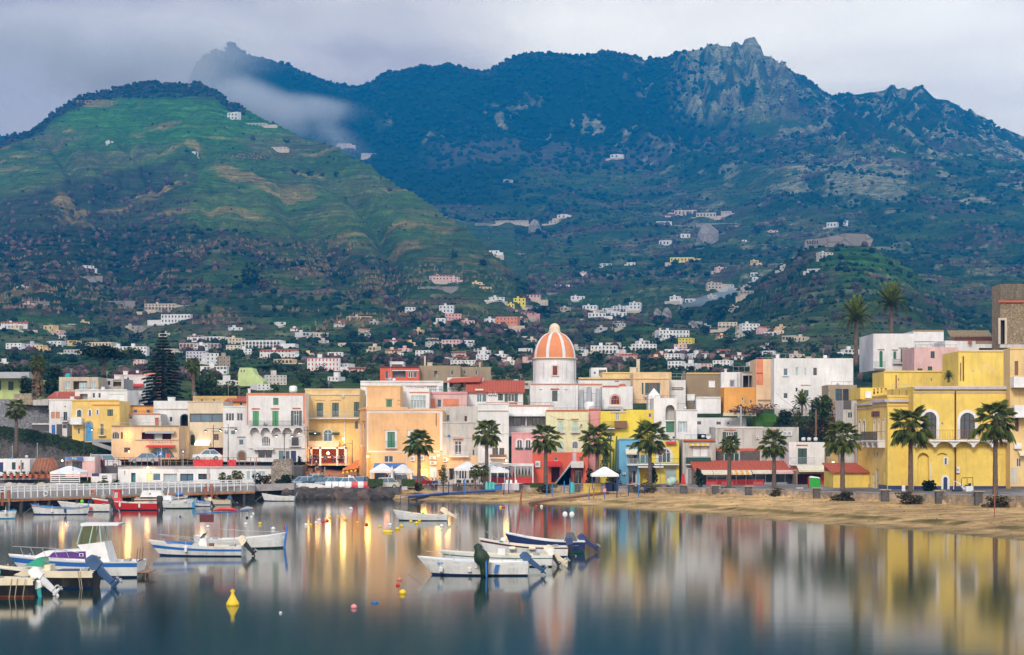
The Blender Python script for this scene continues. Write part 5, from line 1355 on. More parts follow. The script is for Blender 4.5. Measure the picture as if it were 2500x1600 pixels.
o = thing('column_cactus','cluster of tall column cactus stems in front of the yellow wall','cactus',P(1488,1160,269)); m.build('stem', plain('cactus_green', (.06,.11,.03), .6), o)
tree('courtyard_tree','dark leafy tree in front of the yellow arch house veranda','tree',1596,1186,1142,34,258,DK,'shrub',1100,.13)
tree('courtyard_tree','small leafy tree beside the white tent on the beach','tree',1500,1188,1152,30,262,DK,'shrub',900,.14)
tree('courtyard_tree','dark shrub left of the white tent, behind the palm','shrub',1440,1188,1150,22,263,DK,'shrub',700,.14)
tree('potted_tree','pointed dark potted tree at the left end of the beach restaurant','shrub',1707,1190,1150,22,252,DK,'round',700,.13)
tree('oleander_bush','dark oleander bush with red flowers at the foot of the hotel','shrub',2270,1200,1168,34,220,DK,'shrub',1300,.12)
tree('olive_bush','thin grey olive bush in front of the stained white house','shrub',1082,1186,1142,28,263,OL,'round',600,.12)
for i,(x,w_,yb,yt) in enumerate([(917,36,1187,1171),(997,32,1187,1172),(1312,34,1190,1181),(1347,26,1190,1183)]):
    r = thing('hedge', ['clipped hedge behind the silver parked cars','clipped hedge in a long planter by the peach building','low hedge on the wall in front of the white curtained veranda','low yellowish hedge beside the coral red house'][i], 'hedge', P(x, yb, 256), group='clipped hedges on the promenade'); R_ = m_px(w_,256)/2; h_ = m_px(yb-yt,256)
    g = random.Random(i); m = MB()
    for _ in range(1100):
        f = g.choice('xyz'); p = [g.uniform(-R_,R_), g.uniform(-.45,.45), g.uniform(0,h_)]
        if f == 'z': p[2] = h_
        else: p[1] = -.45
        b = g.random()*6.28; s_ = .09; m.add([(p[0]-s_*cos(b),p[1]-s_*.3,p[2]-s_*sin(b)),(p[0]+s_*sin(b),p[1]-.05,p[2]-s_*cos(b)),(p[0]+s_*cos(b),p[1]+s_*.3,p[2]+s_*sin(b))], [(0,1,2)])
    m.build('foliage', MD if i != 3 else OL, r); MB().box(-R_*.96,R_*.96,-.4,.4,0,h_*.95).build('inner_shade', C('black'), r)  # solid black block behind the leaves: the hedge's inner shade put in as colour
# shaggy mounds of dead fronds and ivy round the palm feet
for i,(x,yb,yt,w_,Y,lb) in enumerate([(1587,1201,1186,52,252,'under the palm by the sky blue house'),(1903,1213,1199,38,233,'round the foot of the sparse palm'),(2057,1222,1205,46,217,'under the palm left of the hotel'),(2222,1230,1207,56,207,'beneath the big palm at the hotel corner'),(2440,1243,1216,78,197,'biggest, beneath the rightmost palm'),(1333,1200,1185,36,255,'under the palm by the coral red house'),(1017,1194,1182,34,258,'under the palm by the peach building'),(1788,1204,1194,50,243,'behind the wall by the stone storey palm')]):
    tree('ivy_mound','shaggy dark ivy mound '+lb,'shrub',x,yb,yt-3,w_*1.2,Y,leafmat('ivy',(.03,.03,.014),(.14,.11,.05)),'shrub',1500,.13,group='ivy mounds round the palm feet')
# creeper strings on the villa walls
def icos():
    t = (1+5**.5)/2; v = [(-1,t,0),(1,t,0),(-1,-t,0),(1,-t,0),(0,-1,t),(0,1,t),(0,-1,-t),(0,1,-t),(t,0,-1),(t,0,1),(-t,0,-1),(-t,0,1)]
    f = [(0,11,5),(0,5,1),(0,1,7),(0,7,10),(0,10,11),(1,5,9),(5,11,4),(11,10,2),(10,7,6),(7,1,8),(3,9,4),(3,4,2),(3,2,6),(3,6,8),(3,8,9),(4,9,5),(2,4,11),(6,2,10),(8,6,7),(9,8,1)]
    v = [np.array(p)/np.linalg.norm(p) for p in v]; c = {}; nf = []
    def mid(a, b):
        k = (min(a,b), max(a,b))
        if k not in c: p = v[a]+v[b]; v.append(p/np.linalg.norm(p)); c[k] = len(v)-1
        return c[k]
    for a, b, d in f: x, y, z = mid(a,b), mid(b,d), mid(d,a); nf += [(a,x,z),(b,y,x),(d,z,y),(x,y,z)]
    return np.array(v), np.array(nf)
IV, IF = icos(); IVS, IFS = IV, IF; IVL = IV[:12]; IFL = np.array([(0,11,5),(0,5,1),(0,1,7),(0,7,10),(0,10,11),(1,5,9),(5,11,4),(11,10,2),(10,7,6),(7,1,8),(3,9,4),(3,4,2),(3,2,6),(3,6,8),(3,8,9),(4,9,5),(2,4,11),(6,2,10),(8,6,7),(9,8,1)])
# ---- woods on the mountain: thousands of crowns nobody could count, in one object each
def woods(name, label, n, sel, rr, cols, seed, hs=1.0, fine=True):
    IV, IF = (IVS, IFS) if fine else (IVL, IFL); g = np.random.RandomState(seed); i0 = int(np.searchsorted(Ys, 430)); H_, W_ = PX.shape
    pr = sel[i0:, :].ravel(); pr = pr/pr.sum(); idx = g.choice(len(pr), n, p=pr); r_, c_ = idx//W_+i0, idx % W_
    u = us[c_]+(g.rand(n)-.5)*(us[1]-us[0])*2; Yv = Ys[r_]+(g.rand(n)-.5)*3; X = u*Yv; Z = ZZ[r_, c_]
    R = (rr[0]+(rr[1]-rr[0])*g.rand(n)**1.5)*(.28+.62*np.clip(Yv/2000, 0, 1.5)); va = IV.shape[0]
    d = 1+.30*(g.rand(n, va)-.5); V = IV[None]*R[:, None, None]*d[..., None]; V[..., 2] *= hs
    V[..., 0] += X[:, None]; V[..., 1] += Yv[:, None]; V[..., 2] += (Z+R*hs*.55)[:, None]
    Fc = IF[None]+(np.arange(n)*va)[:, None, None]
    me = bpy.data.meshes.new(name); me.vertices.add(n*va); me.vertices.foreach_set('co', V.astype(np.float32).ravel()); q = Fc.reshape(-1, 3)
    me.loops.add(q.size); me.loops.foreach_set('vertex_index', q.ravel().astype(np.int32)); me.polygons.add(len(q)); me.polygons.foreach_set('loop_start', (np.arange(len(q))*3).astype(np.int32)); me.polygons.foreach_set('loop_total', np.full(len(q), 3, np.int32))
    me.update(calc_edges=True); ck = np.array(cols)[g.randint(0, len(cols), n)]; cv = ck[:, None, :]*(.7+.6*g.rand(n, va, 1)); cv = np.concatenate([cv, np.ones((n, va, 1))], -1)
    a = me.color_attributes.new('cover', 'FLOAT_COLOR', 'POINT'); a.data.foreach_set('color', cv.astype(np.float32).ravel()); me.materials.append(_m0); link(name, me, kind='stuff', label=label)
_m0 = bpy.data.materials['land']
M1 = fbm(XX/90, YY/90, 4, 70); M2 = fbm(XX/28, YY/28, 4, 71); M5 = fbm(XX/55, YY/60, 4, 75)
hillzone = (PY < lerpt(PX, [(0,560),(600,560),(900,620),(1200,760),(1300,760)]))*(PX < 1260)*(YY < 2450)
open_ = hillzone*sstep(205, 235, PY)*(1-sstep(18, 0, np.abs(PY-lerpt(PX, [(0,520),(200,470),(330,430),(420,400),(480,370)])-30*sstep(480,100,PX)))*sstep(520,440,PX))
rockz = (sstep(1600,1700,PX)*sstep(1960,1860,PX)*sstep(330,250,PY))
lowleft = (PX < 520)*sstep(430, 500, PY+.25*(PX-200))*sstep(720, 640, PY)*sstep(520, 380, PX)
e1 = sstep(.47,.56,M1)*(1-open_)*(1-.7*rockz)+.03+.5*lowleft
far_f = np.clip(sstep(2950,3080,YY)*sstep(1760,1640,PX)+sstep(2480,2560,YY)*sstep(1350,1150,PX)*(PY<500),0,1)
woods('evergreen_wood','dark evergreen scrub and small trees spread over the terraced mountainside',7600,(e1*(1-far_f)*(YY<3560)*(1-.93*open_))+1e-9,(1.4,3.6),[(.009,.022,.013),(.014,.032,.014),(.022,.044,.014)],1,.85)
woods('undergrowth','low bushes and hedges covering the terraced mountainside',26000,((.25+sstep(.40,.60,M2))*(1-far_f)*(YY<3560)*(1-.80*open_)*(1-.6*rockz))+1e-9,(.7,1.7),[(.010,.024,.012),(.018,.036,.014),(.030,.050,.016),(.055,.038,.032),(.045,.052,.018)],11,.75,False)
woods('leafless_wood','purple brown leafless woods in the folds of the mountain',3400,(sstep(.52,.62,M5)*(1-far_f)*(1-.97*open_)*(YY<3400)+1.2*lowleft)+1e-9,(1.6,3.4),[(.085,.055,.052),(.11,.072,.075),(.06,.038,.035),(.13,.08,.065)],2,1.1)
woods('mountain_forest','dense dark forest below the mountain crest',6500,far_f*(YY<3610)+1e-9,(2.2,4.6),[(.012,.026,.016),(.016,.034,.018),(.010,.022,.014)],3,.9)
woods('crest_trees','small trees breaking the outline of the mountain crest',6500,((YY>3560)*(YY<3612)*(PX<2080)*(1-rockz)*(PX>560)*1.0)+((PX<600)*np.maximum((PY<240)*(YY>2080)*(YY<2330)*.6, (np.abs(YY-lerpt(PX, LHY)+16)<24)*1.6))+1e-9,(.9,2.3),[(.012,.026,.016),(.035,.032,.03),(.05,.04,.036)],4,1.0)
# reeds: tan vertical blades in patches
def reeds():
    g = np.random.RandomState(8); n = 4200; i0 = int(np.searchsorted(Ys, 700)); W_ = PX.shape[1]
    s_ = (sstep(.60,.68,fbm(XX/34,YY/26,3,120))*sstep(560,640,PY)*sstep(820,760,PY)*sstep(1300,900,PX)+2*np.exp(-((PX-615)/45)**2-((PY-383)/7)**2)+1.5*np.exp(-((PX-770)/45)**2-((PY-655)/14)**2)+1.2*np.exp(-((PX-930)/30)**2-((PY-690)/12)**2))[i0:]
    pr = s_.ravel(); pr = pr/pr.sum(); idx = g.choice(len(pr), n, p=pr); r_, c_ = idx//W_+i0, idx % W_; Yv = Ys[r_]; X = us[c_]*Yv+(g.rand(n)-.5)*3; Z = ZZ[r_, c_]; h = (1.3+1.5*g.rand(n)); w_ = .7+.7*g.rand(n); a = g.rand(n)*1.2-.6
    V = np.stack([np.stack([X-w_*np.cos(a), Yv-w_*np.sin(a), Z-.2], -1), np.stack([X+w_*np.cos(a), Yv+w_*np.sin(a), Z-.2], -1), np.stack([X+(g.rand(n)-.5), Yv, Z+h], -1)], 1)
    me = bpy.data.meshes.new('reeds'); me.from_pydata(V.reshape(-1,3).tolist(), [], (np.arange(n*3).reshape(-1,3)).tolist()); me.materials.append(RD); link('reeds', me, kind='stuff', label='patches of dry tan reeds on the terraced hillside')
reeds()
# ---------------------------------------------------------------- hillside houses: x0 x1 top bottom colour [style]
HH = '''208 230 648 663 white|353 427 742 757 tanw a|393 465 768 789 white|2 66 784 803 white r|106 128 795 806 butter|318 332 795 806 tanw|14 52 838 852 white|58 92 840 855 lav|155 204 854 872 dirtyw|208 272 836 858 cream|274 300 846 868 white|300 358 846 872 white|0 28 884 893 white|325 352 878 892 rose
457 492 818 832 white r|494 548 822 834 white a|550 590 826 842 cream|590 684 826 850 white A|634 720 852 873 white r|438 548 838 850 rose a|552 588 843 856 cream|668 714 877 888 apric a|454 502 858 882 lav a|503 534 862 890 white|535 562 870 896 oldtan|489 553 894 914 white g|648 700 916 940 dirtyw|556 575 928 940 white|575 620 930 941 white|628 659 938 952 white
750 828 874 906 white R|828 850 888 904 white|850 892 896 908 rose r|800 826 920 930 white|846 906 773 783 tanw a|990 1014 750 767 white|1072 1107 746 764 white|1064 1087 777 788 white|1086 1126 766 782 pink|1048 1096 670 684 rose r|1096 1118 677 690 rose|1180 1200 700 709 apric|943 1003 828 842 white r|1043 1077 834 847 dirtyw|1078 1122 830 847 rose a|1122 1158 831 841 white|1100 1160 880 894 white|1162 1200 866 879 white|1070 1094 873 882 white|825 841 838 847 cream|893 905 815 821 white
1200 1232 725 733 white|1240 1256 742 753 yellow|1254 1283 728 746 yellow|1270 1318 717 729 rose r|1355 1391 696 703 white|1394 1428 723 732 white|1422 1457 746 756 white|1497 1548 747 760 white a|1536 1564 739 755 white|1470 1504 753 762 white|1436 1479 764 775 white|1492 1530 762 774 white|1635 1657 724 733 white|1662 1685 571 582 white|1609 1634 588 599 white|1636 1694 629 639 yellow|1531 1551 641 651 white|1360 1381 525 532 white|1602 1640 541 549 white|1272 1306 760 772 pink r|1210 1263 774 792 salmon|1186 1216 778 790 white|1282 1306 774 784 butter
1442 1505 844 864 white a|1543 1603 840 856 white a|1656 1688 826 840 yellow|1610 1683 806 826 white|1646 1677 841 857 rose a|1623 1700 853 862 white|1598 1637 865 876 cream|1516 1556 863 876 rose r|1486 1522 874 884 white|1690 1731 863 877 white|1207 1234 865 879 white|1284 1300 850 860 white|1740 1782 880 895 white|1786 1830 866 878 white r|1664 1700 884 902 white A|1700 1738 888 902 rose a|1630 1664 882 900 white a|1828 1850 884 896 white
1753 1800 787 802 cream a|1812 1855 790 806 white|1862 1888 796 806 rose r|1866 1898 811 820 white a|1776 1810 748 758 tanw a|1812 1823 586 591 white|2056 2070 538 551 white|2018 2042 544 554 white|2000 2034 616 630 dirtyw a|1806 1840 710 722 tanw a|1728 1762 690 706 tanw|1762 1792 694 710 tanw a|2062 2098 853 872 white g|1970 2004 657 665 dirtyw|1876 1900 563 569 rose|1646 1700 514 526 tanw|1760 1786 516 526 tanw a|1750 1776 652 660 rose|1700 1748 520 530 tanw
555 580 276 292 white|598 650 301 311 tanw a|822 856 351 363 rose a|882 926 374 386 dirtyw a|476 484 370 381 white|263 277 344 350 white|2370 2428 706 712 white a|1234 1252 438 447 dirtyw a|640 700 360 364 tanw|1210 1290 539 546 tanw a|1340 1372 540 546 tanw|1490 1510 378 385 white|40 66 700 708 dirtyw|60 90 740 746 rose|1130 1154 838 846 lav|960 985 862 872 white|1230 1262 880 892 white|1290 1300 880 890 rose'''
LMK = [(1354,850,'the orange dome'),(400,880,'the tall araucaria'),(2130,770,'the date palms'),(637,838,'the white hotel'),(1755,760,'the big round dark tree'),(1700,580,'the pointed rock'),(2050,585,'the long grey ruin'),(1080,680,'the pink hillside villa'),(430,778,'the white villa'),(789,890,'the red shuttered inn'),(1262,738,'the yellow house'),(1236,783,'the salmon pink house'),(1668,815,'the long white villa'),(470,300,'the misty hilltop'),(1380,700,'the brown terraces'),(130,800,'the left pine wood'),(980,660,'the brown reed beds'),(1530,755,'the white farm cluster'),(1840,640,'the bare purple wood'),(900,835,'the red porch house')]
def where(x, y):
    d, lx, ly, nm = min((hypot(x-a, (y-b)*1.4), a, b, c) for a, b, c in LMK)
    if d < 26: return 'next to '+nm
    dx, dy = x-lx, y-ly
    if abs(dx) > 2.2*abs(dy): return ('right' if dx > 0 else 'left')+' of '+nm
    v = 'below' if dy > 0 else 'above'
    if abs(dx) < .6*abs(dy): return v+' '+nm
    return v+' and '+('right' if dx > 0 else 'left')+' of '+nm
ORD = ['leftmost']+[k+' from left' for k in 'second third fourth fifth sixth seventh eighth ninth tenth eleventh twelfth'.split()]
def uniq(items):
    """items: list of [label, x, obj]; things that read alike get their order from the left"""
    by = {}
    for it in items: by.setdefault(it[0], []).append(it)
    for lb, its in by.items():
        if len(lb.split()) > (11 if len(its) > 1 else 16): lb = lb.replace(' hillside', '').replace(' of the', ' of').replace(' evergreen', '').replace(' purple', '').replace(' rows of', '')
        its.sort(key=lambda q: q[1])
        for i, it in enumerate(its): it[2]['label'] = lb if len(its) == 1 else lb+', '+ORD[min(i, 11)]+' of '+('zero one two three four five six seven eight nine ten eleven twelve'.split()+['many']*90)[len(its)]
NAMEC = dict(white='white',tanw='tan stone',butter='butter yellow',lav='pale lilac',dirtyw='grey white',cream='cream',rose='pale pink',apric='peach',oldtan='brown',pink='pink',yellow='yellow',salmon='salmon pink')
hl_ = []; HPOS = []; gh = random.Random(31); ex = []
for _ in range(125):     # many more small houses, thickening towards the town
    x = gh.uniform(0, 1950); t = gh.random(); y = 792+90*t if gh.random() < .66 else gh.uniform(600, 790)
    if y < 790 and x < 1130: continue
    w_ = gh.uniform(14, 26)+18*max(0, (y-780)/100)*gh.random(); ex.append(f"{x:.0f} {x+w_:.0f} {y-gh.uniform(7,11)-(5 if w_>30 else 0):.0f} {y:.0f} {gh.choice(['white','white','white','cream','dirtyw','rose','tanw','apric','butter'])} {gh.choice(['','','a','r','g'])}")
HH += '|'+'|'.join(ex)
for s_ in HH.replace('\n', '|').split('|'):
    t = s_.split(); x0, x1, y0, y1 = map(float, t[:4]); col = t[4]; st_ = t[5] if len(t) > 5 else ''
    Yh = terrain_hit((x0+x1)/2, y1, 360 if y1 > 860 else 480)
    if Yh is None: continue
    Yh -= 3; g = random.Random(int(x0*7+y0)); w_, h_ = x1-x0, y1-y0; f = []
    body0 = y0+(h_*.18 if 'r' == st_ else 0)
    rows = 1 if h_ < 13 else 2 if h_ < 24 else 3
    for rI in range(rows):
        ra, rb = y0+h_*(rI+.22)/rows, y0+h_*(rI+.80)/rows
        n = max(1, int(w_/(8 if h_ > 9 else 10)))
        for i in range(n):
            if g.random() < .22 and st_ not in 'AaR': continue
            xa = x0+w_*(i+.5)/n; ww = min(1.9, w_/n*.24)
            if st_ in ('a','A') and rI == rows-1 or st_ == 'A': f.append(f'AN {xa-w_/n*.36:.1f} {ra-1:.1f} {xa+w_/n*.36:.1f} {rb+1.2:.1f} d=1.5 c={"dirtyw"}')
            elif st_ == 'R': f.append(f'S {xa-1.6:.1f} {ra:.1f} {xa+1.6:.1f} {rb:.1f} c=redp')
            elif st_ == 'g': f.append(f'S {xa-ww*1.6:.1f} {ra:.1f} {xa+ww*1.6:.1f} {rb:.1f} c=dkgreen')
            else: f.append(f'W {xa-ww:.1f} {ra:.1f} {xa+ww:.1f} {rb:.1f} n=1')
    pxm = m_px(1, Yh); D = min(11, max(4, w_*pxm*.55))
    b_ = Bld('hillside_house', 'house', x0, x1, y0+(h_*.2 if st_ in 'rA' and st_ else 0), y1+4/pxm*.45, Yh, D, col, '\n'.join(f), Yb=Yh*(1+g.uniform(-.004,.004)), cat='house', roof='tile%.2f' % (h_*pxm*.2) if st_ == 'r' else 'flat', group='houses scattered on the mountainside', trim='terra' if st_ in 'R' and st_ else None)
    wd_ = b_.L; m = MB().box(-wd_*g.uniform(.1,.6), wd_*(1+g.uniform(.1,.6)), -1.6, -1.2, -3, g.uniform(.5,1.3)); m.build('terrace_wall', C('tanw'), b_.root)
    if g.random() < .6:
        sd = g.choice((0, 1)); aw = wd_*g.uniform(.25,.5); ah = b_.H*g.uniform(.45,.8); MB().box(wd_*sd-(aw if not sd else -.01), wd_*sd+(aw if sd else -.01), .6, D*.8, -2, ah).build('annex', C(col), b_.root)
    if g.random() < .5: MB().box(wd_*.3, wd_*.3+1.2, D*.4, D*.4+1.2, b_.H-.5, b_.H+1.1).build('chimney', C(col), b_.root)
    sz = 'tiny ' if w_ < 20 else 'small ' if w_ < 34 else 'long ' if w_ > 2.6*h_ and w_ > 44 else 'large ' if w_ > 60 else ''
    fe = {'a':'with arches','A':'with rows of arcades','r':'with a red roof','R':'with red shutters','g':'with green shutters'}.get(st_, '')
    hl_.append([f"{sz}{NAMEC[col]} hillside house {fe} {where((x0+x1)/2, (y0+y1)/2)}".replace('  ', ' ').strip(), x0, b_.root]); HPOS.append((x0, x1, y0, y1))
uniq(hl_)
# lime house with a sloping wall
Yl = terrain_hit(610, 928, 420)
lm = thing('lime_house','lime green house whose side wall slopes down like a ramp','house',P(581, 932, 400)); q4 = m_px(1, 400)
MB().prism([(0,0,-1),(62*q4,0,-1),(62*q4,0,2*q4),(40*q4,0,20*q4),(34*q4,0,34*q4),(4*q4,0,34*q4),(0,0,20*q4)], (0,7,0)).build('wall', C('lime'), lm)
for xa in (6, 13):
    wd = MB().box(xa*q4,(xa+4)*q4,-.05,-.002,22*q4,30*q4).build('window', C('wframe'), lm); MB().box((xa+.7)*q4,(xa+3.3)*q4,-.07,-.052,23*q4,29*q4).build('pane', C('glass'), wd)
# ---------------------------------------------------------------- trees one can tell apart on the slopes
CROWNS = {k: [leafy(1, 1.5, n, sz, 15, 1.0, 100+i).mesh('crown', mt) for i in range(3)] for k, n, sz, mt in (('dark', 260, .17, DK), ('mid', 260, .17, MD), ('bare', 300, .14, BR))}
UMB = [leafy(1, .8, 420, .12, 20, .6, 200+i, .4).mesh('crown', DK) for i in range(2)]
TR1 = MB().tube([(0,0,-.5),(.03,0,.5),(0,0,1)], [.09,.06,.03], 5).mesh('trunk', plain('bark', (.09,.065,.05), .95))
TL = '''617 668 32 d|807 747 9 d|898 717 15 d|975 756 12 d|903 823 13 d|858 817 14 d|794 824 10 d|785 897 12 d|640 905 20 u|674 888 15 d|624 859 11 d|797 939 18 d|750 933 16 d|735 914 12 m|674 946 12 m|927 881 11 d|866 853 18 d|1092 855 15 d|1010 774 13 d|1145 806 16 d|1320 771 28 u|1672 770 20 d|1758 763 25 d|1639 828 12 d|1604 830 14 d|1559 828 13 d|1511 827 12 d|1460 871 16 d|1580 859 10 d|1272 787 12 d|2051 543 13 d|1977 792 19 u|1846 866 24 d|2054 716 10 d|456 410 1 d
150 832 16 d|182 822 18 d|215 808 17 d|250 803 18 d|290 812 17 d|330 822 16 d|120 846 14 d|200 845 17 d|262 838 16 d|310 842 15 d|505 757 12 d|640 690 16 b|545 845 10 d|720 900 11 d|700 865 10 d|580 900 13 d|612 915 14 d|840 915 12 d|870 925 12 d|910 905 11 m|1000 880 11 d|1040 872 12 m|1200 800 14 b|1240 815 13 d|1420 800 12 b|1440 822 14 d|1390 830 14 d|1500 800 10 d|1560 790 12 b|1600 780 11 d|1720 805 12 d|1780 830 16 d|1880 845 14 d|1930 835 13 m|1990 850 12 d|2020 830 13 b|1700 655 11 d|1640 655 10 d|1580 690 11 d|1510 700 10 b|1300 690 12 b|1180 640 12 d|1110 620 11 d|1240 670 13 b|950 735 14 b|985 790 15 b|960 770 13 b|720 770 9 d|300 720 14 b|360 700 14 b|420 690 15 b|90 700 13 b|40 680 12 d|170 740 12 m|470 720 12 d|560 720 11 b|1860 700 14 b|1900 730 15 b|1940 700 14 b|1980 740 15 b|2040 770 13 b|2090 700 14 b|1850 560 12 d|1900 545 13 b|1340 600 12 b|1420 560 11 b|1480 610 11 d|1400 640 12 d|75 870 15 m|30 868 13 d|110 885 14 m|215 745 10 d|700 345 7 d|455 372 8 u|720 420 8 d|755 424 9 d|786 427 8 d|820 425 7 d|1330 765 10 m|1120 760 11 m|1830 815 13 d|2000 870 12 m|1240 855 12 m|1170 850 12 d|1130 895 12 d|1330 865 13 d|1480 895 12 d|1540 890 12 m|1800 900 12 d|950 900 12 d|880 880 10 m|1010 830 11 m|1050 805 10 d'''
tl_ = []
for s_ in TL.replace('\n', '|').split('|'):
    t = s_.split(); x, y, r, k = float(t[0]), float(t[1]), float(t[2]), t[3]
    if r < 2: continue
    Yt = terrain_hit(x, y+r*.8, 350 if y > 850 else 480)
    if Yt is None: continue
    Yt -= 2; R = m_px(r, Yt)*1.05; g = random.Random(int(x+y)); zg = gz_at(x, Yt)
    root = thing({'u':'umbrella_pine','b':'leafless_tree'}.get(k, 'hillside_tree'), '', 'tree', (px2X(x, Yt), Yt, min(zg, py2z(y+r*.8, Yt)+.5)), g.random()*6, 'single trees on the mountainside')
    me = g.choice(UMB) if k == 'u' else g.choice(CROWNS[{'d':'dark','m':'mid','b':'bare'}[k]])
    c = link('crown', me, root, (0,0,R*(1.15 if k == 'u' else .8))); c.scale = (R, R, R*(.55 if k == 'u' else .95)); tk = link('trunk', TR1, root); tk.scale = (R*.8, R*.8, R*1.1)
    d, hx = min((hypot(x-(h[0]+h[1])/2, y-(h[2]+h[3])/2), i) for i, h in enumerate(HPOS)); h = HPOS[hx]
    kind = {'u':'umbrella pine','b':'purple brown leafless tree','m':'fresh green tree','d':'dark evergreen tree'}[k]; kind = ('big ' if r >= 16 else 'small ' if r <= 10 else '')+kind
    tl_.append([kind+' '+where(x, y), x, root])
uniq(tl_)
# pointed rock, domed boulders, grey ruin walls on the mountain
RK = stonemat('mountain_rock', (.30,.26,.23), .12, (.12,.11,.09))
for x, yb, yt, w_, lb in ((1728,592,546,56,'pointed hollow rock standing among the hillside plots'),(1305,566,538,34,'pale rounded rock beside the long field wall'),(1605,773,754,20,'small domed rock behind the white farm cluster, left'),(1628,775,752,26,'larger domed rock behind the white farm cluster, right'),(1245,815,803,15,'small pale boulder left of the orange dome'),(1690,802,782,30,'domed brown rock beneath the round dark tree')):
    Yr = terrain_hit(x, yb, 480)-4; h_ = m_px(yb-yt, Yr); w2 = m_px(w_/2, Yr); g = np.random.RandomState(int(x)); r = thing('rock_outcrop', lb, 'rock', P(x, yb, Yr)); d = 1+.25*(g.rand(len(IV))-.5)
    V = IV*d[:, None]; V = np.stack([V[:,0]*w2, V[:,1]*w2*.7, np.maximum(V[:,2], -.2)*h_], -1); me = bpy.data.meshes.new('rock'); me.from_pydata(V.tolist(), [], IF.tolist()); me.materials.append(RK); link('rock', me, r)
rr = terrain_hit(2050, 598, 480)-4; ru = thing('ruined_terrace_building', 'long grey stone ruin with a pillared end on the green spur', 'ruin', P(1966, 600, rr)); q5 = m_px(1, rr); m = MB().prism([(0,0,-3),(0,0,14*q5),(40*q5,0,18*q5),(100*q5,0,30*q5),(150*q5,0,28*q5),(166*q5,0,16*q5),(160*q5,0,0),(120*q5,0,-3)], (0,8,0)); m.build('wall', RK, ru)
for i in range(5): MB().box((4+i*6)*q5, (7+i*6)*q5, -.3, -.02, 4*q5, 12*q5).build('opening', C('black'), ru)  # black blocks on the wall face, the openings' shade put in as colour
for i, (x0, x1, y0, y1) in enumerate([(242,330,735,742),(1160,1200,545,551),(2480,2560,0,1),(175,250,674,678),(60,120,736,741),(1700,1800,545,549),(1020,1120,700,706),(330,400,795,801),(1290,1400,715,719),(1140,1200,725,729),(1240,1300,745,750)]):
    if y1 < 5: continue
    Yf = terrain_hit((x0+x1)/2, y1, 480)-2; r = thing('field_wall', 'pale field wall running along a terrace '+where((x0+x1)/2, y0), 'wall', P(x0, y1, Yf)); MB().box(0, m_px(x1-x0, Yf), 0, 1.2, -3, m_px(y1-y0, Yf)).build('stone_wall', RK, r)
# thin smoke from a garden fire
Ysm = terrain_hit(1650, 762, 480)-14; m = MB(); q6 = m_px(1, Ysm)
m.tube([((x-CX)*Ysm/F, Ysm+i*3, CZ-(y-HY)*Ysm/F) for i, (x, y) in enumerate([(1650,762),(1662,750),(1685,740),(1715,735),(1755,728),(1800,705)])], [v*q6 for v in (1.5,5,9,13,18,20)], 10)
so = m.build('smoke', [], None); so['kind'] = 'stuff'; so['label'] = 'thin smoke drifting from a garden fire'
vm = bpy.data.materials.new('smoke'); vm.use_nodes = True; vt = vm.node_tree; vt.nodes.clear(); vo = vt.nodes.new('ShaderNodeOutputMaterial'); vv = vt.nodes.new('ShaderNodeVolumePrincipled'); vv.inputs['Color'].default_value = (.75,.85,1,1); vv.inputs['Density'].default_value = .09
vt.links.new(vv.outputs[0], vo.inputs['Volume']); so.data.materials.append(vm)
# ---------------------------------------------------------------- cloud bank lying over the left hill and in the saddle
def cloud(name, label, pts, dens, seed, nz=.004, tilt=0):
    """pts: (x, y, Y, rx, ry, rz) puffs; one closed mesh per bank, soft-edged inside by its density"""
    m = MB(); x, y, Y, rx, ry, rz = pts; o_ = MB().lathe([(sin(pi*i/12) if 0 < i < 12 else .001, -cos(pi*i/12)) for i in range(13)], (0,0,0), 20).build(name, [], None, label=label, kind='stuff')
    o_.location = P(x, y, Y); o_.scale = (rx, ry, rz); o_.rotation_euler = (0, tilt, 0); mt = bpy.data.materials.new('cloud'); mt.use_nodes = True; t = mt.node_tree; t.nodes.clear()
    ou = t.nodes.new('ShaderNodeOutputMaterial'); v = t.nodes.new('ShaderNodeVolumePrincipled'); v.inputs['Color'].default_value = (.97,.97,.98,1); v.inputs['Anisotropy'].default_value = .2
    tc_ = t.nodes.new('ShaderNodeTexCoord'); ln = t.nodes.new('ShaderNodeVectorMath'); ln.operation = 'LENGTH'; t.links.new(tc_.outputs['Object'], ln.inputs[0])
    fo = t.nodes.new('ShaderNodeMapRange'); fo.interpolation_type = 'SMOOTHSTEP'; fo.inputs[1].default_value = .98; fo.inputs[2].default_value = .25; fo.inputs[3].default_value = 0; fo.inputs[4].default_value = 1; t.links.new(ln.outputs['Value'], fo.inputs[0])
    gm = t.nodes.new('ShaderNodeNewGeometry'); n_ = t.nodes.new('ShaderNodeTexNoise'); n_.inputs['Scale'].default_value = nz; n_.inputs['Detail'].default_value = 5; t.links.new(gm.outputs['Position'], n_.inputs['Vector'])
    nr = t.nodes.new('ShaderNodeMapRange'); nr.inputs[1].default_value = .38; nr.inputs[2].default_value = .58; t.links.new(n_.outputs['Fac'], nr.inputs[0])
    mu_ = t.nodes.new('ShaderNodeMath'); mu_.operation = 'MULTIPLY'; t.links.new(fo.outputs[0], mu_.inputs[0]); t.links.new(nr.outputs[0], mu_.inputs[1])
    m2 = t.nodes.new('ShaderNodeMath'); m2.operation = 'MULTIPLY'; m2.inputs[1].default_value = dens; t.links.new(mu_.outputs[0], m2.inputs[0]); t.links.new(m2.outputs[0], v.inputs['Density']); t.links.new(v.outputs[0], ou.inputs['Volume'])
    o_.data.materials.append(mt); return o_
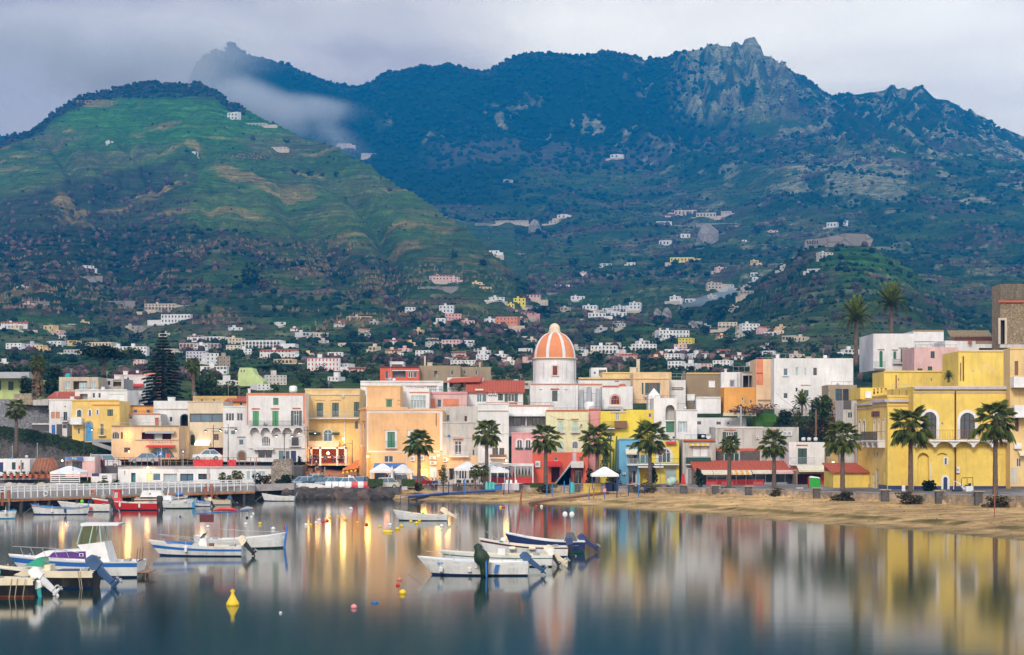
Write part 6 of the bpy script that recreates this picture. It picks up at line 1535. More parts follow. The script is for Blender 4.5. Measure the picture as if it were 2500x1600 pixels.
cloud('mist', 'bank of mist pouring over the saddle between the green hill and the far crest', (620, 252, 2760, 215, 130, 42), .018, 1, .011, .42)
cloud('mist', 'low tongue of mist behind the right shoulder of the green hill', (750, 264, 2850, 115, 110, 22), .02, 2, .012, .08)
cloud('cloud', 'grey cloud resting on the top of the green hill', (130, 136, 2330, 320, 190, 62), .022, 3, .007)
# ---------------------------------------------------------------- quay, pier, embankment
def slab(name, label, pts, z0, z1, mat, cat=None, kind=None, parent=None):
    """plan polygon of (px, Y) with flat top z1"""
    p = [(px2X(x, Y), Y, z0) for x, Y in pts]; o = MB().prism(p, (0,0,z1-z0)).build(name, mat, parent, label=label, category=cat, kind=kind); return o
conc = plain('concrete', (.36,.33,.33), .9, 0, .25, .8, .02); asph = plain('asphalt', (.10,.095,.095), .9, 0, .25, 1.0); dkst = stonemat('lava_wall', (.10,.088,.082), 2.0, (.05,.045,.04))
pave = plain('brick_paving', (.30,.15,.10), .85, 0, .35, 2.0)
slab('quay', 'grey concrete quay behind the boats', [(-260,213),(622,246),(622,262),(-260,262)], .95, 1.9, conc, kind='structure')
slab('quay_foot', 'dark stone foot of the quay', [(-260,215.5),(622,248.5),(622,262),(-260,262)], -2.5, .948, dkst, kind='structure')
slab('road', 'harbour parking road', [(622,256),(975,256),(975,290),(622,290)], -2.5, 1.36, asph, kind='structure')
slab('upper_road', 'raised road behind the harbour bar', [(-160,268),(738,268),(752,292),(-160,292)], -1, 4.1, asph, kind='structure')
MB().hexa([P(738,1065,268)[:2]+(1.0,), P(880,1065,264)[:2]+(1.0,), P(866,1065,300)[:2]+(1.0,), P(738,1065,292)[:2]+(1.0,), P(738,1065,268)[:2]+(1.6,), P(880,1065,264)[:2]+(1.45,), P(866,1065,300)[:2]+(3.9,), P(738,1065,292)[:2]+(4.12,)]).build('pavement', pave, kind='structure')
# stone step walls of the quay: darker beam and timber wale
pr = thing('quay_wale', 'long orange timber beam along the foot of the quay wall', 'pier beam', P(0,1228,213)); xs_ = [-20, 80, 190, 300, 410, 520, 622]
for a, b in zip(xs_, xs_[1:]):
    A_ = np.array(P(a,1065,213+(246-213)*a/622.)); B_ = np.array(P(b,1065,213+(246-213)*b/622.)); A_[2] = B_[2] = .95; o_ = np.array(P(0,1228,213)); e = np.array((0,-.3,0))
    MB().hexa([tuple(A_-o_+e*2), tuple(B_-o_+e*2-(.02,0,0)), tuple(B_-o_-(.02,0,0)), tuple(A_-o_), tuple(A_-o_+e*2+(0,0,.22)), tuple(B_-o_+e*2+(0,0,.22)), tuple(B_-o_+(0,0,.22)), tuple(A_-o_+(0,0,.22))]).build('beam', plain('wale', (.50,.20,.07), .8, 0, .4, 2), pr)
for i, x in enumerate(range(-15, 622, 34)):
    Yq = 213+33*x/622.; MB().box(-.16, .16, -.5, .1, -1.5, .95).build('pile', plain('wet_timber', (.05,.04,.035), .7), pr).location = np.array(P(x,1065,Yq))*(1,1,0)-np.array(P(0,1228,213))*(1,1,1)+np.array((0,0,0))
# white railing with wave panels
rl = thing('pier_railing', 'long white slatted railing with wavy panels along the quay', 'railing', P(0,1205,213)); O_ = np.array(P(0,1205,213)); W0 = C('whitep')
def rp_(x, z): Yq = 213.2+33*x/622.; return np.array((px2X(x, Yq), Yq, z))-O_
zt_ = 2.72; posts = list(range(-4, 621, 16)); k = 0
for i, (a, b) in enumerate(zip(posts, posts[1:])):
    p = rp_(a, 0); MB().box(-.05, .05, -.07, .05, 1.35, zt_+.04).build('post', W0, rl).location = (p[0], p[1], -O_[2])
    wave = (i % 6 == 1)
    for z in (zt_, zt_-.30, zt_-.60):
        q = rp_(b, 0); m = MB()
        n = 6 if wave and z < zt_ else 1
        for j in range(n):
            t0, t1 = j/n, (j+1)/n; u0, u1 = p*(1-t0)+q*t0, p*(1-t1)+q*t1; w0, w1 = ((.07*sin(t0*6.28*1.5), .07*sin(t1*6.28*1.5)) if n > 1 else (0, 0))
            m.hexa([(u0[0],u0[1]-.02,z-.075+w0),(u1[0],u1[1]-.02,z-.075+w1),(u1[0],u1[1]+.02,z-.075+w1),(u0[0],u0[1]+.02,z-.075+w0),(u0[0],u0[1]-.02,z+.075+w0),(u1[0],u1[1]-.02,z+.075+w1),(u1[0],u1[1]+.02,z+.075+w1),(u0[0],u0[1]+.02,z+.075+w0)])
        m.build('rail', W0, rl).location = (0, 0, -O_[2])
for i, (x, col, lb) in enumerate([(112,'wframe','white life ring hanging on the quay wall'),(228,'orangep','orange life ring hanging on the quay wall')]):
    r = thing('life_ring', lb, 'life ring', tuple(rp_(x, 1.75)+O_-(0,.15,0))); m = MB(); m.tube([(.26*cos(t*pi/8),0,.26*sin(t*pi/8)) for t in range(17)], .075, 8, False); m.build('ring', C(col), r, smooth=True)
for x, lb in ((15,'left'),(510,'right')):
    r = thing('fender_post', 'rust red double timber fender at the '+lb+' end of the quay', 'fender', tuple(rp_(x, 0)+O_));
    for d in (-.35, .35): MB().box(d-.16, d+.16, -.35, -.05, .5, 2.3).build('timber', C('rust'), r)
# harbour bar and clutter behind the railing
T('bar','harbour_bar','long low white harbour bar with teal glazed openings under the raised road',288,665,1141,1184,262,5.5,'white','''
N 320 1155 331 1178 d=.5 c=teal
W 359 1156 371 1174 g=lit f=iron n=1
W 373 1156 392 1174 g=glassb f=wframe n=1
N 399 1157 432 1178 d=1 c=wood k=shop g=glassl
N 440 1157 472 1178 d=1 c=teal k=shop f=iron g=glassb
N 484 1157 513 1171 d=1 c=teal k=shop f=iron
W 602 1151 611 1172 g=glassl
W 615 1151 626 1172 g=glassl
W 630 1151 648 1172 g=glassl n=2
W 303 1150 306 1160 n=1
X 505 1141 512 1178 c=dirtyw
L 288 1140 665 1143 c=zinc''', cat='building')
T('kiosk','ticket_kiosk','small ticket kiosk with a blue lettered sign, left of the parked white van',160,232,1116,1165,264,4,'rose','''
J 160 1116 203 1124 c=bluep nm=sign d=.5
N 176 1127 201 1150 d=1.5 c=tealp k=shop f=navy
X 203 1116 232 1126 c=white
W 215 1118 219 1125 n=1
N 160 1127 175 1150 d=1 c=white''')
plaque('sign_lettering','pale blue kiosk sign letters on the blue board','lettering','SUIL',182,1120,263.2,.42,'ltgreen')
T('lhut','white_boat_shed','white boat shed with dark doors and small blue roof box at the left edge',-20,73,1121,1162,263,5,'white','''
D -6 1129 8 1153 c=navy
D 29 1129 38 1147 c=dkgreen
X 45 1137 49 1146 c=redp
N 52 1130 58 1146 d=.4
P 50 1123 53 1150 c=dirtyw''').bits('tank 18 1118 4 brightb;tank 56 1112 4 dirtyw')
T('wshed','white_store_block','white block with a small table-like opening behind the railing',222,273,1158,1184,259,4,'white','N 249 1162 262 1170 d=.5 c=black;X 224 1156 242 1163 c=navy')
hut = thing('brick_dome_hut','round brick domed hut with a white cap beside the kiosk','hut',P(110,1167,262)); R_ = m_px(33,262); brm = plain('brick_dome', (.40,.17,.10), .9, 0, .4, 5, .04)
nb = 0; bd = MB()
for k in range(11):     # brick courses, each brick its own block
    z0 = R_*1.45*sin(k*.118); rr = R_*cos(k*.112)**.8; n_ = max(10, int(6.28*rr/.42)); bmesh_ = MB().box(-.19, .19, -.06, .06, .01, R_*.155).mesh('brick', brm) if k == 0 else bmesh_
    for j in range(n_):
        a = 6.283*(j+.5*(k%2))/n_
        if sin(a) > .25 or nb > 240: continue
        o = link('brick', bmesh_, hut, (rr*cos(a), rr*sin(a), z0)); o.rotation_euler = (0, 0, a+pi/2); nb += 1
MB().lathe([(R_*.97, 0), (R_*.96, R_*.45), (R_*.84, R_*.85), (R_*.62, R_*1.2), (R_*.4, R_*1.36)], (0,0,0), 28).build('wall', brm, hut, smooth=True)
MB().lathe([(R_*.62, R_*1.22), (R_*.42, R_*1.38), (.01, R_*1.46)], (0,0,.03), 24).build('cap', C('white'), hut, smooth=True)
hd = MB().tube([(0,-R_*.99,R_*.55),(0,-R_*.8,R_*.55)], .16, 10).build('vent', C('black'), hut)
# white marquee with a lit lamp
def marquee(name, label, x0, x1, yb, ye, yt, Y, D=5, poles=4, pc='wframe', curtain=None, legs=True, rz=0):
    r = thing(name, label, 'tent', P((x0+x1)/2, yb, Y), rz); W_ = m_px((x1-x0)/2, Y); he = m_px(yb-ye, Y); ht = m_px(yb-yt, Y); d = D/2
    MB().add([(-W_,-d,he),(W_,-d,he),(W_,d,he),(-W_,d,he),(-W_*.12,0,ht),(W_*.12,0,ht)], [(0,1,5,4),(1,2,5),(2,3,4,5),(3,0,4)]).build('canopy', C('whitep'), r)
    MB().box(-W_,W_,-d-.02,-d,he-.3,he).box(-W_,W_,d,d+.02,he-.3,he).box(-W_-.02,-W_,-d,d,he-.3,he).box(W_,W_+.02,-d,d,he-.3,he).build('valance', C('whitep'), r)
    for sx_ in (-1, 1):
        for sy_ in (-1, 1): MB().box(sx_*(W_-.1)-.05, sx_*(W_-.1)+.05, sy_*(d-.1)-.05, sy_*(d-.1)+.05, 0, he).build('pole', C(pc), r)
    return r
mq = marquee('marquee','white marquee glowing from a lamp inside, behind the railing',133,206,1183,1152,1138,257,5)
m = MB()
for i in range(5): m.box(-2.0, 1.9, -2.52, -2.48, .1+i*.28, .22+i*.28)
m.build('slat_screen', C('whitep'), mq)
def bulb(x, y, Y, r=.12, en=60, label='lit lamp', col=(1,.50,.15), mesh=True, spot=None):
    if mesh:
        t_ = thing('lit_lamp', label, 'lamp', P(x, y, Y)); MB().ball((0,0,0), r, 8).build('bulb', emat('lamp_glow', (1,.66,.30), 5), t_); MB().box(-.05,.05,-.02,.02,r*.9,r*2.4).build('bracket', C('iron'), t_)
    l = bpy.data.lights.new('lamp_light', 'POINT'); l.energy = en*.8; l.color = col; l.shadow_soft_size = max(r, .45); lo = bpy.data.objects.new('lamp_light', l); COL.objects.link(lo); lo.location = P(x, y, Y)
    if mesh: lo.location = (0, -.3, 0); lo.parent = t_
bulb(161,1156,256.5,.14,90,'glowing lamp under the front of the white marquee')
bulb(361,1143,261,.16,60,'lamp glowing on the roof edge of the white harbour bar')
bulb(152,1125,263,.12,50,'small warm lamp beside the blue kiosk sign')
bulb(801,1107,284.5,.22,170,'bright lamp inside the orange terrace restaurant',(1,.55,.22))
bulb(775,1104,285.5,.01,110,'',(1,.42,.12),False); bulb(838,1104,285.5,.01,110,'',(1,.42,.12),False); bulb(750,1106,285.5,.01,90,'',(1,.42,.12),False)
bulb(838,1072,286,.18,110,'lamp washing the wall yellow at the end of the terrace',(1,.70,.15))
bulb(898,1115,270.4,.16,110,'black wall lamp at the left of the peach building',(1,.62,.12))
bulb(1070,1112,270.4,.14,80,'black wall lamp at the right of the peach building',(1,.60,.15))
bulb(1034,1152,270.8,.01,90,'',(1,.66,.2),False); bulb(945,1153,271,.01,60,'',(1,.3,.1),False)
bulb(1093,1122,270,.10,90,'small orange lamp over the stained house ground floor',(1,.45,.15))
bulb(1236,1125,269,.12,60,'orange lit lantern left of the pink house',(1,.5,.12))
bulb(311,1064,277.5,.01,60,'',(1,.6,.2),False); bulb(495,1082,285.6,.01,40,'',(1,.85,.6),False); bulb(315,1103,276,.12,70,'yellow lamp by the entrance of the peach restaurant')
bulb(2034,1130,258,.16,60,'tall pale lit lamp beside the ochre house, left of the hotel',(1,.75,.25))
# slope left: lava-stone embankment, grey wall, tan wall
def facewall(name, label, pts, Y, D, mat, cat='wall', slope=0):
    r = thing(name, label, cat, P(pts[0][0], pts[0][1], Y)); o = np.array(P(pts[0][0], pts[0][1], Y)); p = [tuple(np.array(P(x, y, Y+(slope*(1130-y) if slope else 0)))-o) for x, y in pts]; MB().prism(p, (0,D,0)).build('stone_face', mat, r); return r
facewall('lava_embankment','tall dark lava stone embankment overgrown with weeds at the left',[(-60,1160),(-60,1045),(0,1043),(60,1050),(120,1062),(180,1077),(290,1104),(360,1125),(360,1160)],280,6,dkst,slope=.05)
facewall('grey_wall','rough grey stone wall above the dark embankment',[(-40,1060),(-40,975),(40,975),(120,986),(122,1066),(60,1056)],302,4,stonemat('grey_wall_stone',(.26,.26,.28),2.2,(.15,.15,.16)))
facewall('tan_wall','tan block wall at the far left below the canopy house',[(34,988),(34,962),(79,960),(79,988)],300.5,3,stonemat('tan_wall_stone',(.46,.37,.25),2.2))
facewall('black_roofed_wall','low white wall with a sagging black net roof on the left slope',[(80,990),(80,977),(118,974),(118,990)],300,3,C('dirtyw'))
T('wallbase','dark_stone_house','single-storey dark stone house under the white balcony slab, far left',78,122,1037,1052,291,6,'dstone','L 76 1034 122 1037 c=white')
facewall('slope_parapet','grey parapet sloping down below the yellow house',[(225,1085),(225,1076),(292,1098),(292,1108)],279,.4,C('grey'))
mg = random.Random(5); m = MB()
for _ in range(2600):
    x = mg.uniform(-50, 355); ytop = np.interp(x, [-60,0,60,120,180,290,360], [1045,1043,1050,1062,1077,1104,1125]); y = ytop+abs(mg.gauss(0, 14)); Yq = 279.6+.05*(1130-y)
    p = P(x, y, Yq); s_ = .12+.25*mg.random(); b = mg.random()*6.28; m.add([(p[0]-s_*cos(b),p[1],p[2]-s_*sin(b)),(p[0]+s_*cos(b),p[1]-.2,p[2]+s_*sin(b)),(p[0]+s_*sin(b),p[1]-.1,p[2]+s_)], [(0,1,2)])
o = m.build('weeds', DK, None, kind='stuff', label='weeds and ivy growing down the dark stone embankment')
slab('lane', 'paved lane climbing the left slope', [(-60,284),(300,284),(300,289),(-60,289)], 3, 4.6, asph, kind='structure')
# lawn terraces by the cube villa
fw = facewall('garden_terrace','bright green lawn terrace with a low wall beneath the long hedge',[(1842,1046),(1842,1012),(1895,1012),(1895,1046)],288,3,plain('lawn', (.07,.20,.02), .9, 0, .3, 2), 'lawn', )
facewall('garden_terrace','darker sloping lawn step left of the round dark shrub',[(1845,1062),(1845,1030),(1905,1030),(1905,1062)],285,2,plain('lawn2', (.035,.11,.015), .9, 0, .4, 2), 'lawn')
facewall('garden_wall','cream garden wall under the long clipped hedge',[(1766,1016),(1766,1008),(1846,1008),(1846,1016)],286.5,.6,C('cream'))
facewall('villa_retaining_wall','stained grey retaining wall at the foot of the white cube villa',[(1892,1016),(1892,998),(1975,998),(1975,1016)],290,1.0,C('dirtyw'))
for i, (x, y0, y1, Y, r_, cl) in enumerate([(1809,990,1045,283,.14,'zinc'),(1992,1000,1080,275,.13,'wood'),(2026,1055,1080,270,.05,'zinc'),(2024,955,1060,284,.06,'zinc'),(1936,1010,1050,280,.04,'zinc')]):
    p0 = P(x, y1, Y); t_ = thing('roof_pole', ['grey flue pole above the low white roofs','tall brown timber pole right of the garden','thin pole near the green door house','thin pole beside the stone studio','slim pole in the garden beneath the cube villa'][i], 'pole', p0); MB().tube([(0,0,-.4),(0,0,m_px(y1-y0, Y))], r_, 7).build('shaft', C(cl), t_); MB().ball((0,0,m_px(y1-y0,Y)), r_*1.4, 6).build('tip', C('iron'), t_)
# rough lava boulders in front of the parking
bm_ = []
bk = plain('lava_rock', (.065,.052,.048), .85, 0, .5, 1.6, .08); bk2 = plain('lava_rock_brown', (.13,.085,.065), .85, 0, .45, 1.4, .08)
for k in range(6):
    g = np.random.RandomState(50+k); ax = g.randn(7, 3); ax /= np.linalg.norm(ax, axis=1)[:, None]; V = IV.copy()
    for a_ in ax: d_ = V@a_; V = V-np.maximum(d_-(.55+.25*g.rand()), 0)[:, None]*a_
    me = bpy.data.meshes.new('rock'); me.from_pydata((V*(1+.10*g.rand(len(IV),1))).tolist(), [], IF.tolist()); me.materials.append(bk if k < 4 else bk2); bm_.append(me)
g = random.Random(12); n_ = 0; bl_ = []
for row, (yy, Yr, sc0) in enumerate([(1216,252.2,.85),(1209,253.4,.8),(1202,254.6,.62)]):
    x = 712-row*6
    while x < 955-(row == 0)*(-5):
        s_ = sc0*(.75+.6*g.random()); r = thing('boulder', '', 'boulder', (px2X(x, Yr), Yr+g.uniform(-.3,.3), py2z(yy, Yr)), g.random()*6, 'lava boulders under the car park'); o = link('rock', g.choice(bm_), r); o.scale = (s_*1.4, s_, s_*.95); o.rotation_euler = (g.uniform(-.5,.5), g.uniform(-.4,.4), g.random()*6)
        bl_.append([('low ','middle ','upper ')[row]+('big ' if s_ > sc0*1.1 else 'small ' if s_ < sc0*.9 else '')+'lava boulder '+('below the white plastic barriers' if 790 < x < 850 else 'below the red plastic barriers' if 850 <= x < 905 else 'below the white hatchback car' if x >= 905 else 'left of the plastic barriers'), x, r]); x += s_*19
uniq(bl_)
g = random.Random(2)
for i in range(7):
    x = 20+i*13+g.uniform(-3,3); r = thing('boulder', 'pale rounded boulder behind the railing, '+ORD[i], 'boulder', P(x+ (30 if i > 3 else 0), 1188, 243), 0, 'pale boulders behind the quay railing'); o = link('rock', bm_[i % 4].copy(), r); o.data.materials.clear(); o.data.materials.append(plain('pale_rock', (.50,.42,.34), .9, 0, .3, 2)); o.scale = (.8,.6,.55); o.rotation_euler = (0,0,g.random()*6)
# ---- beach wall with stone blocks and pillars
pw = thing('beach_wall','long low stone block wall between the sand and the promenade','wall',P(1065,1200,262)); O2 = np.array(P(1065,1200,262)); g = random.Random(6); x = 1065.; blk = []
sm = [plain('wall_block_%d' % i, c, .9, 0, .45, 1.4, .04) for i, c in enumerate([(.42,.33,.22),(.36,.28,.19),(.47,.36,.26),(.30,.24,.18)])]
def wpt(x): Yq = float(lerpt(x, WALLY)); return px2X(x, Yq), Yq, float(lerpt(x, SANDZ)), float(lerpt(x, PROMZ))
while x < 2540:
    dx = g.uniform(16, 30) if x < 1900 else g.uniform(22, 40); a, b = wpt(x), wpt(min(x+dx, 2545)); e = .03; y_ = -.45+g.uniform(-.05,.05); zt = a[3]+.02-g.uniform(0,.12)
    if True:
        MB().hexa([tuple(np.array(p)-O2) for p in [(a[0]+e,a[1]+y_,a[2]-.3),(b[0]-e,b[1]+y_,b[2]-.3),(b[0]-e,b[1],b[2]-.3),(a[0]+e,a[1],a[2]-.3),(a[0]+e,a[1]+y_,zt),(b[0]-e,b[1]+y_,zt),(b[0]-e,b[1],zt),(a[0]+e,a[1],zt)]]).build('stone_block', g.choice(sm), pw)
        MB().hexa([tuple(np.array(p)-O2) for p in [(a[0],a[1]-.55,zt+.003),(b[0],b[1]-.55,zt+.003),(b[0],b[1]+.1,zt+.003),(a[0],a[1]+.1,zt+.003),(a[0],a[1]-.55,zt+.11),(b[0],b[1]-.55,zt+.11),(b[0],b[1]+.1,zt+.11),(a[0],a[1]+.1,zt+.11)]]).build('coping_stone', conc, pw)
    x += dx
wm_ = MB()
for xx in range(1065, 2540, 60): a, b = wpt(xx), wpt(xx+60); wm_.hexa([tuple(np.array(p)-O2) for p in [(a[0],a[1]-.3,a[2]-1),(b[0],b[1]-.3,b[2]-1),(b[0],b[1]+.3,b[2]-1),(a[0],a[1]+.3,a[2]-1),(a[0],a[1]-.3,a[3]-.15),(b[0],b[1]-.3,b[3]-.15),(b[0],b[1]+.3,b[3]-.15),(a[0],a[1]+.3,a[3]-.15)]])
wm_.build('wall_core', conc, pw)
for i, x in enumerate([1113,1265,1407,1540,1668,1745,1826,1992,2158,2290,2385]):
    a = wpt(x); r = thing('wall_pillar', ['below the blue boardwalk','by the white curtained veranda','beside the white tent','before the blue house','under the leaning mixer','at the left end of the beach restaurant','below the beach restaurant middle','beneath the green toilet cabin','before the hotel wing','below the oleander bush','leaning, below the small arched hotel door'][i], 'pillar', (a[0], a[1]-.7, a[2])); r['label'] = 'dark square wall pillar '+r['label']; r['group'] = 'square pillars of the beach wall'
    MB().box(-.42,.42,-.4,.4,-.3,a[3]-a[2]+.35).build('pier_block', plain('pillar_stone', (.11,.10,.10), .9, 0, .4, 2, .04), r); MB().box(-.6,.6,-.55,.55,a[3]-a[2]+.352,a[3]-a[2]+.47).build('cap_stone', sm[0], r)
# boardwalks on legs
def boardwalk(label, pts, wd, deck, legc, zl):
    o = np.array(P(*pts[0])); r = thing('boardwalk', label, 'boardwalk', tuple(o)); n = 0
    P3 = [np.array(P(*p)) for p in pts]
    for a, b in zip(P3, P3[1:]):
        d = b-a; L_ = np.linalg.norm(d); d = d/L_; s_ = np.array((-d[1], d[0], 0))*wd/2; k = max(1, int(L_/.5))
        for i in range(k):
            p, q = a+d*L_*i/k, a+d*(L_*(i+.9)/k); MB().hexa([tuple(v-o) for v in (p-s_-(0,0,.05), q-s_-(0,0,.05), q+s_-(0,0,.05), p+s_-(0,0,.05), p-s_, q-s_, q+s_, p+s_)]).build('plank', C(deck), r)
        MB().hexa([tuple(v-o) for v in (a-s_*1.02-(0,0,.3), b-s_*1.02-(0,0,.3), b-s_*.9-(0,0,.3), a-s_*.9-(0,0,.3), a-s_*1.02-(0,0,.06), b-s_*1.02-(0,0,.06), b-s_*.9-(0,0,.06), a-s_*.9-(0,0,.06))]).build('side_beam', C(legc), r)
        m = int(L_/1.9)+1
        for i in range(m):
            p = a+d*L_*i/m
            for sg in (-1, 1): q = p+s_*sg*.9-o; MB().box(q[0]-.04, q[0]+.04, q[1]-.04, q[1]+.04, zl-o[2], q[2]-.06).build('leg', C(legc), r)
boardwalk('blue boardwalk on thin legs running from the water to the beach umbrellas', [(988,1211,246),(1083,1202.5,254),(1205,1196,256)], 1.5, 'bluep', 'navy', -.8)
boardwalk('brown boardwalk on thin legs crossing the sand toward the white tent', [(1284,1225,233),(1378,1213,240),(1475,1201,250)], 1.5, 'wdeck', 'wood', -.6)
for i, (x, y0, y1, Y, c_) in enumerate([(1335,1183,1203,249,'bluep'),(1348,1182,1208,246,'bluep'),(1377,1176,1195,251,'bluep'),(1391,1170,1204,245,'bluep'),(1438,1190,1218,236,'bluep'),(1449,1192,1216,236,'wdeck'),(1476,1193,1216,238,'bluep'),(1506,1165,1211,238,'navy'),(1534,1184,1206,243,'navy'),(1559,1186,1213,238,'bluep'),(1573,1183,1200,247,'navy'),(1082,1175,1200,253,'navy'),(1095,1178,1200,253,'navy'),(1134,1170,1198,254,'bluep'),(1230,1183,1203,252,'navy'),(1242,1165,1197,254,'navy')]):
    r = thing('mooring_stake', ['blue stake by the coral house palm, left of a pair','blue stake by the coral house palm, right of a pair','short blue stake behind the brown boardwalk','tall blue stake on the brown boardwalk beside the turquoise boards','thick blue stake at the yellow pallets','short brown post in the sand','blue stake carrying a small pink notice','tall dark pole of the white tent','dark stake beside the black bin','slanting blue stake left of the ivy mound palm','dark stake nearest the ivy mound palm','left dark stake of the blue boardwalk','right dark stake of the blue boardwalk','blue pole between the two small palms','dark stake below the white parasol','tall dark pole by the pale kiosk'][i], 'stake', P(x, y1, Y), 0, 'stakes standing in the beach sand'); MB().tube([(0,0,-.5),(.03,0,m_px(y1-y0, Y))], .075, 7).build('shaft', C(c_), r); MB().ball((.03,0,m_px(y1-y0,Y)), .085, 6).build('tip', C(c_), r)
    if i == 6: MB().box(-.2,.2,-.14,-.1,.75,1.2).build('notice', C('pinkp'), r)
r = thing('rusty_pole','thin rusty iron pole stuck in the sand before the rightmost palm','pole',P(2428,1254,178)); MB().tube([(0,0,-.4),(.02,0,m_px(66,178))], .05, 6).build('shaft', C('rust'), r); MB().box(-.03,.12,-.03,.03,1.1,1.16).build('hook', C('rust'), r)
# ---------------------------------------------------------------- boats
def Zf(Yw): return F*CZ/(Yw-HY)      # distance of a waterline pixel row
def hull(L, Bm, h, bowh, sternw=.85, rake=.12, full=.5, n=18, flare=.25, double=False):
    """rings from stern (x=0) to bow (x=L): returns side profile functions"""
    def w(t):
        if double: return Bm/2*(max(0, 1-abs(2*t-1)**2.4))**.7
        return Bm/2*(sternw+(1-sternw)*min(1, t/.35))*(1-max(0, (t-full)/(1-full))**2.1)
    def sh(t): return h+(bowh-h)*max(0, (t-.25)/.75)**1.8 + ((bowh-h)*.6*max(0, (.3-t)/.3)**2 if double else 0)
    return w, sh
def make_hull(L, Bm, h, bowh, root, col, stripe=None, gun='whitep', bottom='navy', deck='creamp', sternw=.85, full=.5, double=False, rake=.35, open_=True, well=(.08,.72), dk=.12, stripe_z=(.62,.80)):
    w, sh = hull(L, Bm, h, bowh, sternw, rake, full, double=double); n = 20; lv = [(-.25,.45),(0.0,.74),(.12,.82),(stripe_z[0],.93),(stripe_z[1],.97),(.93,.99),(1.0,1.0)]
    m = MB(); hm_ = plaster('hull_'+col, GREEN[col], .55, (.16,.14,.11)); hm_.node_tree.nodes['Principled BSDF'].inputs['Roughness'].default_value = .45; mats = [C(bottom), hm_, C(stripe or col), hm_, C(gun)]; vs_ = []
    for i in range(n+1):
        t = i/n; ww = max(w(t), .015); H_ = sh(t)
        for z, k in lv:
            zz = z*H_ if z > 0 else z; xx = L*t + rake*(t**6)*(z-.3)*(1 if not double else .7) - (.06*z if t == 0 else 0) - (rake*.5*((1-t)**6)*(z-.3) if double else 0); vs_.append((xx, ww*k, zz))
    K = len(lv); o = 0
    for sgn in (1, -1):
        b = len(m.v); m.v += [(x, sgn*y, z) for x, y, z in vs_]
        for i in range(n):
            for j in range(K-1):
                q = (b+i*K+j, b+(i+1)*K+j, b+(i+1)*K+j+1, b+i*K+j+1); m.f.append(q if sgn < 0 else q[::-1]); m.mi.append([0,0,1,2,1,4][j])
    m.k = 1; tr = [(vs_[j][0], vs_[j][1], vs_[j][2]) for j in range(K)]; m.add(tr+[(x,-y,z) for x, y, z in tr[::-1]], [tuple(range(2*K))])
    m.build('hull', mats, root, smooth=False)
    # deck with cockpit well
    m = MB(); g_ = .09
    for i in range(n):
        t0, t1 = i/n, (i+1)/n; a, b = max(w(t0)*.99, .01), max(w(t1)*.99, .01); z0, z1 = sh(t0)-.005, sh(t1)-.005; x0, x1 = L*t0+rake*t0**6*.7, L*t1+rake*t1**6*.7; inw = open_ and well[0] <= (t0+t1)/2 <= well[1]
        if inw:
            ia, ib = a*.80, b*.80; f = -.05+dk
            for sg in (1, -1):
                m.add([(x0,sg*a,z0),(x1,sg*b,z1),(x1,sg*ib,z1),(x0,sg*ia,z0)], [(0,1,2,3)]); m.add([(x0,sg*ia,z0),(x1,sg*ib,z1),(x1,sg*ib*.95,f),(x0,sg*ia*.95,f)], [(0,1,2,3)])
            m.add([(x0,-ia*.95,f),(x1,-ib*.95,f),(x1,ib*.95,f),(x0,ia*.95,f)], [(0,1,2,3)])
            if i == 0 or not (well[0] <= (t0-.5/n) <= well[1]): m.add([(x0,-ia,z0),(x0,ia,z0),(x0,ia*.95,f),(x0,-ia*.95,f)], [(0,1,2,3)])
            if not (well[0] <= (t1+.5/n) <= well[1]): m.add([(x1,-ib,z1),(x1,ib,z1),(x1,ib*.95,f),(x1,-ib*.95,f)], [(0,1,2,3)])
        else:
            c0 = .05*Bm*(1 if t0 < .98 else 0); m.add([(x0,-a,z0),(x1,-b,z1),(x1,0,z1+c0*.6),(x0,0,z0+c0*.6)], [(0,1,2,3)]); m.add([(x0,0,z0+c0*.6),(x1,0,z1+c0*.6),(x1,b,z1),(x0,a,z0)], [(0,1,2,3)])
    m.build('deck', C(deck), root)
    if open_ and well[1]-well[0] > .25:
        for q in range(2+int(L > 5)):
            t = well[0]+(well[1]-well[0])*(q+.6)/3.2; a = w(t)*.84; z = sh(t)*.72; MB().box(L*t-.16, L*t+.16, -a, a, z, z+.05).build('thwart', C('wood' if q % 2 else deck), root)
        t = well[0]+.07; MB().hexa([(L*t-.22,-.1,.1),(L*t+.22,-.1,.1),(L*t+.22,.4,.1),(L*t-.22,.4,.1),(L*t-.2,-.08,sh(t)+.12),(L*t+.2,-.08,sh(t)+.08),(L*t+.2,.36,sh(t)+.08),(L*t-.2,.36,sh(t)+.12)]).build('locker', C('greyp'), root)
    t = .93; z = sh(t); MB().tube([(L*t-.1,0,z),(L*t-.1,0,z+.16)], .035, 6).tube([(L*t-.1,-.12,z+.1),(L*t-.1,.12,z+.1)], .02, 5).build('cleat', C('zinc'), root); MB().tube([(L*t,0,z+.1),(L*1.02+.4,.2,z*.5),(L*1.05+1.1,.4,-.1)], .018, 4).build('mooring_line', C('sandst'), root)
    return w, sh
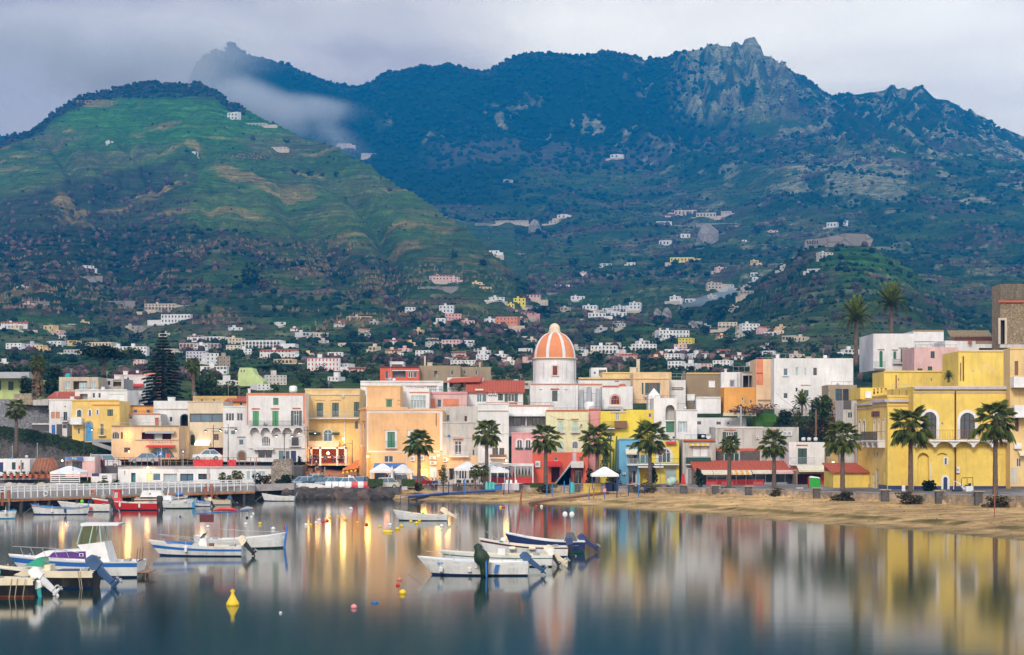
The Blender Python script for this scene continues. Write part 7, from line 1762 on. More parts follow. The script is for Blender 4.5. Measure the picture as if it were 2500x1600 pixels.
def outboard(root, x, z, col='navy', s=1.0, tilt=0., y=0, col2='black'):
    r = link('outboard_motor', None, root, (x, y, z)); r.rotation_euler = (0, tilt, 0)
    MB().hexa([(-.30*s,-.17*s,.28*s),(.12*s,-.17*s,.22*s),(.12*s,.17*s,.22*s),(-.30*s,.17*s,.28*s),(-.34*s,-.15*s,.62*s),(.06*s,-.13*s,.72*s),(.06*s,.13*s,.72*s),(-.34*s,.15*s,.62*s)]).hexa([(-.34*s,-.15*s,.62*s),(.06*s,-.13*s,.72*s),(.06*s,.13*s,.72*s),(-.34*s,.15*s,.62*s),(-.26*s,-.08*s,.76*s),(0,-.08*s,.82*s),(0,.08*s,.82*s),(-.26*s,.08*s,.76*s)]).build('cowling', C(col), r)
    MB().hexa([(-.16*s,-.07*s,-.55*s),(.02*s,-.07*s,-.55*s),(.02*s,.07*s,-.55*s),(-.16*s,.07*s,-.55*s),(-.22*s,-.12*s,.28*s),(.06*s,-.12*s,.24*s),(.06*s,.12*s,.24*s),(-.22*s,.12*s,.28*s)]).box(-.30*s,.02*s,-.13*s,.13*s,-.42*s,-.38*s).tube([(-.28*s,0,-.56*s),(.08*s,0,-.56*s)], .06*s, 7).add([(-.1*s,-.01,-.6*s),(.04*s,-.01,-.6*s),(-.02*s,-.01,-.82*s),(-.1*s,.01,-.6*s),(.04*s,.01,-.6*s),(-.02*s,.01,-.82*s)], [(0,1,2),(5,4,3),(0,2,5,3),(1,4,5,2)]).build('leg', C(col2), r)
    m = MB()
    for k in range(3): a = k*2.09; m.tube([(-.31*s,0,-.56*s),(-.33*s,.14*s*cos(a),-.56*s+.14*s*sin(a))], [.03*s,.05*s], 4)
    m.build('propeller', C('zinc'), r); return r
def bar(root, name, pts, r=.02, col='zinc', n=5): return MB().tube(pts, r, n).build(name, C(col), root)
def fender(root, x, y, z, col='whitep', r=.11, l=.42): return MB().tube([(x,y,z),(x,y,z-.06),(x,y,z-l),(x,y,z-l-.06)], [.02,r,r,.02], 8).tube([(x,y,z),(x,y*.96,z+.35)], .012, 3).build('fender', C(col), root)
def boat(name, label, xb, xs, yw, kind='boat', group='boats moored in the harbour', ang=0):
    """bow at photo column xb, stern at xs, waterline row yw"""
    Y = Zf(yw); X0, X1 = px2X(xs, Y), px2X(xb, Y); L = abs(X1-X0)/cos(ang); rz = (0 if X1 > X0 else pi)+ang
    r = thing(name, label, kind, (X0, Y+.6, 0), rz, group)
    if X1 < X0: r.scale = (1, -1, 1)
    return r, L
# 1 striped cuddy boat
r, L = boat('motorboat','white motorboat with a bold blue side stripe and cream outboard, left of centre',374,592,1359,ang=-.10)
make_hull(L,2.1,.72,1.08,r,'whitep','bluep',deck='creamp',full=.45,well=(.06,.52),rake=.9,stripe_z=(.50,.72)); outboard(r,-.22,.62,'creamp',1.15,.75)
m = MB().hexa([(L*.40,-.35,.55),(L*.52,-.30,.65),(L*.52,.30,.65),(L*.40,.35,.55),(L*.42,-.32,1.25),(L*.48,-.25,1.3),(L*.48,.25,1.3),(L*.42,.32,1.25)]); m.build('console', C('whitep'), r); MB().hexa([(L*.47,-.3,1.25),(L*.49,-.3,1.25),(L*.49,.3,1.25),(L*.47,.3,1.25),(L*.43,-.25,1.6),(L*.45,-.25,1.6),(L*.45,.25,1.6),(L*.43,.25,1.6)]).build('windscreen', C('glass'), r)
bar(r,'bow_rail',[(L*.52,-.85,1.0),(L*.6,-.85,1.22),(L*.85,-.5,1.42),(L*.98,0,1.5),(L*.85,.5,1.42),(L*.6,.85,1.22),(L*.52,.85,1.0)]); fender(r,L*.62,-1.0,.75); MB().tube([(L*.36,-.2,.5),(L*.36,-.2,.9)], .2, 8).build('seat', C('wood'), r); MB().hexa([(L*.55,-1.03,.80),(L*.86,-.76,.98),(L*.86,-.74,.98),(L*.55,-.98,.80),(L*.52,-1.05,1.0),(L*.88,-.68,1.10),(L*.88,-.66,1.1),(L*.52,-1.0,1.0)]).build('blue_flash', C('bluep'), r)
# 2 white wooden boat behind, bow right with dark stem post
r, L = boat('wooden_boat','white wooden boat with a tall dark blue stem post and rolled red bimini',690,474,1340,ang=.04)
make_hull(L,2.3,.72,1.15,r,'whitep','whitep',bottom='dkgreen',deck='whitep',double=True,well=(.15,.85),rake=.3)
MB().hexa([(L*.99,-.06,-.3),(L*1.01,-.06,-.3),(L*1.01,.06,-.3),(L*.99,.06,-.3),(L*.995+.15,-.06,1.75),(L+.33,-.06,1.75),(L+.33,.06,1.75),(L*.995+.15,.06,1.75)]).build('stem_post', C('bluep'), r)
for xx in (.30,.45): bar(r,'bimini_post',[(L*xx,-.8,.7),(L*xx,-.75,2.75)],.03,'rust')
bar(r,'bimini_frame',[(L*.02,-.78,2.65),(L*.30,-.75,2.75),(L*.62,-.78,2.85)],.05,'bluep'); MB().tube([(L*.22,-.78,2.9),(L*.3,-.78,3.0),(L*.42,-.78,2.98),(L*.48,-.78,2.9)], [.05,.14,.13,.06], 8).build('rolled_cover', C('redp'), r); MB().tube([(L*.52,-.78,2.95),(L*.60,-.78,3.05),(L*.66,-.78,3.05)], [.05,.16,.05], 8).build('bag', C('greyp'), r)
MB().box(L*.06,L*.22,-.75,-.7,2.0,2.6).build('side_cloth', C('maroonp'), r); bar(r,'rope_rail',[(L*.3,-.9,1.5),(L*.6,-.95,1.35),(L*.95,-.2,1.25)],.012,'wframe')
# 3 cabin cruiser at left
r, L = boat('cabin_cruiser','white cabin cruiser with a hardtop, purple side window panel and blue hull band',40,338,1410,ang=-.03)
make_hull(L,2.7,.98,1.30,r,'whitep','bluep',deck='whitep',full=.5,well=(.04,.40),rake=1.0,bottom='navy',stripe_z=(.66,.90))
MB().hexa([(L*.36,-.95,.9),(L*.90,-.45,1.1),(L*.90,.45,1.1),(L*.36,.95,.9),(L*.38,-.80,1.75),(L*.78,-.55,1.55),(L*.78,.55,1.55),(L*.38,.80,1.75)]).hexa([(L*.22,-.95,.9),(L*.36,-.95,.9),(L*.36,.95,.9),(L*.22,.95,.9),(L*.27,-.85,2.15),(L*.50,-.72,1.95),(L*.50,.72,1.95),(L*.27,.85,2.15)]).build('cabin', C('whitep'), r)
MB().hexa([(L*.42,-.925,1.12),(L*.74,-.71,1.22),(L*.74,-.69,1.22),(L*.42,-.9,1.12),(L*.425,-.85,1.58),(L*.70,-.68,1.50),(L*.70,-.66,1.50),(L*.425,-.83,1.58)]).build('side_window', plain('purple_glass', (.09,.02,.20), .15), r)
w_ = MB().box(L*.44,L*.475,-.93,-.88,1.28,1.46).build('porthole', C('wframe'), r); MB().box(L*.447,L*.468,-.94,-.931,1.31,1.43).build('pane', C('glass'), w_)
for xx, lean in ((.30,-.10),(.40,.12),(.50,.16)):
    for sg in (-1,1): bar(r,'hardtop_post',[(L*xx+.3*0,sg*.72,2.0),(L*xx-lean*1.2 if xx < .35 else L*xx-lean*2.0,sg*.70,3.12)],.045,'ltgreen')
MB().hexa([(L*.16,-.80,3.12),(L*.47,-.75,3.08),(L*.47,.75,3.08),(L*.16,.80,3.12),(L*.15,-.80,3.24),(L*.47,-.75,3.26),(L*.47,.75,3.26),(L*.15,.80,3.24)]).build('hardtop', C('whitep'), r)
MB().hexa([(L*.475,-.68,2.0),(L*.485,-.68,2.0),(L*.485,.68,2.0),(L*.475,.68,2.0),(L*.44,-.68,3.05),(L*.45,-.68,3.05),(L*.45,.68,3.05),(L*.44,.68,3.05)]).hexa([(L*.34,-.71,2.02),(L*.47,-.70,1.98),(L*.47,-.69,1.98),(L*.34,-.70,2.02),(L*.34,-.70,3.1),(L*.44,-.69,3.08),(L*.44,-.68,3.08),(L*.34,-.69,3.1)]).build('windscreen', plain('smoke_glass', (.10,.12,.06), .1), r)
for k, x_ in enumerate((.56,.66,.76,.86,.95)): bar(r,'rail_post',[(L*x_,-.9+.14*k,1.2),(L*x_+.25,-.86+.14*k,1.75)],.018,'zinc')
bar(r,'bow_rail',[(L*.48,-.92,1.5),(L*.7,-.74,1.75),(L*.95,-.3,1.8),(L*1.06,0,1.82)],.02)
MB().box(-.75,-.02,-.95,.95,.30,.36).build('swim_platform', C('wdeck'), r); m = MB()
for y_ in (-.7,-.3,.3,.7): m.tube([(-.35,y_,.3),(-.2,y_,-.3)], .03, 4)
m.build('platform_frame', C('iron'), r)
for y_ in (-.8,-.1,.6): bar(r,'rod_holder',[(.05,y_,.95),(-.02,y_,1.75)],.03,'wood')
MB().tube([(L*.30,-.955,1.22),(L*.355,-.955,1.22)], .05, 6).build('vent', C('iron'), r)
# 4 dark hulled open boat with green windscreen and blue outboard
r, L = boat('motorboat','dark hulled open motorboat with a green windscreen and a huge blue outboard, lower left',-10,230,1437,ang=-.02)
make_hull(L,2.3,.95,1.22,r,'black','black',deck='creamp',full=.5,rake=1.1,well=(.05,.45)); m = MB(); w__, sh__ = hull(L,2.3,.95,1.22,.85,1.1,.5)
for i in range(14):
    t0, t1 = i/14, (i+1)/14; m.hexa([(L*t0,-w__(t0)*1.02,sh__(t0)*.66),(L*t1,-w__(t1)*1.02,sh__(t1)*.66),(L*t1,-w__(t1)*.9,sh__(t1)*.66),(L*t0,-w__(t0)*.9,sh__(t0)*.66),(L*t0,-w__(t0)*1.03,sh__(t0)+.04),(L*t1,-w__(t1)*1.03,sh__(t1)+.04),(L*t1,-w__(t1)*.85,sh__(t1)+.04),(L*t0,-w__(t0)*.85,sh__(t0)+.04)])
m.build('topside', C('creamp'), r)
outboard(r,-.30,.70,'blued',1.6,.80,col2='blued')
MB().hexa([(L*.52,-.7,1.2),(L*.72,-.45,1.25),(L*.72,.45,1.25),(L*.52,.7,1.2),(L*.52,-.55,1.72),(L*.58,-.4,1.70),(L*.58,.4,1.70),(L*.52,.55,1.72)]).build('windscreen', plain('green_acrylic', (.03,.30,.17), .15), r); MB().box(L*.45,L*.55,-.5,.5,.9,1.3).build('console', C('creamp'), r)
for x_ in (.12,.14): bar(r,'mooring_rope',[(L*x_,-1.1,1.0),(L*x_-.15,-1.2,.0)],.02,'sandst')
MB().box(L*.20,L*.38,-.6,.6,.85,1.02).build('seat', C('navy'), r)
# 5 bottom-left boat
r, L = boat('motorboat','dark hulled boat cut off at the lower left corner with two pale outboards',-190,86,1458,ang=0)
make_hull(L,2.5,.95,1.25,r,'black','black',deck='creamp',bottom='rust',full=.5,rake=1.1,well=(.05,.35)); w__, sh__ = hull(L,2.5,.95,1.25,.85,1.1,.5); m = MB()
for i in range(14):
    t0, t1 = i/14, (i+1)/14; m.hexa([(L*t0,-w__(t0)*1.02,sh__(t0)*.70),(L*t1,-w__(t1)*1.02,sh__(t1)*.70),(L*t1,-w__(t1)*.9,sh__(t1)*.70),(L*t0,-w__(t0)*.9,sh__(t0)*.70),(L*t0,-w__(t0)*1.03,sh__(t0)+.1),(L*t1,-w__(t1)*1.03,sh__(t1)+.1),(L*t1,-w__(t1)*.85,sh__(t1)+.1),(L*t0,-w__(t0)*.85,sh__(t0)+.1)])
m.build('topside', C('creamp'), r)
outboard(r,-.30,.62,'whitep',1.35,.85,.1,'wframe'); outboard(r,-.15,.25,'whitep',.8,.2,-.6,'tealp')
for x_ in (.06,.13,.18): bar(r,'mooring_rope',[(L*x_,-1.22,1.0),(L*x_+.12,-1.3,.0)],.022,'sandst')
MB().ball((L*.36,-.4,1.3), .28, 10).build('teal_float', C('tealp'), r)
# 6-13 boats along the quay
r, L = boat('rowing_boat','white and blue wooden boat with a red line, moored alone at the left quay',78,212,1257); make_hull(L,2.0,.72,1.12,r,'whitep','rust',gun='brightb',deck='bluep',double=True,well=(.12,.86),rake=.5,stripe_z=(.80,.88)); fender(r,L*.62,-.95,.7); fender(r,L*.38,-1,.7,'navy'); MB().tube([(.0,0,.5),(-.05,0,1.5)], .05, 5).build('stern_post', C('bluep'), r)
r, L = boat('rowing_boat','blue topped white boat partly cut off at the left edge by the quay',-90,33,1267); make_hull(L,1.9,.75,1.0,r,'whitep','whitep',gun='brightb',bottom='brightb',deck='brightb',double=True,well=(.15,.8)); bar(r,'post',[(L*.12,0,.6),(L*.12,0,2.1)],.04,'greyp'); fender(r,L*.15,-.8,.9)
r, L = boat('motorboat','plain white motorboat with a black outboard between two colourful boats',148,268,1250,ang=-.05); make_hull(L,2.0,.80,1.15,r,'whitep','whitep',rake=.8); outboard(r,-.2,.55,'black',1.3,.5); MB().box(L*.33,L*.43,-1.1,-1.0,.3,.55).build('red_bag', C('redp'), r); MB().ball((L*.58,-.3,1.15), .22, 8).build('green_bundle', C('limep'), r)
r, L = boat('fishing_boat','bright red fishing boat with a red cabin and two black outboards',236,383,1246,ang=.04); make_hull(L,2.4,.85,1.35,r,'redp','redp',gun='whitep',deck='creamp',rake=.9,well=(.05,.5))
MB().hexa([(L*.60,-.8,1.0),(L*.76,-.7,1.05),(L*.76,.7,1.05),(L*.60,.8,1.0),(L*.62,-.72,2.25),(L*.70,-.62,2.25),(L*.70,.62,2.25),(L*.62,.72,2.25)]).build('cabin', C('redp'), r); MB().hexa([(L*.71,-.66,1.45),(L*.742,-.64,1.45),(L*.742,.64,1.45),(L*.71,.66,1.45),(L*.69,-.58,2.1),(L*.715,-.56,2.1),(L*.715,.56,2.1),(L*.69,.58,2.1)]).hexa([(L*.64,-.81,1.4),(L*.71,-.76,1.4),(L*.71,-.7,1.4),(L*.64,-.75,1.4),(L*.645,-.75,2.05),(L*.69,-.71,2.05),(L*.69,-.65,2.05),(L*.645,-.7,2.05)]).build('windscreen', C('glassl'), r)
MB().box(L*.58,L*.74,-.75,.75,2.25,2.34).build('cabin_roof', C('redp'), r); outboard(r,-.2,.6,'black',1.3,.2,-.5); outboard(r,-.2,.6,'black',1.3,.2,.5); fender(r,L*.28,-1.15,.75); fender(r,L*.60,-1.15,.85); MB().ball((L*.9,0,1.55), .3, 8).build('float', C('greyp'), r)
r, L = boat('wheelhouse_boat','small white wheelhouse boat with a tan gunwale behind the red fishing boat',452,330,1236); make_hull(L,2.2,.95,1.3,r,'whitep','wood',gun='wood',deck='creamp',well=(.1,.5)); MB().hexa([(L*.1,-.75,1.1),(L*.55,-.75,1.1),(L*.55,.75,1.1),(L*.1,.75,1.1),(L*.15,-.7,1.9),(L*.5,-.65,1.9),(L*.5,.65,1.9),(L*.15,.7,1.9)]).build('wheelhouse', C('whitep'), r); bar(r,'arch',[(L*.12,-.7,1.9),(L*.14,-.7,2.9),(L*.48,-.7,2.85),(L*.58,-.7,1.9)],.04,'wframe'); MB().tube([(L*.8,-.5,1.4),(L*.95,-.4,1.45)], .22, 8).build('blue_barrel', C('bluep'), r); MB().tube([(L*.3,-.76,1.5),(L*.3,-.70,1.5)], .1, 8).build('porthole', C('black'), r)
r, L = boat('wooden_boat','white wooden boat with a blue cover, little white cabin and two short masts',392,474,1242); make_hull(L,2.2,.95,1.2,r,'whitep','whitep',bottom='dkgreen',gun='creamp',deck='brightb',double=True,well=(.9,.95)); MB().hexa([(L*.05,-.45,1.0),(L*.32,-.45,1.0),(L*.32,.45,1.0),(L*.05,.45,1.0),(L*.08,-.4,1.5),(L*.3,-.4,1.5),(L*.3,.4,1.5),(L*.08,.4,1.5)]).build('cabin', C('whitep'), r); bar(r,'mast',[(L*.5,0,1),(L*.5,0,2.9)],.05,'wframe'); bar(r,'mast',[(L*.18,0,1.4),(L*.22,0,3.0)],.06,'wframe'); fender(r,L*.75,-1.0,1.0,'whitep',.16,.2); fender(r,L*.3,-1.0,1.0,'whitep',.16,.2)
r.rotation_euler = (0,0,0); r.scale = (1,1,1); r.location = (px2X(392,Zf(1242)), Zf(1242)+.6, 0)
r, L = boat('rowing_boat','little royal blue boat between the white cabin boat and the brown boat',474,512,1237); make_hull(L,1.7,.6,.85,r,'whitep','bluep',gun='bluep',deck='bluep'); outboard(r,-.1,.4,'creamp',.9,.5)
r, L = boat('rowing_boat','brown decked white boat with a blue outboard at the end of the quay',500,562,1233); make_hull(L,1.9,.62,.95,r,'creamp','creamp',gun='wood',deck='wood'); outboard(r,-.15,.4,'blued',1.0,.8); bar(r,'oar',[(L*.4,-.3,.7),(L*.9,.2,1.4)],.03,'wood')
r, L = boat('rowing_boat','slim white open boat moored alone in front of the dark boulders',642,718,1224); make_hull(L,1.7,.62,1.0,r,'whitep','whitep',deck='creamp',bottom='navy',double=False); bar(r,'tiller',[(-.1,0,.5),(-.35,0,1.15)],.04,'zinc'); outboard(r,-.35,.2,'black',.8,.1)
r, L = boat('motorboat','small white open boat with a cream outboard tilted up, alone in mid harbour',969,1092,1272,ang=-.03); make_hull(L,2.0,.62,1.05,r,'whitep','whitep',bottom='dkgreen',deck='creamp',rake=.6); outboard(r,-.15,.62,'creamp',1.25,1.1,col2='creamp'); MB().ball((L*.48,-.5,.72), .16, 8).build('green_float', C('limep'), r)
# foreground cluster
r, L = boat('motorboat','white motorboat with blue swoosh and blue outboard, front of the central cluster',1043,1290,1406,ang=-.05); make_hull(L,2.3,.82,1.10,r,'whitep','whitep',bottom='navy',deck='whitep',rake=.9,well=(.08,.42)); outboard(r,-.28,.62,'blued',1.25,.95,col2='blued')
MB().hexa([(L*.30,-1.16,.20),(L*.335,-1.16,.20),(L*.335,-1.1,.20),(L*.30,-1.1,.20),(L*.275,-1.185,.70),(L*.315,-1.185,.70),(L*.315,-1.12,.70),(L*.275,-1.12,.70)]).build('blue_swoosh', C('bluep'), r)
for x_ in (.86,.57,.50): fender(r,L*x_,-1.0+.25*(x_>.8),.55 if x_ > .55 else .8,'whitep',.14,.3)
MB().box(L*.82,L*.90,-.7+.02,-.66,.72,.80).build('lettering_stripe', C('brightb'), r); bar(r,'bow_rail',[(L*.72,-.85,1.0),(L*.78,-.75,1.3),(L*.95,-.2,1.42),(L*1.02,0,1.45)],.02); m = MB(); m.hexa([(L*.02,-1.02,.84),(L*.22,-1.12,.84),(L*.22,-1.05,.84),(L*.02,-.95,.84),(L*.10,-1.0,.95),(L*.24,-1.05,.98),(L*.24,-1.0,.98),(L*.10,-.95,.95)]); m.build('coaming', C('whitep'), r); bar(r,'anchor_rope',[(L*.98,0,1.1),(L*1.0,-.4,.0)],.015,'sandst')
r, L = boat('motorboat','low white motorboat with a green hull line behind the front one',1094,1348,1384,ang=-.04); make_hull(L,2.2,.75,1.0,r,'whitep','green',bottom='dkgreen',deck='creamp',rake=.8,stripe_z=(.70,.78)); outboard(r,-.25,.55,'creamp',1.25,.9,.2,'creamp'); outboard(r,-.1,.5,'whitep',.9,.6,-.5); MB().box(L*.45,L*.52,-.3,.3,.5,1.15).build('console', C('whitep'), r)
r, L = boat('wooden_boat','white wooden boat with a dark red gunwale and two fenders, third in the cluster',1184,1386,1360,ang=-.05); make_hull(L,2.2,.72,1.25,r,'whitep','maroonp',bottom='navy',deck='creamp',gun='whitep',rake=.6,stripe_z=(.80,.92)); outboard(r,-.1,.5,'navy',1.2,.2);
for x_ in (.66,.42): MB().tube([(L*x_-.25,-1.15,.62),(L*x_-.2,-1.15,.62),(L*x_+.2,-1.15,.62),(L*x_+.25,-1.15,.62)], [.03,.13,.13,.03], 8).build('fender', C('creamp'), r)
MB().ball((L*.78,-.2,1.15), .2, 8).build('float', C('whitep'), r); MB().ball((L*.8,-.5,.9), .22, 8).build('green_net', C('green'), r); bar(r,'bowsprit',[(L*.85,0,1.2),(L*1.0,0,1.8)],.02)
r, L = boat('wooden_boat','navy hulled boat with a leaning brown mast, farthest of the central cluster',1248,1428,1350,ang=-.04); make_hull(L,2.2,.85,1.45,r,'navy','navy',bottom='green',deck='whitep',gun='whitep',rake=.7,well=(.1,.8)); outboard(r,-.25,.6,'navy',1.2,.95,col2='navy'); bar(r,'mast',[(L*.93,0,1.1),(L*.90-.25,0,4.6)],.07,'rust',7)
for d in (-.25,.25): bar(r,'pole',[(L*.22+d,.2*d,.6),(L*.22+d,.2*d,2.6)],.03,'zinc'); MB().ball((L*.22+d,.2*d,2.75), .2, 8, 1.2).build('float', C('whitep'), r)
MB().hexa([(L*.08,-.95,.5),(L*.30,-.95,.5),(L*.30,.3,.5),(L*.08,.3,.5),(L*.15,-.6,1.45),(L*.24,-.6,1.45),(L*.24,.2,1.45),(L*.15,.2,1.45)]).build('tarp_bundle', C('black'), r)
# dark green tarpaulin bundle rising between the cluster boats
Yt = Zf(1408)-.2; r = thing('tarp_cover','dark green tarpaulin draped upright over the side of the front white motorboat','tarpaulin',P(1180,1408,Yt)); q = m_px(1,Yt); tm = plain('tarp_green', (.012,.035,.012), .6, 0, .3, 3, .03); gg = random.Random(1)
m = MB(); rings = [(1183,1408,9),(1182,1395,10),(1181,1380,11),(1177,1365,20),(1172,1352,17),(1168,1342,9),(1167,1335,11),(1168,1330,7),(1168,1327,1)]
m.tube([((x-1180)*q, gg.uniform(-.03,.03), (1408-y)*q) for x, y, w_ in rings], [w_*q for x, y, w_ in rings], 11); m.build('cloth', tm, r, smooth=True); MB().hexa([(6*q,-.3,0),(10*q,-.3,0),(10*q,-.22,0),(6*q,-.22,0),(4*q,-.33,42*q),(9*q,-.33,42*q),(9*q,-.2,42*q),(4*q,-.2,42*q)]).build('blue_strap', C('bluep'), r)
# ---------------------------------------------------------------- buoys
def buoy(label, x, y, r_, col, shape='ball', band=None, grp='mooring buoys floating in the harbour'):
    Yb = Zf(y); R = m_px(r_, Yb); o = thing('buoy', label, 'buoy', (px2X(x, Yb), Yb, 0), 0, grp)
    if shape == 'ball': MB().ball((0,0,R*.35), R, 10, .85).build('float', C(col), o, smooth=True); MB().tube([(0,0,R*1.1),(0,0,R*1.4)], R*.16, 6).build('eye', C(band or 'greyp'), o)
    if shape == 'long': MB().tube([(-R*2,0,R*.2),(-R*1.7,0,R*.2),(R*1.7,0,R*.2),(R*2,0,R*.2)], [R*.3,R*.75,R*.75,R*.3], 8).build('float', C(col), o, smooth=True); MB().tube([(R*2,0,R*.2),(R*2.3,0,R*.2)], R*.2, 5).build('eye', C('greyp'), o)
    if shape == 'cone': MB().lathe([(R*.9,-.1),(R*1.0,.05),(R*1.0,R*.25),(R*.3,R*1.6),(R*.22,R*2.0),(R*.34,R*2.02),(R*.34,R*2.35),(.01,R*2.4)], (0,0,0), 20).build('cone_body', C(col), o, smooth=False); MB().tube([(0,0,R*2.4),(0,0,R*2.6)], R*.08, 5).build('eye', C('greyp'), o)
BU = '''747 1283 4.5 whitep|759 1283 4 yellowp|772 1277 4 whitep|779 1271 4.5 whitep|789 1275 4 redp|799 1273 4 redp|806 1265 4 yellowp|825 1262 3.5 yellowp|843 1270 4 yellowp|873 1278 4 yellowp|895 1282 4.5 redp|928 1287 4 yellowp|952 1283 5 whitep|970 1293 5.5 yellowp|980 1286 5 yellowp|1003 1275 4.5 yellowp|1017 1279 5 yellowp|1024 1273 4 yellowp|1078 1286 5 whitep|857 1244 5 whitep|507 1288 5 whitep|667 1293 5.5 whitep|697 1289 4.5 redp|635 1280 4.5 yellowp|618 1255 3 whitep|614 1264 3.5 whitep|600 1281 4.5 whitep|603 1265 3.5 black|1222 1240 4 yellowp|1230 1240 3.5 redp|1309 1238 3.5 redp|1322 1238 4 whitep|864 1485 8 pinkp|975 1417 5.5 salmonb|971 1430 5 redp|983 1450 9 yellowp|685 1498 4 wframe|352 1380 5 whitep|440 1262 2.5 maroonp|353 1370 5 whitep'''
NB = {'whitep':'white','yellowp':'yellow','redp':'red','black':'black','pinkp':'pink','salmonb':'orange pink','wframe':'pale','maroonp':'dark red'}
GREEN['salmonb'] = (.70,.20,.12); bl = []
def bwhere(x, y):
    if y > 1400: return 'in the open foreground water' if y > 1445 else 'left of the central boat cluster'
    if x < 460: return 'beside the cabin cruiser' if y > 1300 else 'between the quay and the cruiser'
    if x < 720: return 'near the boat with the red bimini'
    if x < 862: return 'in the line below the boulders'
    if x < 1100: return 'below the lone open boat'
    return 'off the beach near the brown boardwalk'
for s_ in BU.split('|'):
    t = s_.split(); x, y, r_, c_ = float(t[0]), float(t[1]), float(t[2]), t[3]; buoy('', x, y, r_, c_); ob = [o for o in COL.objects if o.name.startswith('buoy') and o.type == 'EMPTY'][-1]
    bl.append([NB[c_]+' ball buoy '+bwhere(x, y), x, ob])
uniq(bl)
buoy('large yellow cone buoy standing alone in the foreground water',568,1478,16,'yellowp','cone',grp='')
buoy('long yellow float lying in the string below the lone open boat',946,1300,6,'yellowp','long',grp='')
buoy('blue bottle-shaped float right of the pink ball buoy',915,1472,4.5,'bluep','long',grp='')
# ---------------------------------------------------------------- cars
def car(name, label, x, yb, Y, col, rz, L=4.3, H=1.56, van=False, group='cars parked behind the plastic barriers'):
    r = thing(name, label, 'van' if van else 'car', P(x, yb, Y), rz, group); Wd = 1.68; h = H*.56
    prof = [(-L/2,.28),(-L/2+.04,h*.82),(-L/2+.25,h),(-L*.20,h*1.04),(L*.42,h*1.03),(L/2-.03,h*.92),(L/2,.30)] if not van else [(-L/2,.28),(-L/2+.05,h*.85),(-L/2+.15,h),(-L*.30,h*1.03),(L*.48,h*1.03),(L/2,h*.9),(L/2,.30)]
    m = MB(); n = len(prof); ys = [(-Wd/2, .94), (-Wd/2-.0, 1), (Wd/2, 1), (Wd/2, .94)]
    m.prism([(x_,-Wd/2,z) for x_, z in prof], (0,Wd,0)); m.build('body', C(col), r)
    t0, t1, t2, t3 = (-L*.22, -L*.06, L*.26, L*.44) if not van else (-L*.34, -L*.22, L*.44, L*.48)
    a = Wd/2-.06; b = Wd/2-.22; z0 = h*1.03; z1 = H-.05
    MB().hexa([(t0,-a,z0),(t3,-a,z0),(t3,a,z0),(t0,a,z0),(t1,-b,z1),(t2,-b,z1),(t2,b,z1),(t1,b,z1)]).build('window_glass', C('glassb'), r)
    MB().hexa([(t1-.05,-b-.02,z1-.02),(t2+.05,-b-.02,z1-.02),(t2+.05,b+.02,z1-.02),(t1-.05,b+.02,z1-.02),(t1,-b+.02,H),(t2,-b+.02,H),(t2,b-.02,H),(t1,b-.02,H)]).build('roof', C(col), r)
    for sg in (-1, 1):
        m = MB()
        for tx, tt in ((t0, t1), ((t0+t3)/2, (t1+t2)/2), (t3, t2)): m.tube([(tx, sg*a*1.005, z0), (tt, sg*b*1.01, z1)], .04, 4)
        m.build('window_frame', C(col), r)
        for xx in (-L*.31, L*.31):
            wl = MB().tube([(xx, sg*(Wd/2-.12), .31), (xx, sg*(Wd/2+.015), .31)], .31, 14).build('wheel', C('black'), r); MB().tube([(xx, sg*(Wd/2+.016), .31), (xx, sg*(Wd/2+.03), .31)], .19, 10).build('hubcap', C('zinc'), wl)
        MB().box(-L/2-.02, -L/2+.08, sg*.72-.16, sg*.72+.16, h*.62, h*.85).build('headlight', C('glassl'), r)
        MB().box(L/2-.06, L/2+.02, sg*.72-.1, sg*.72+.1, h*.62, h*.9).build('tail_light', C('redp'), r)
    MB().box(-L/2-.03, -L/2+.02, -.45, .45, h*.38, h*.6).build('grille', C('black'), r); MB().box(-L/2-.045,-L/2-.031,-.25,.25,.33,.44).build('number_plate', C('wframe'), r)
    return r
GREEN.update(silver=(.45,.46,.48), ltblue=(.42,.52,.62), dkcar=(.03,.05,.06), warmwhite=(.72,.66,.56))
rz = radians(35)
car('parked_car','light blue parked car at the left end of the row',738,1191,260,'ltblue',rz)
car('parked_car','dark green black parked car, second in the row',775,1191,259.5,'dkcar',rz)
car('parked_car','cream hatchback with a pink roof reflection behind the dark car',765,1184,266,'warmwhite',rz)
car('parked_car','silver parked car in the middle of the row',804,1192,259,'silver',rz)
car('parked_car','silver white hatchback behind the white plastic barriers',838,1193,259,'wframe',rz)
car('parked_car','dark grey blue car behind the red plastic barrier',880,1191,260.5,'greyp',radians(70))
car('parked_car','white hatchback parked at the end of the rocks, lights facing left',935,1194,258,'warmwhite',radians(28))
car('delivery_van','small white truck cab beside the white parasols',968,1190,266,'whitep',radians(60),3.8,1.9,True,'')
car('parked_van','white van on the raised road behind the kiosk',256,1142,272,'wframe',radians(15)+pi,4.6,1.9,True,'')
car('parked_car','white car on the raised road above the harbour bar',505,1124,274,'whitep',radians(10),group='')
car('parked_car','white car half hidden by the raised road fence near the peach restaurant',352,1132,273,'silver',radians(5),group='')
car('parked_car','red car partly hidden behind the clipped hedge and fan palm',1030,1188,268,'redp',radians(160),group='')
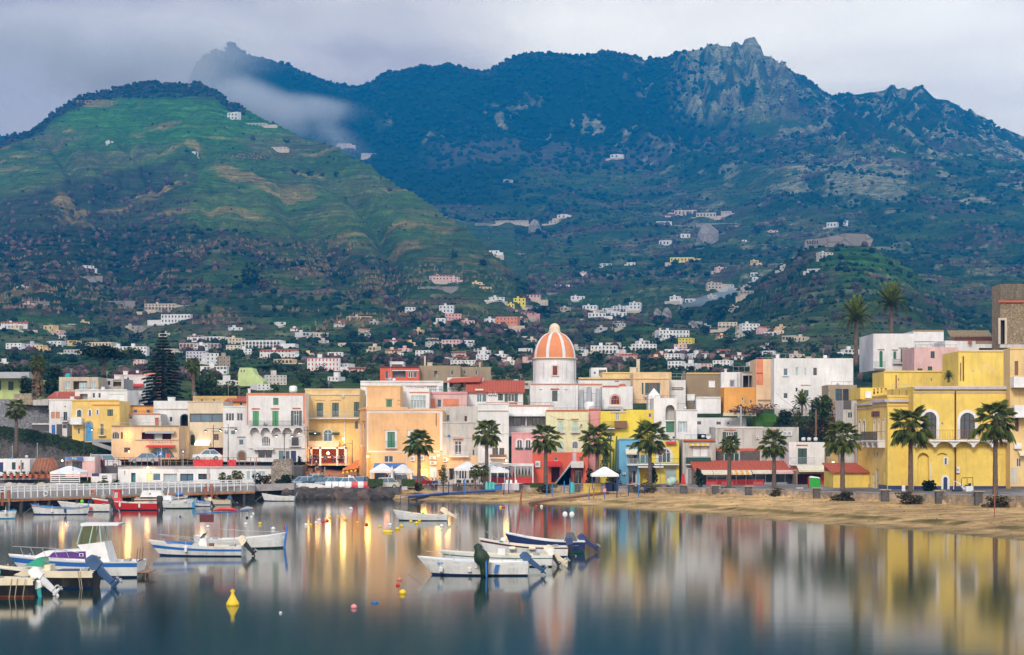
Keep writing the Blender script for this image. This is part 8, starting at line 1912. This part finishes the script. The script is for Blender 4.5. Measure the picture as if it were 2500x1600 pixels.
# plastic barriers
for i, (x, c_) in enumerate([(802,'whitep'),(819,'whitep'),(835,'whitep'),(851,'whitep'),(867,'redp'),(881,'wframe'),(895,'redp')]):
    r = thing('plastic_barrier', ['leftmost white','second white','third white','fourth white','left red','pale middle','right red'][i]+' plastic road barrier on top of the boulders', 'barrier', P(x, 1191, 256.8), 0, 'plastic barriers along the car park'); MB().prism([(-.42,-.3,0),(.42,-.3,0),(.42,.3,0),(-.42,.3,0)], (0,0,.3)).hexa([(-.42,-.3,.3),(.42,-.3,.3),(.42,.3,.3),(-.42,.3,.3),(-.40,-.1,.85),(.40,-.1,.85),(.40,.1,.85),(-.40,.1,.85)]).build('shell', C(c_), r); MB().tube([(-.43,0,.5),(.43,0,.5)], .06, 6).build('connector', C('greyp'), r)
facewall('low_white_wall','low graffiti marked white wall at the left end of the parked cars',[(720,1197),(720,1180),(762,1180),(795,1186),(795,1197)],257,.3,C('white'))
facewall('planter_wall','grey concrete planter ledge at the end of the railing',[(622,1200),(622,1183),(718,1180),(718,1196)],254,2.5,conc)
tree('ledge_shrub','spiky red green shrub on the planter ledge beside the harbour bar','shrub',652,1182,1158,30,255,leafmat('cordyline',(.05,.06,.02),(.20,.10,.05)),'shrub',700,.14)
tree('ledge_shrub','dense dark shrub on the planter ledge in front of the stone hut','shrub',697,1183,1160,46,255.5,DK,'shrub',1300,.13)
tree('ledge_shrub','dark shrub at the left end of the planter ledge','shrub',628,1183,1160,22,255,DK,'shrub',500,.13)
facewall('rubble_hut','round rubble stone hut wall between the bar and the parked cars',[(662,1182),(662,1140),(668,1122),(708,1120),(712,1140),(712,1182)],261,3,stonemat('rubble',(.36,.30,.24),3,(.10,.09,.08)),'hut')
for i,(x,y,w_) in enumerate([(100,1186,40),(210,1184,34),(250,1182,30),(282,1182,26),(118,1187,20)]): tree('quay_shrub',ORD[i]+' low green shrub strip behind the white railing','shrub',x,y,y-9,w_,250,MD,'shrub',350,.12,group='shrubs behind the quay railing')
for i in range(8):
    x = 12+i*15.5; r = thing('flower_pot', ORD[min(i,8)]+' terracotta pot with a small plant under the white boat shed', 'plant pot', P(x, 1168, 260), 0, 'row of terracotta pots'); MB().lathe([(.22,0),(.34,.5),(.38,.5),(.38,.56),(.3,.56)], (0,0,0), 10).build('pot', C('terra'), r); link('foliage', CROWNS['mid'][i%3].copy(), r, (0,0,.75)).scale = (.33,.33,.3)
facewall('pot_ledge','concrete ledge carrying the row of terracotta pots',[(0,1172),(0,1168),(136,1167),(136,1171)],260.6,1.5,conc)
# fence of the raised road
rf = thing('road_fence','rust brown post and wire fence along the raised road','fence',P(262,1140,268)); q = m_px(1,268)
for i, x in enumerate(range(262, 640, 14)): MB().box(-.04,.04,-.04,.04,0,1.35).build('post', C('rust'), rf).location = ((x-262)*q,0,0)
for z in (.15,.75,1.3): MB().box(0,376*q,-.02,.02,z,z+.05).build('rail', C('rust'), rf)
for i,(x0,x1,c_) in enumerate([(472,511,'redp'),(512,543,'redp'),(558,576,'redp'),(228,238,'maroonp'),(242,256,'maroonp')]):
    r = thing('fence_cloth',['left bright red cloth panel tied on the road fence','right bright red cloth panel tied on the road fence','small red cloth on the road fence right of the big ones','dark red board beside the kiosk, left','dark red board beside the kiosk, right'][i],'cloth panel',P(x0,1141,267.6)); MB().add([(0,0,0),((x1-x0)*q,-.03,.05),((x1-x0)*q*1.03,0,1.05),((x1-x0)*q*.5,-.08,.92),(0,0,1.1),(0,.04,1.1),((x1-x0)*q,.04,1.05),((x1-x0)*q,.02,.05),(0,.04,0)], [(0,1,2,3,4),(8,5,6,7)]).build('cloth', C(c_), r)
# ---------------------------------------------------------------- street lamps
def lamp(label, x, yb, yt, Y, arms=(-1,1), grp='double armed street lamps'):
    zb = py2z(yb, Y); H = py2z(yt, Y)-zb; r = thing('street_lamp', label, 'street lamp', P(x, yb, Y), 0, grp); MB().tube([(0,0,0),(0,0,H)], [.07,.045], 7).build('pole', C('iron'), r); MB().tube([(0,0,0),(0,0,.5)], .13, 8).build('base', C('iron'), r)
    for s_ in arms:
        MB().tube([(0,0,H-.55),(s_*.8,0,H-.5),(s_*1.15,0,H-.62)], .03, 5).build('arm', C('iron'), r); sh_ = MB().lathe([(.05,-.08),(.12,-.12),(.30,-.30),(.31,-.33)], (s_*1.15,0,H-.6), 10).build('lamp_shade', C('iron'), r); MB().ball((s_*1.15,0,H-.9), .11, 8).build('bulb', emat('lamp_glow_soft', (1,.75,.45), 4), sh_)
lamp('street lamp before the cream building, left of two close together',521,1122,1038,275)
lamp('street lamp before the white apartment house, right of two close together',557,1125,1036,274)
lamp('street lamp before the salmon framed house',694,1122,1050,273)
lamp('tallest street lamp in front of the orange lit terrace',750,1152,1042,268)
lamp('single lamp post below the yellow house with the blue door',205,1118,1034,272,(1,),'')
lamp('lamp post with lantern head at the corner of the lane left of the peach building',860,1150,1074,276,(-1,),'')
for i,(x,yb,yt,Y,lb) in enumerate([(91,1122,1083,270,'thin grey pole with a white cap above the brick dome'),(30,1150,1090,270,'thin pole at the left edge'),(178,1190,1120,255,'dark thin pole beside the marquee'),(222,1150,1108,270,'thin pole behind the kiosk'),(793,1187,1142,262,'slim pole carrying two dark boards at the parked cars'),(622,1200,1118,252,'grey mast at the end of the white railing'),(394,1142,1095,266,'thin mast on the road before the peach restaurant'),(447,1140,1110,266,'sign pole before the tall dark arch')]):
    r = thing('thin_pole', lb, 'pole', P(x, yb, Y)); MB().tube([(0,0,-.2),(0,0,m_px(yb-yt,Y))], .045, 5).build('shaft', C('zinc' if i != 2 else 'iron'), r); MB().ball((0,0,m_px(yb-yt,Y)), .07, 5).build('cap', C('wframe'), r)
def sign(name, label, x, y, Y, shape, yb):
    r = thing(name, label, 'road sign', P(x, y, Y)); m = MB()
    MB().tube([(0,.06,-m_px(yb-y,Y)),(0,.06,.1)], .035, 5).build('pole', C('zinc'), r)
    if shape == 'round': MB().tube([(0,0,0),(0,.03,0)], .32, 16).build('disc', C('redp'), r)
    if shape == 'blue': MB().box(-.34,.34,0,.03,-.34,.34).build('board', C('bluep'), r); MB().add([(-.2,-.01,-.2),(.2,-.01,-.2),(0,-.01,.22)], [(0,1,2)]).build('white_triangle', C('wframe'), r)
    if shape == 'yield': MB().add([(-.38,0,.3),(.38,0,.3),(0,0,-.38)], [(0,2,1),(0,1,2)]).build('board', C('redp'), r); MB().add([(-.22,-.012,.2),(.22,-.012,.2),(0,-.012,-.2)], [(0,2,1)]).build('white_triangle', C('whitep'), r)
sign('road_sign','blue square pedestrian sign before the green glass restaurant door',392,1108,268,'blue',1140)
sign('road_sign','round red road sign right of the blue one',411,1113,268,'round',1140)
sign('road_sign','red and white give way triangle near the tall dark arch',447,1104,268,'yield',1140)
# ---------------------------------------------------------------- parasols and tents
marquee('marquee','white square tent on dark poles standing on the sand, right of centre',1443,1509,1195,1158,1140,248,4,pc='navy')
marquee('parasol_tent','white pointed parasol left of the black pole at the peach building',905,963,1187,1149,1132,262,3.5)
marquee('parasol_tent','white pointed parasol right, beside the palm at the peach building',958,1008,1187,1150,1134,263,3.5)
marquee('parasol_tent','large white parasol in front of the stained white house',1110,1172,1182,1144,1128,261,4)
marquee('parasol_tent','large white parasol behind the palm by the tall white house',1166,1216,1182,1144,1130,263,4)
marquee('parasol_tent','low white parasol at the left end of the curtained veranda',1196,1243,1183,1149,1140,258,3.5)
for i,(x,y0,y1,w_,lb) in enumerate([(957,1138,1178,7,'closed white parasol between the two open ones at the peach building'),(1004,1150,1178,6,'closed white parasol beside the fan palm'),(1117,1150,1180,6,'closed white parasol under the large parasol'),(1060,1150,1178,5,'closed pale parasol near the notice board')]):
    r = thing('closed_parasol', lb, 'parasol', P(x, y1+8, 260)); h_ = m_px(y1-y0+8,260); MB().tube([(0,0,0),(0,0,h_)], .04, 5).build('pole', C('wframe'), r); MB().lathe([(.03,h_),(.12,h_*.9),(m_px(w_*.5,260),h_*.35),(m_px(w_*.35,260),h_*.28)], (0,0,0), 8).build('cloth', C('whitep'), r)
# veranda with scalloped curtains
vd = thing('curtained_veranda','white framed veranda hung with scalloped grey curtains, before the pink house','veranda',P(1240,1180,266)); q = m_px(1,266)
MB().box(-42*q,63*q,-.05,.1,42*q,47*q).build('beam', C('whitep'), vd); MB().add([(-42*q,0,47*q),(63*q,0,47*q),(63*q,3,47.5*q),(-42*q,3,47.5*q)], [(0,1,2,3)]).build('roof', C('whitep'), vd)
for x in (-42,-8,18,61): MB().box(x*q-.08,x*q+.08,-.04,.08,0,42*q).build('post', C('whitep'), vd)
for i in range(8): x = -4+i*8; MB().add([(x*q,.02,41*q),((x+8)*q,.02,41*q),((x+4.6)*q,.02,18*q),((x+3.4)*q,.02,18*q)], [(0,3,2,1)]).build('curtain', C('greyp') if i % 2 else C('zinc'), vd)
MB().box(-40*q,60*q,.3,.35,0,14*q).build('red_panel', C('redp'), vd)
# terrace chairs and tables, kiosks
def chair(label, x, y, Y, c_, rz=0, grp='terrace chairs'):
    r = thing('terrace_chair', label, 'chair', P(x, y, Y), rz, grp); MB().box(-.2,.2,-.2,.2,.42,.46).build('seat', C(c_), r); MB().box(-.2,.2,.17,.21,.5,.9).build('backrest', C(c_), r)
    for sx_ in (-.18,.16):
        for sy_ in (-.18,.16): MB().box(sx_,sx_+.03,sy_,sy_+.03,0,.42).build('leg', C(c_), r)
for i,(x,c_) in enumerate([(1118,'black'),(1126,'black'),(1135,'black'),(1143,'black'),(1152,'black'),(1168,'black'),(1176,'black')]): chair('black terrace chair under the large white parasols, '+ORD[i], x, 1188, 259+.4*(i%2), c_, i*.9)
for i,(x,y,Y,c_,lb) in enumerate([(853,1176,268,'whitep','white chair at the foot of the sloping lane, left'),(862,1178,267.5,'whitep','white chair at the foot of the sloping lane, right'),(1655,1188,258,'redp','red chair on the promenade before the planter house')]): chair(lb, x, y, Y, c_, .4*i, '')
for i,(x,y,w_,h_,Y,c_,lb,cat) in enumerate([(1247,1197,40,17,256,'lav','pale beach kiosk counter right of the turquoise boards','kiosk'),(1218,1197,26,12,256.5,'bluep','blue covered counter left of the pale kiosk','counter'),(1488,1200,20,22,252,'navy','dark blue locker under the white tent, left','locker'),(1502,1200,14,20,252,'navy','dark blue locker under the white tent, right','locker'),(1552,1203,11,15,250,'black','black wheelie bin beside the boardwalk end','bin'),(1068,1184,16,14,263,'zinc','grey litter bin below the notice board','bin'),(1905,1200,26,10,246,'zinc','grey covered object on the beach wall by the toilet cabin','crate'),(1952,1207,15,16,238,'redp','red crate leaning on the beach wall','crate'),(988,1196,13,8,254,'lav','small pale box at the end of the planter hedge','box'),(997,1192,30,9,256.5,'cream','cream planter trough below the clipped hedge','planter'),(2336,1205,22,10,216,'black','black generator box beside the small arched hotel door','generator')]):
    r = thing(cat.replace(' ','_'), lb, cat, P(x, y, Y)); W_ = m_px(w_/2,Y); H_ = m_px(h_,Y); MB().hexa([(-W_,-.35,0),(W_,-.35,0),(W_,.35,0),(-W_,.35,0),(-W_,-.35,H_*.9),(W_,-.35,H_*.9),(W_,.35,H_*.9),(-W_,.35,H_*.9)]).build('case', C(c_), r); MB().box(-W_*1.06,W_*1.06,-.4,.4,H_*.9+.001,H_).build('lid', C('wframe' if cat in ('kiosk','crate') else c_), r)
    if cat == 'kiosk':
        for k in (-.6,-.1,.5): MB().box(W_*k,W_*k+.3,-.2,-.15,H_,H_+.45).build('leaflet_stand', C('whitep'), r)
        MB().box(-.02,.02,-.37,-.351,0,H_*.9).build('panel_joint', C('navy'), r)
for i,(x,y,w_,h_,lb) in enumerate([(1188,1196,7,20,'left of three turquoise surf boards standing on the beach'),(1196,1196,7,20,'middle of three turquoise surf boards standing on the beach'),(1204,1195,7,18,'right of three turquoise surf boards standing on the beach'),(1396,1203,13,26,'turquoise board standing alone right of the coral house palm')]):
    r = thing('board', lb, 'board', P(x, y, 252)); W_ = m_px(w_/2,252); H_ = m_px(h_,252); MB().prism([(-W_,0,0),(W_,0,0),(W_,0,H_*.8),(W_*.5,0,H_),(-W_*.5,0,H_),(-W_,0,H_*.8)], (0,.12,0)).build('deck', C('tealp'), r); MB().box(-.02,.02,-.01,-.001,.1,H_*.9).build('stringer', C('ltgreen'), r)
k = 0
for row in range(3):
    for cl in range(3):
        x = 1431+cl*14; y = 1204-row*8; r = thing('pallet', ['bottom','middle','top'][row]+' '+['left','centre','right'][cl]+' yellow pallet of the stack beside the white tent', 'pallet', P(x, y, 248.5+.1*row), 0, 'yellow pallets stacked on edge on the beach'); q = m_px(1,248.5)
        for j in range(4): MB().box(-6.6*q,6.6*q,-.02,.02,(.4+j*1.9)*q,(1.6+j*1.9)*q).build('slat', C('yellowp'), r)
        for j in (-6,0,5): MB().box(j*q,(j+1.2)*q,.021,.12,.1*q,7.6*q).build('bearer', C('yellowp'), r)
# cement mixer, toilet cabin, excavator, signs, flag cloth
r = thing('cement_mixer','green and pale cement mixer drum before the yellow arch house','cement mixer',P(1639,1193,253)); MB().lathe([(.25,-.75),(.62,-.35),(.62,.2),(.3,.7),(.34,.75)], (0,0,0), 14).build('drum', C('ltgreen'), r).rotation_euler = (.2,1.1,0); r.children[0].location = (0,0,.95); MB().tube([(-.5,0,0),(-.1,0,.9),(.5,0,0)], .04, 5).tube([(0,.3,0),(0,0,.9)], .04, 5).build('stand', C('redp'), r); MB().tube([(-.5,-.1,.2),(-.5,.1,.2)], .2, 10).build('wheel', C('black'), r)
r = thing('toilet_cabin','bright green portable toilet cabin with a white roof before the red curtains','toilet cabin',P(1988,1201,243)); q = m_px(1,243); MB().hexa([(-13*q,-.6,0),(13*q,-.6,0),(13*q,.6,0),(-13*q,.6,0),(-13*q,-.6,35*q),(13*q,-.6,33*q),(13*q,.6,33*q),(-13*q,.6,35*q)]).build('cabin', C('greenp'), r); MB().hexa([(-13.6*q,-.65,35*q),(13.6*q,-.65,33*q),(13.6*q,.65,33*q),(-13.6*q,.65,35*q),(-8*q,-.5,38.5*q),(9*q,-.5,36*q),(9*q,.5,36*q),(-8*q,.5,38.5*q)]).build('roof', C('whitep'), r); MB().box(-6*q,6*q,-.63,-.601,1*q,30*q).build('door', C('greenp'), r); MB().box(-14.5*q,-13.2*q,-.6,.6,0,36*q).build('corner_strip', C('redp'), r)
r = thing('mini_excavator','small white mini excavator with a black roll frame before the hotel','excavator',P(2357,1204,216)); q = m_px(1,216)
MB().hexa([(-1*q,-.5,3*q),(17*q,-.5,3*q),(17*q,.5,3*q),(-1*q,.5,3*q),(0,-.45,17*q),(17*q,-.45,17*q),(17*q,.45,17*q),(0,.45,17*q)]).build('body', C('whitep'), r); MB().tube([(-12*q,-.4,16*q),(-12*q,-.4,34*q),(-10*q,-.4,37*q),(16*q,-.4,38*q),(16*q,-.4,16*q)], .045, 5).tube([(2*q,-.4,36*q),(2*q,-.4,20*q)], .035, 4).build('roll_frame', C('black'), r); MB().box(-12*q,17*q,-.55,-.25,0,3.2*q).box(-12*q,17*q,.25,.55,0,3.2*q).build('track', C('black'), r); MB().box(0,12*q,-.3,.3,17*q,20*q).box(8*q,13*q,-.25,.25,20*q,24*q).build('seat', C('black'), r)
MB().tube([(-2*q,0,8*q),(-14*q,0,22*q),(-28*q,0,30*q),(-29*q,0,4*q)], [.12,.12,.09,.07], 6).build('arm', C('whitep'), r); MB().hexa([(-33*q,-.25,0),(-25*q,-.25,0),(-25*q,.25,0),(-33*q,.25,0),(-31*q,-.2,6*q),(-27*q,-.2,6*q),(-27*q,.2,6*q),(-31*q,.2,6*q)]).build('bucket', C('black'), r)
r = thing('beach_sign','narrow white beach sign with a red and a blue symbol on the wall','sign',P(2206,1208,208)); q = m_px(1,208); MB().box(-4*q,4*q,0,.04,0,22*q).build('board', C('whitep'), r); MB().tube([(0,-.001,16.5*q),(0,-.02,16.5*q)], 2.9*q, 14).build('red_ring', C('redp'), r); MB().tube([(0,-.021,16.5*q),(0,-.025,16.5*q)], 2.0*q, 14).build('ring_field', C('whitep'), r); MB().tube([(0,-.001,7*q),(0,-.02,7*q)], 3.2*q, 14).build('blue_disc', C('bluep'), r); MB().hexa([(-2*q,-.03,5.5*q),(-1.2*q,-.03,5*q),(-1.2*q,-.022,5*q),(-2*q,-.022,5.5*q),(1.2*q,-.03,9*q),(2*q,-.03,8.5*q),(2*q,-.022,8.5*q),(1.2*q,-.022,9*q)]).build('white_slash', C('whitep'), r)
r = thing('round_bar_sign','round red and white bar sign on a pole before the yellow arch house','sign',P(1612,1104,262)); q = m_px(1,262); MB().tube([(0,0,0),(0,.06,0)], 9.5*q, 20).build('disc', C('whitep'), r); MB().tube([(0,-.001,0),(0,-.02,0)], 7.5*q, 20).build('blue_field', C('purplep'), r); MB().prism([(-6*q,-.021,-2*q),(0,-.021,-6*q),(6*q,-.021,0),(1*q,-.021,2*q)], (0,-.01,0)).build('red_swoosh', C('redp'), r); MB().tube([(0,.1,0),(0,.1,-78*q)], .05, 6).build('pole', C('zinc'), r)
r = thing('canvas_boat','white covered dinghy lying on the promenade under the blue house','dinghy',P(1556,1190,259)); q = m_px(1,259); MB().prism([(-14*q,0,0),(16*q,0,0),(20*q,0,4*q),(2*q,0,9*q),(-13*q,0,11*q)], (0,1.2,0)).build('cover', C('lav'), r); MB().box(-16*q,-12*q,-.1,.5,0,13*q).build('orange_flap', C('redp'), r)
r = thing('construction_net','see-through red plastic net strung along the beach restaurant','net',P(1724,1192,256)); q = m_px(1,256); m = MB()
for i in range(95): m.box(i*q*1.5,i*q*1.5+.035,0,.01,0,21*q)
for j in range(13): m.box(0,142*q,0,.01,j*1.7*q,j*1.7*q+.035)
m.build('mesh', C('redp'), r)
for i,(x,y,Y,lb) in enumerate([(1630,1193,254,'red and white safety stand left of the mixer'),(1668,1183,258,'bright red safety stand beside the arched door')]):
    r = thing('safety_stand', lb, 'barrier', P(x,y,Y)); MB().prism([(-.35,0,0),(.35,0,0),(.15,0,1.5),(-.15,0,1.5)], (0,.1,0)).build('panel', C('redp'), r); MB().box(-.5,.5,-.2,.3,-.06,-.001).build('foot', C('black'), r)
# wooden bollards and café clutter on the piazza
for i, x in enumerate([754,762,770,783,791,804,811,818,825,830,836]):
    yb_ = 1166+ (i>4)*(10+ (i-5)*2.4); r = thing('bollard', 'brown wooden bollard on the brick piazza, '+(ORD[i] if i < 9 else 'near the right end, '+('first' if i == 9 else 'second')), 'bollard', P(x, yb_, 266), 0, 'wooden bollards on the piazza'); MB().tube([(0,0,-.2),(0,0,.95)], .09, 7).build('post', C('wood'), r); MB().ball((0,0,.97), .1, 6).build('cap', C('wood'), r)
r = thing('orange_canopy','crumpled orange and yellow cloth canopy over a stall at the foot of the lane','stall',P(842,1170,272)); q = m_px(1,272); gg = random.Random(9); m = MB(); rows = [[((x-842)*q, -.6+k*.7, (1170-(1150-(x-836)*.55*(.3+.35*k)-k*3+gg.uniform(-1.5,1.5)))*q) for x in range(836,878,5)] for k in range(3)]
for k in range(2):
    for j in range(len(rows[0])-1): m.add([rows[k][j],rows[k][j+1],rows[k+1][j+1],rows[k+1][j]], [(0,1,2,3)])
m.build('cloth', C('orangep'), r); m = MB()
for j in range(0, len(rows[0])-1, 2): m.add([tuple(np.array(p)-(0,.02,.12)) for p in (rows[0][j],rows[0][j+1])]+[tuple(np.array(p)-(0,.02,.4)) for p in (rows[0][j+1],rows[0][j])], [(0,1,2,3)])
m.build('fringe', C('yellowp'), r); MB().tube([(0,-.4,0),(0,-.4,17*q)], .05, 5).tube([(30*q,0,0),(30*q,0,38*q)], .06, 5).build('pole', C('wood'), r); MB().box(2*q,26*q,-.3,.3,6*q,9*q).build('table', C('maroonp'), r)
tree('terrace_shrub','round potted shrub at the left end of the orange terrace','shrub',731,1135,1116,11,281,DK,'shrub',350,.10)
# ---------------------------------------------------------------- people
SK = plain('skin', (.50,.30,.21), .6); HRS = [plain('hair_dark', (.03,.02,.015), .7), plain('hair_grey', (.35,.33,.31), .7)]
def skinmesh(name, verts, edges, radii, mat, parent, sub=1):
    me = bpy.data.meshes.new(name); me.from_pydata(verts, edges, []); o = link(name, me, parent); md = o.modifiers.new('s', 'SKIN'); md.use_smooth_shade = True
    for v, r_ in zip(me.skin_vertices[0].data, radii): v.radius = (r_, r_) if not isinstance(r_, tuple) else r_
    me.skin_vertices[0].data[0].use_root = True; me.materials.append(mat); s2 = o.modifiers.new('d', 'SUBSURF'); s2.levels = s2.render_levels = sub; return o
def person(label, x, yf, Y, h=1.74, rz=0, top='navy', bottom='navy', pose='stand', hair=0, stride=.0, z=None):
    r = thing('person', label, 'person', P(x, yf, Y), rz); s_ = h/1.74
    if pose == 'sit': K = dict(hip=(0,0,.52), kl=(-.1,-.42,.5), kr=(.1,-.42,.5), al=(-.1,-.44,.08), ar=(.1,-.44,.08))
    elif pose == 'ride': K = dict(hip=(0,0,.85), kl=(-.15,-.38,.72), kr=(.15,-.38,.72), al=(-.15,-.25,.30), ar=(.15,-.25,.30))
    else: K = dict(hip=(0,0,.92), kl=(-.1,-stride*.5,.5), kr=(.1,stride*.4,.5), al=(-.1,-stride,.08), ar=(.1,stride,.08))
    hx, hy, hz = K['hip']; lean = -.08 if pose != 'ride' else -.22
    ch_ = (0, hy+lean*.7, hz+.30); nk = (0, hy+lean, hz+.52); hd = (0, hy+lean-.03, hz+.70); sl, sr = (-.19, hy+lean, hz+.47), (.19, hy+lean, hz+.47)
    el, er = ((-.26, hy-.02, hz+.20), (.26, hy-.02, hz+.20)) if pose == 'stand' else ((-.27, hy-.18, hz+.25), (.27, hy-.18, hz+.25)); hl2, hr = ((-.25, hy-.12, hz-.04), (.25, hy-.12, hz-.04)) if pose == 'stand' else ((-.2, hy-.42, hz+.22), (.2, hy-.42, hz+.22))
    V = [K['hip'], ch_, nk, hd, (hd[0],hd[1],hd[2]+.09), sl, el, hl2, sr, er, hr, (-.09,hy,hz-.06), K['kl'], K['al'], (K['al'][0],K['al'][1]-.14,.03), (.09,hy,hz-.06), K['kr'], K['ar'], (K['ar'][0],K['ar'][1]-.14,.03)]
    E = [(0,1),(1,2),(2,3),(3,4),(1,5),(5,6),(6,7),(1,8),(8,9),(9,10),(0,11),(11,12),(12,13),(13,14),(0,15),(15,16),(16,17),(17,18)]
    R_ = [.13,.15,.06,.095,.075,.065,.045,.032,.065,.045,.032,.09,.06,.042,.04,.09,.06,.042,.04]
    V = [tuple(c*s_ for c in v) for v in V]; b = skinmesh('body', V, E, R_, SK, r, 1)
    skinmesh('jacket', [V[i] for i in (0,1,2,5,6,8,9)]+[tuple(np.array(V[6])*.25+np.array(V[7])*.75), tuple(np.array(V[9])*.25+np.array(V[10])*.75)], [(0,1),(1,2),(1,3),(3,4),(4,7),(1,5),(5,6),(6,8)], [.155,.175,.07,.09,.065,.09,.065,.05,.05], C(top), r)
    skinmesh('trousers', [V[0],V[11],V[12],tuple(np.array(V[13])*1.0),V[15],V[16],V[17]], [(0,1),(1,2),(2,3),(0,4),(4,5),(5,6)], [.14,.11,.08,.07,.11,.08,.07], C(bottom), r)
    MB().ball((V[3][0], V[3][1]+.015, V[3][2]+.05*s_), .108*s_, 10, 1.05).build('hair', HRS[hair], r, smooth=True)
    m = MB().ball((V[3][0], V[3][1]-.10, V[3][2]+.0), .018, 5)
    for sg in (-1, 1): m.ball((sg*.035, V[3][1]-.092, V[3][2]+.035), .011, 5)
    m.build('face_features', HRS[0], r); return r
person('man in dark jacket and dark trousers standing on the sand, left of two',1056,1200,257,1.76,.3,'navy','navy')
person('man in dark jacket and dark trousers standing on the sand, right of two',1065,1199,256.5,1.74,-.4,'navy','black',hair=1)
person('person in a grey jacket walking past the orange terrace, left',758,1136,279,1.72,.6,'greyp','navy',stride=.2)
person('person in a dark jacket walking past the orange terrace, middle',769,1135,279,1.74,-.5,'black','black',stride=.22)
person('person in brown beside the dark jacketed walker at the terrace',776,1135,280,1.7,-.3,'wood','maroonp',stride=.15)
for i,(x,lb,c_) in enumerate([(795,'person in black seated at the orange terrace, left','black'),(810,'person in black seated at the orange terrace, middle','navy'),(826,'person in grey seated at the orange terrace near the post','greyp'),(838,'person in dark clothes seated at the right end of the terrace','black')]): person(lb, x, 1130, 282.5, 1.72, i*1.3, c_, 'navy', 'sit')
rd = person('rider in black with a white helmet on a scooter crossing the piazza',776,1154,271,1.74,radians(-90),'black','greyp','ride')
MB().ball((0,-.22,1.6), .14, 10).build('helmet', C('whitep'), rd, smooth=True)
r = thing('scooter','dark scooter ridden across the brick piazza','scooter',P(776,1154,271.2));
for x_ in (-.62,.62): MB().tube([(x_,-.05,.27),(x_,.05,.27)], .27, 14).build('wheel', C('black'), r)
MB().hexa([(-.5,-.14,.3),(.5,-.14,.3),(.5,.14,.3),(-.5,.14,.3),(.0,-.14,.78),(.62,-.14,.74),(.62,.14,.74),(.0,.14,.78)]).build('body', C('maroonp'), r); MB().tube([(-.62,0,.3),(-.42,0,1.0),(-.38,-.3,1.05)], .035, 5).tube([(-.42,0,1.0),(-.38,.3,1.05)], .035, 5).build('handlebar', C('iron'), r)
# litter, ropes and cables
def cable(label, a, b, sag=.6, r_=.022):
    p0, p1 = np.array(P(*a)), np.array(P(*b)); r = thing('cable', label, 'cable', tuple(p0)); MB().tube([tuple((p1-p0)*t-np.array((0,0,sag*4*t*(1-t)))) for t in np.linspace(0,1,9)], r_, 3).build('wire', C('iron'), r)
cable('sagging cable from the church hall to the apricot house',(1411,955,299.5),(1548,950,299.5)); cable('sagging cable across the pale yellow house front',(1340,1015,278),(1470,1022,276)); cable('thin cable between the cream palazzo and the salmon framed house',(706,1060,281),(800,1055,284)); cable('cable from the white cube villa to the brown timber pole',(1895,960,291),(1992,1002,276),1.0); cable('cable hanging between the stained house and the tall white house',(1085,1065,271.6),(1240,1058,270.6),.5)
g = random.Random(77); m = MB()
for _ in range(420):
    x = g.uniform(1000, 2500); t = g.random(); Yg = float(lerpt(x, SHORE))*(1-t)+float(lerpt(x, WALLY))*t-.6; z = gz_at(x, Yg); a = g.random()*6; s_ = .05+.10*g.random(); X_ = px2X(x, Yg); m.add([(X_-s_*cos(a),Yg-s_*sin(a),z+.01),(X_+s_*cos(a),Yg+s_*sin(a),z+.01),(X_+.05,Yg+.1,z+.06+.05*g.random())], [(0,1,2)])
m.build('seaweed_litter', plain('seaweed', (.07,.05,.02), .8), None, kind='stuff', label='scraps of dry seaweed and litter over the sand')
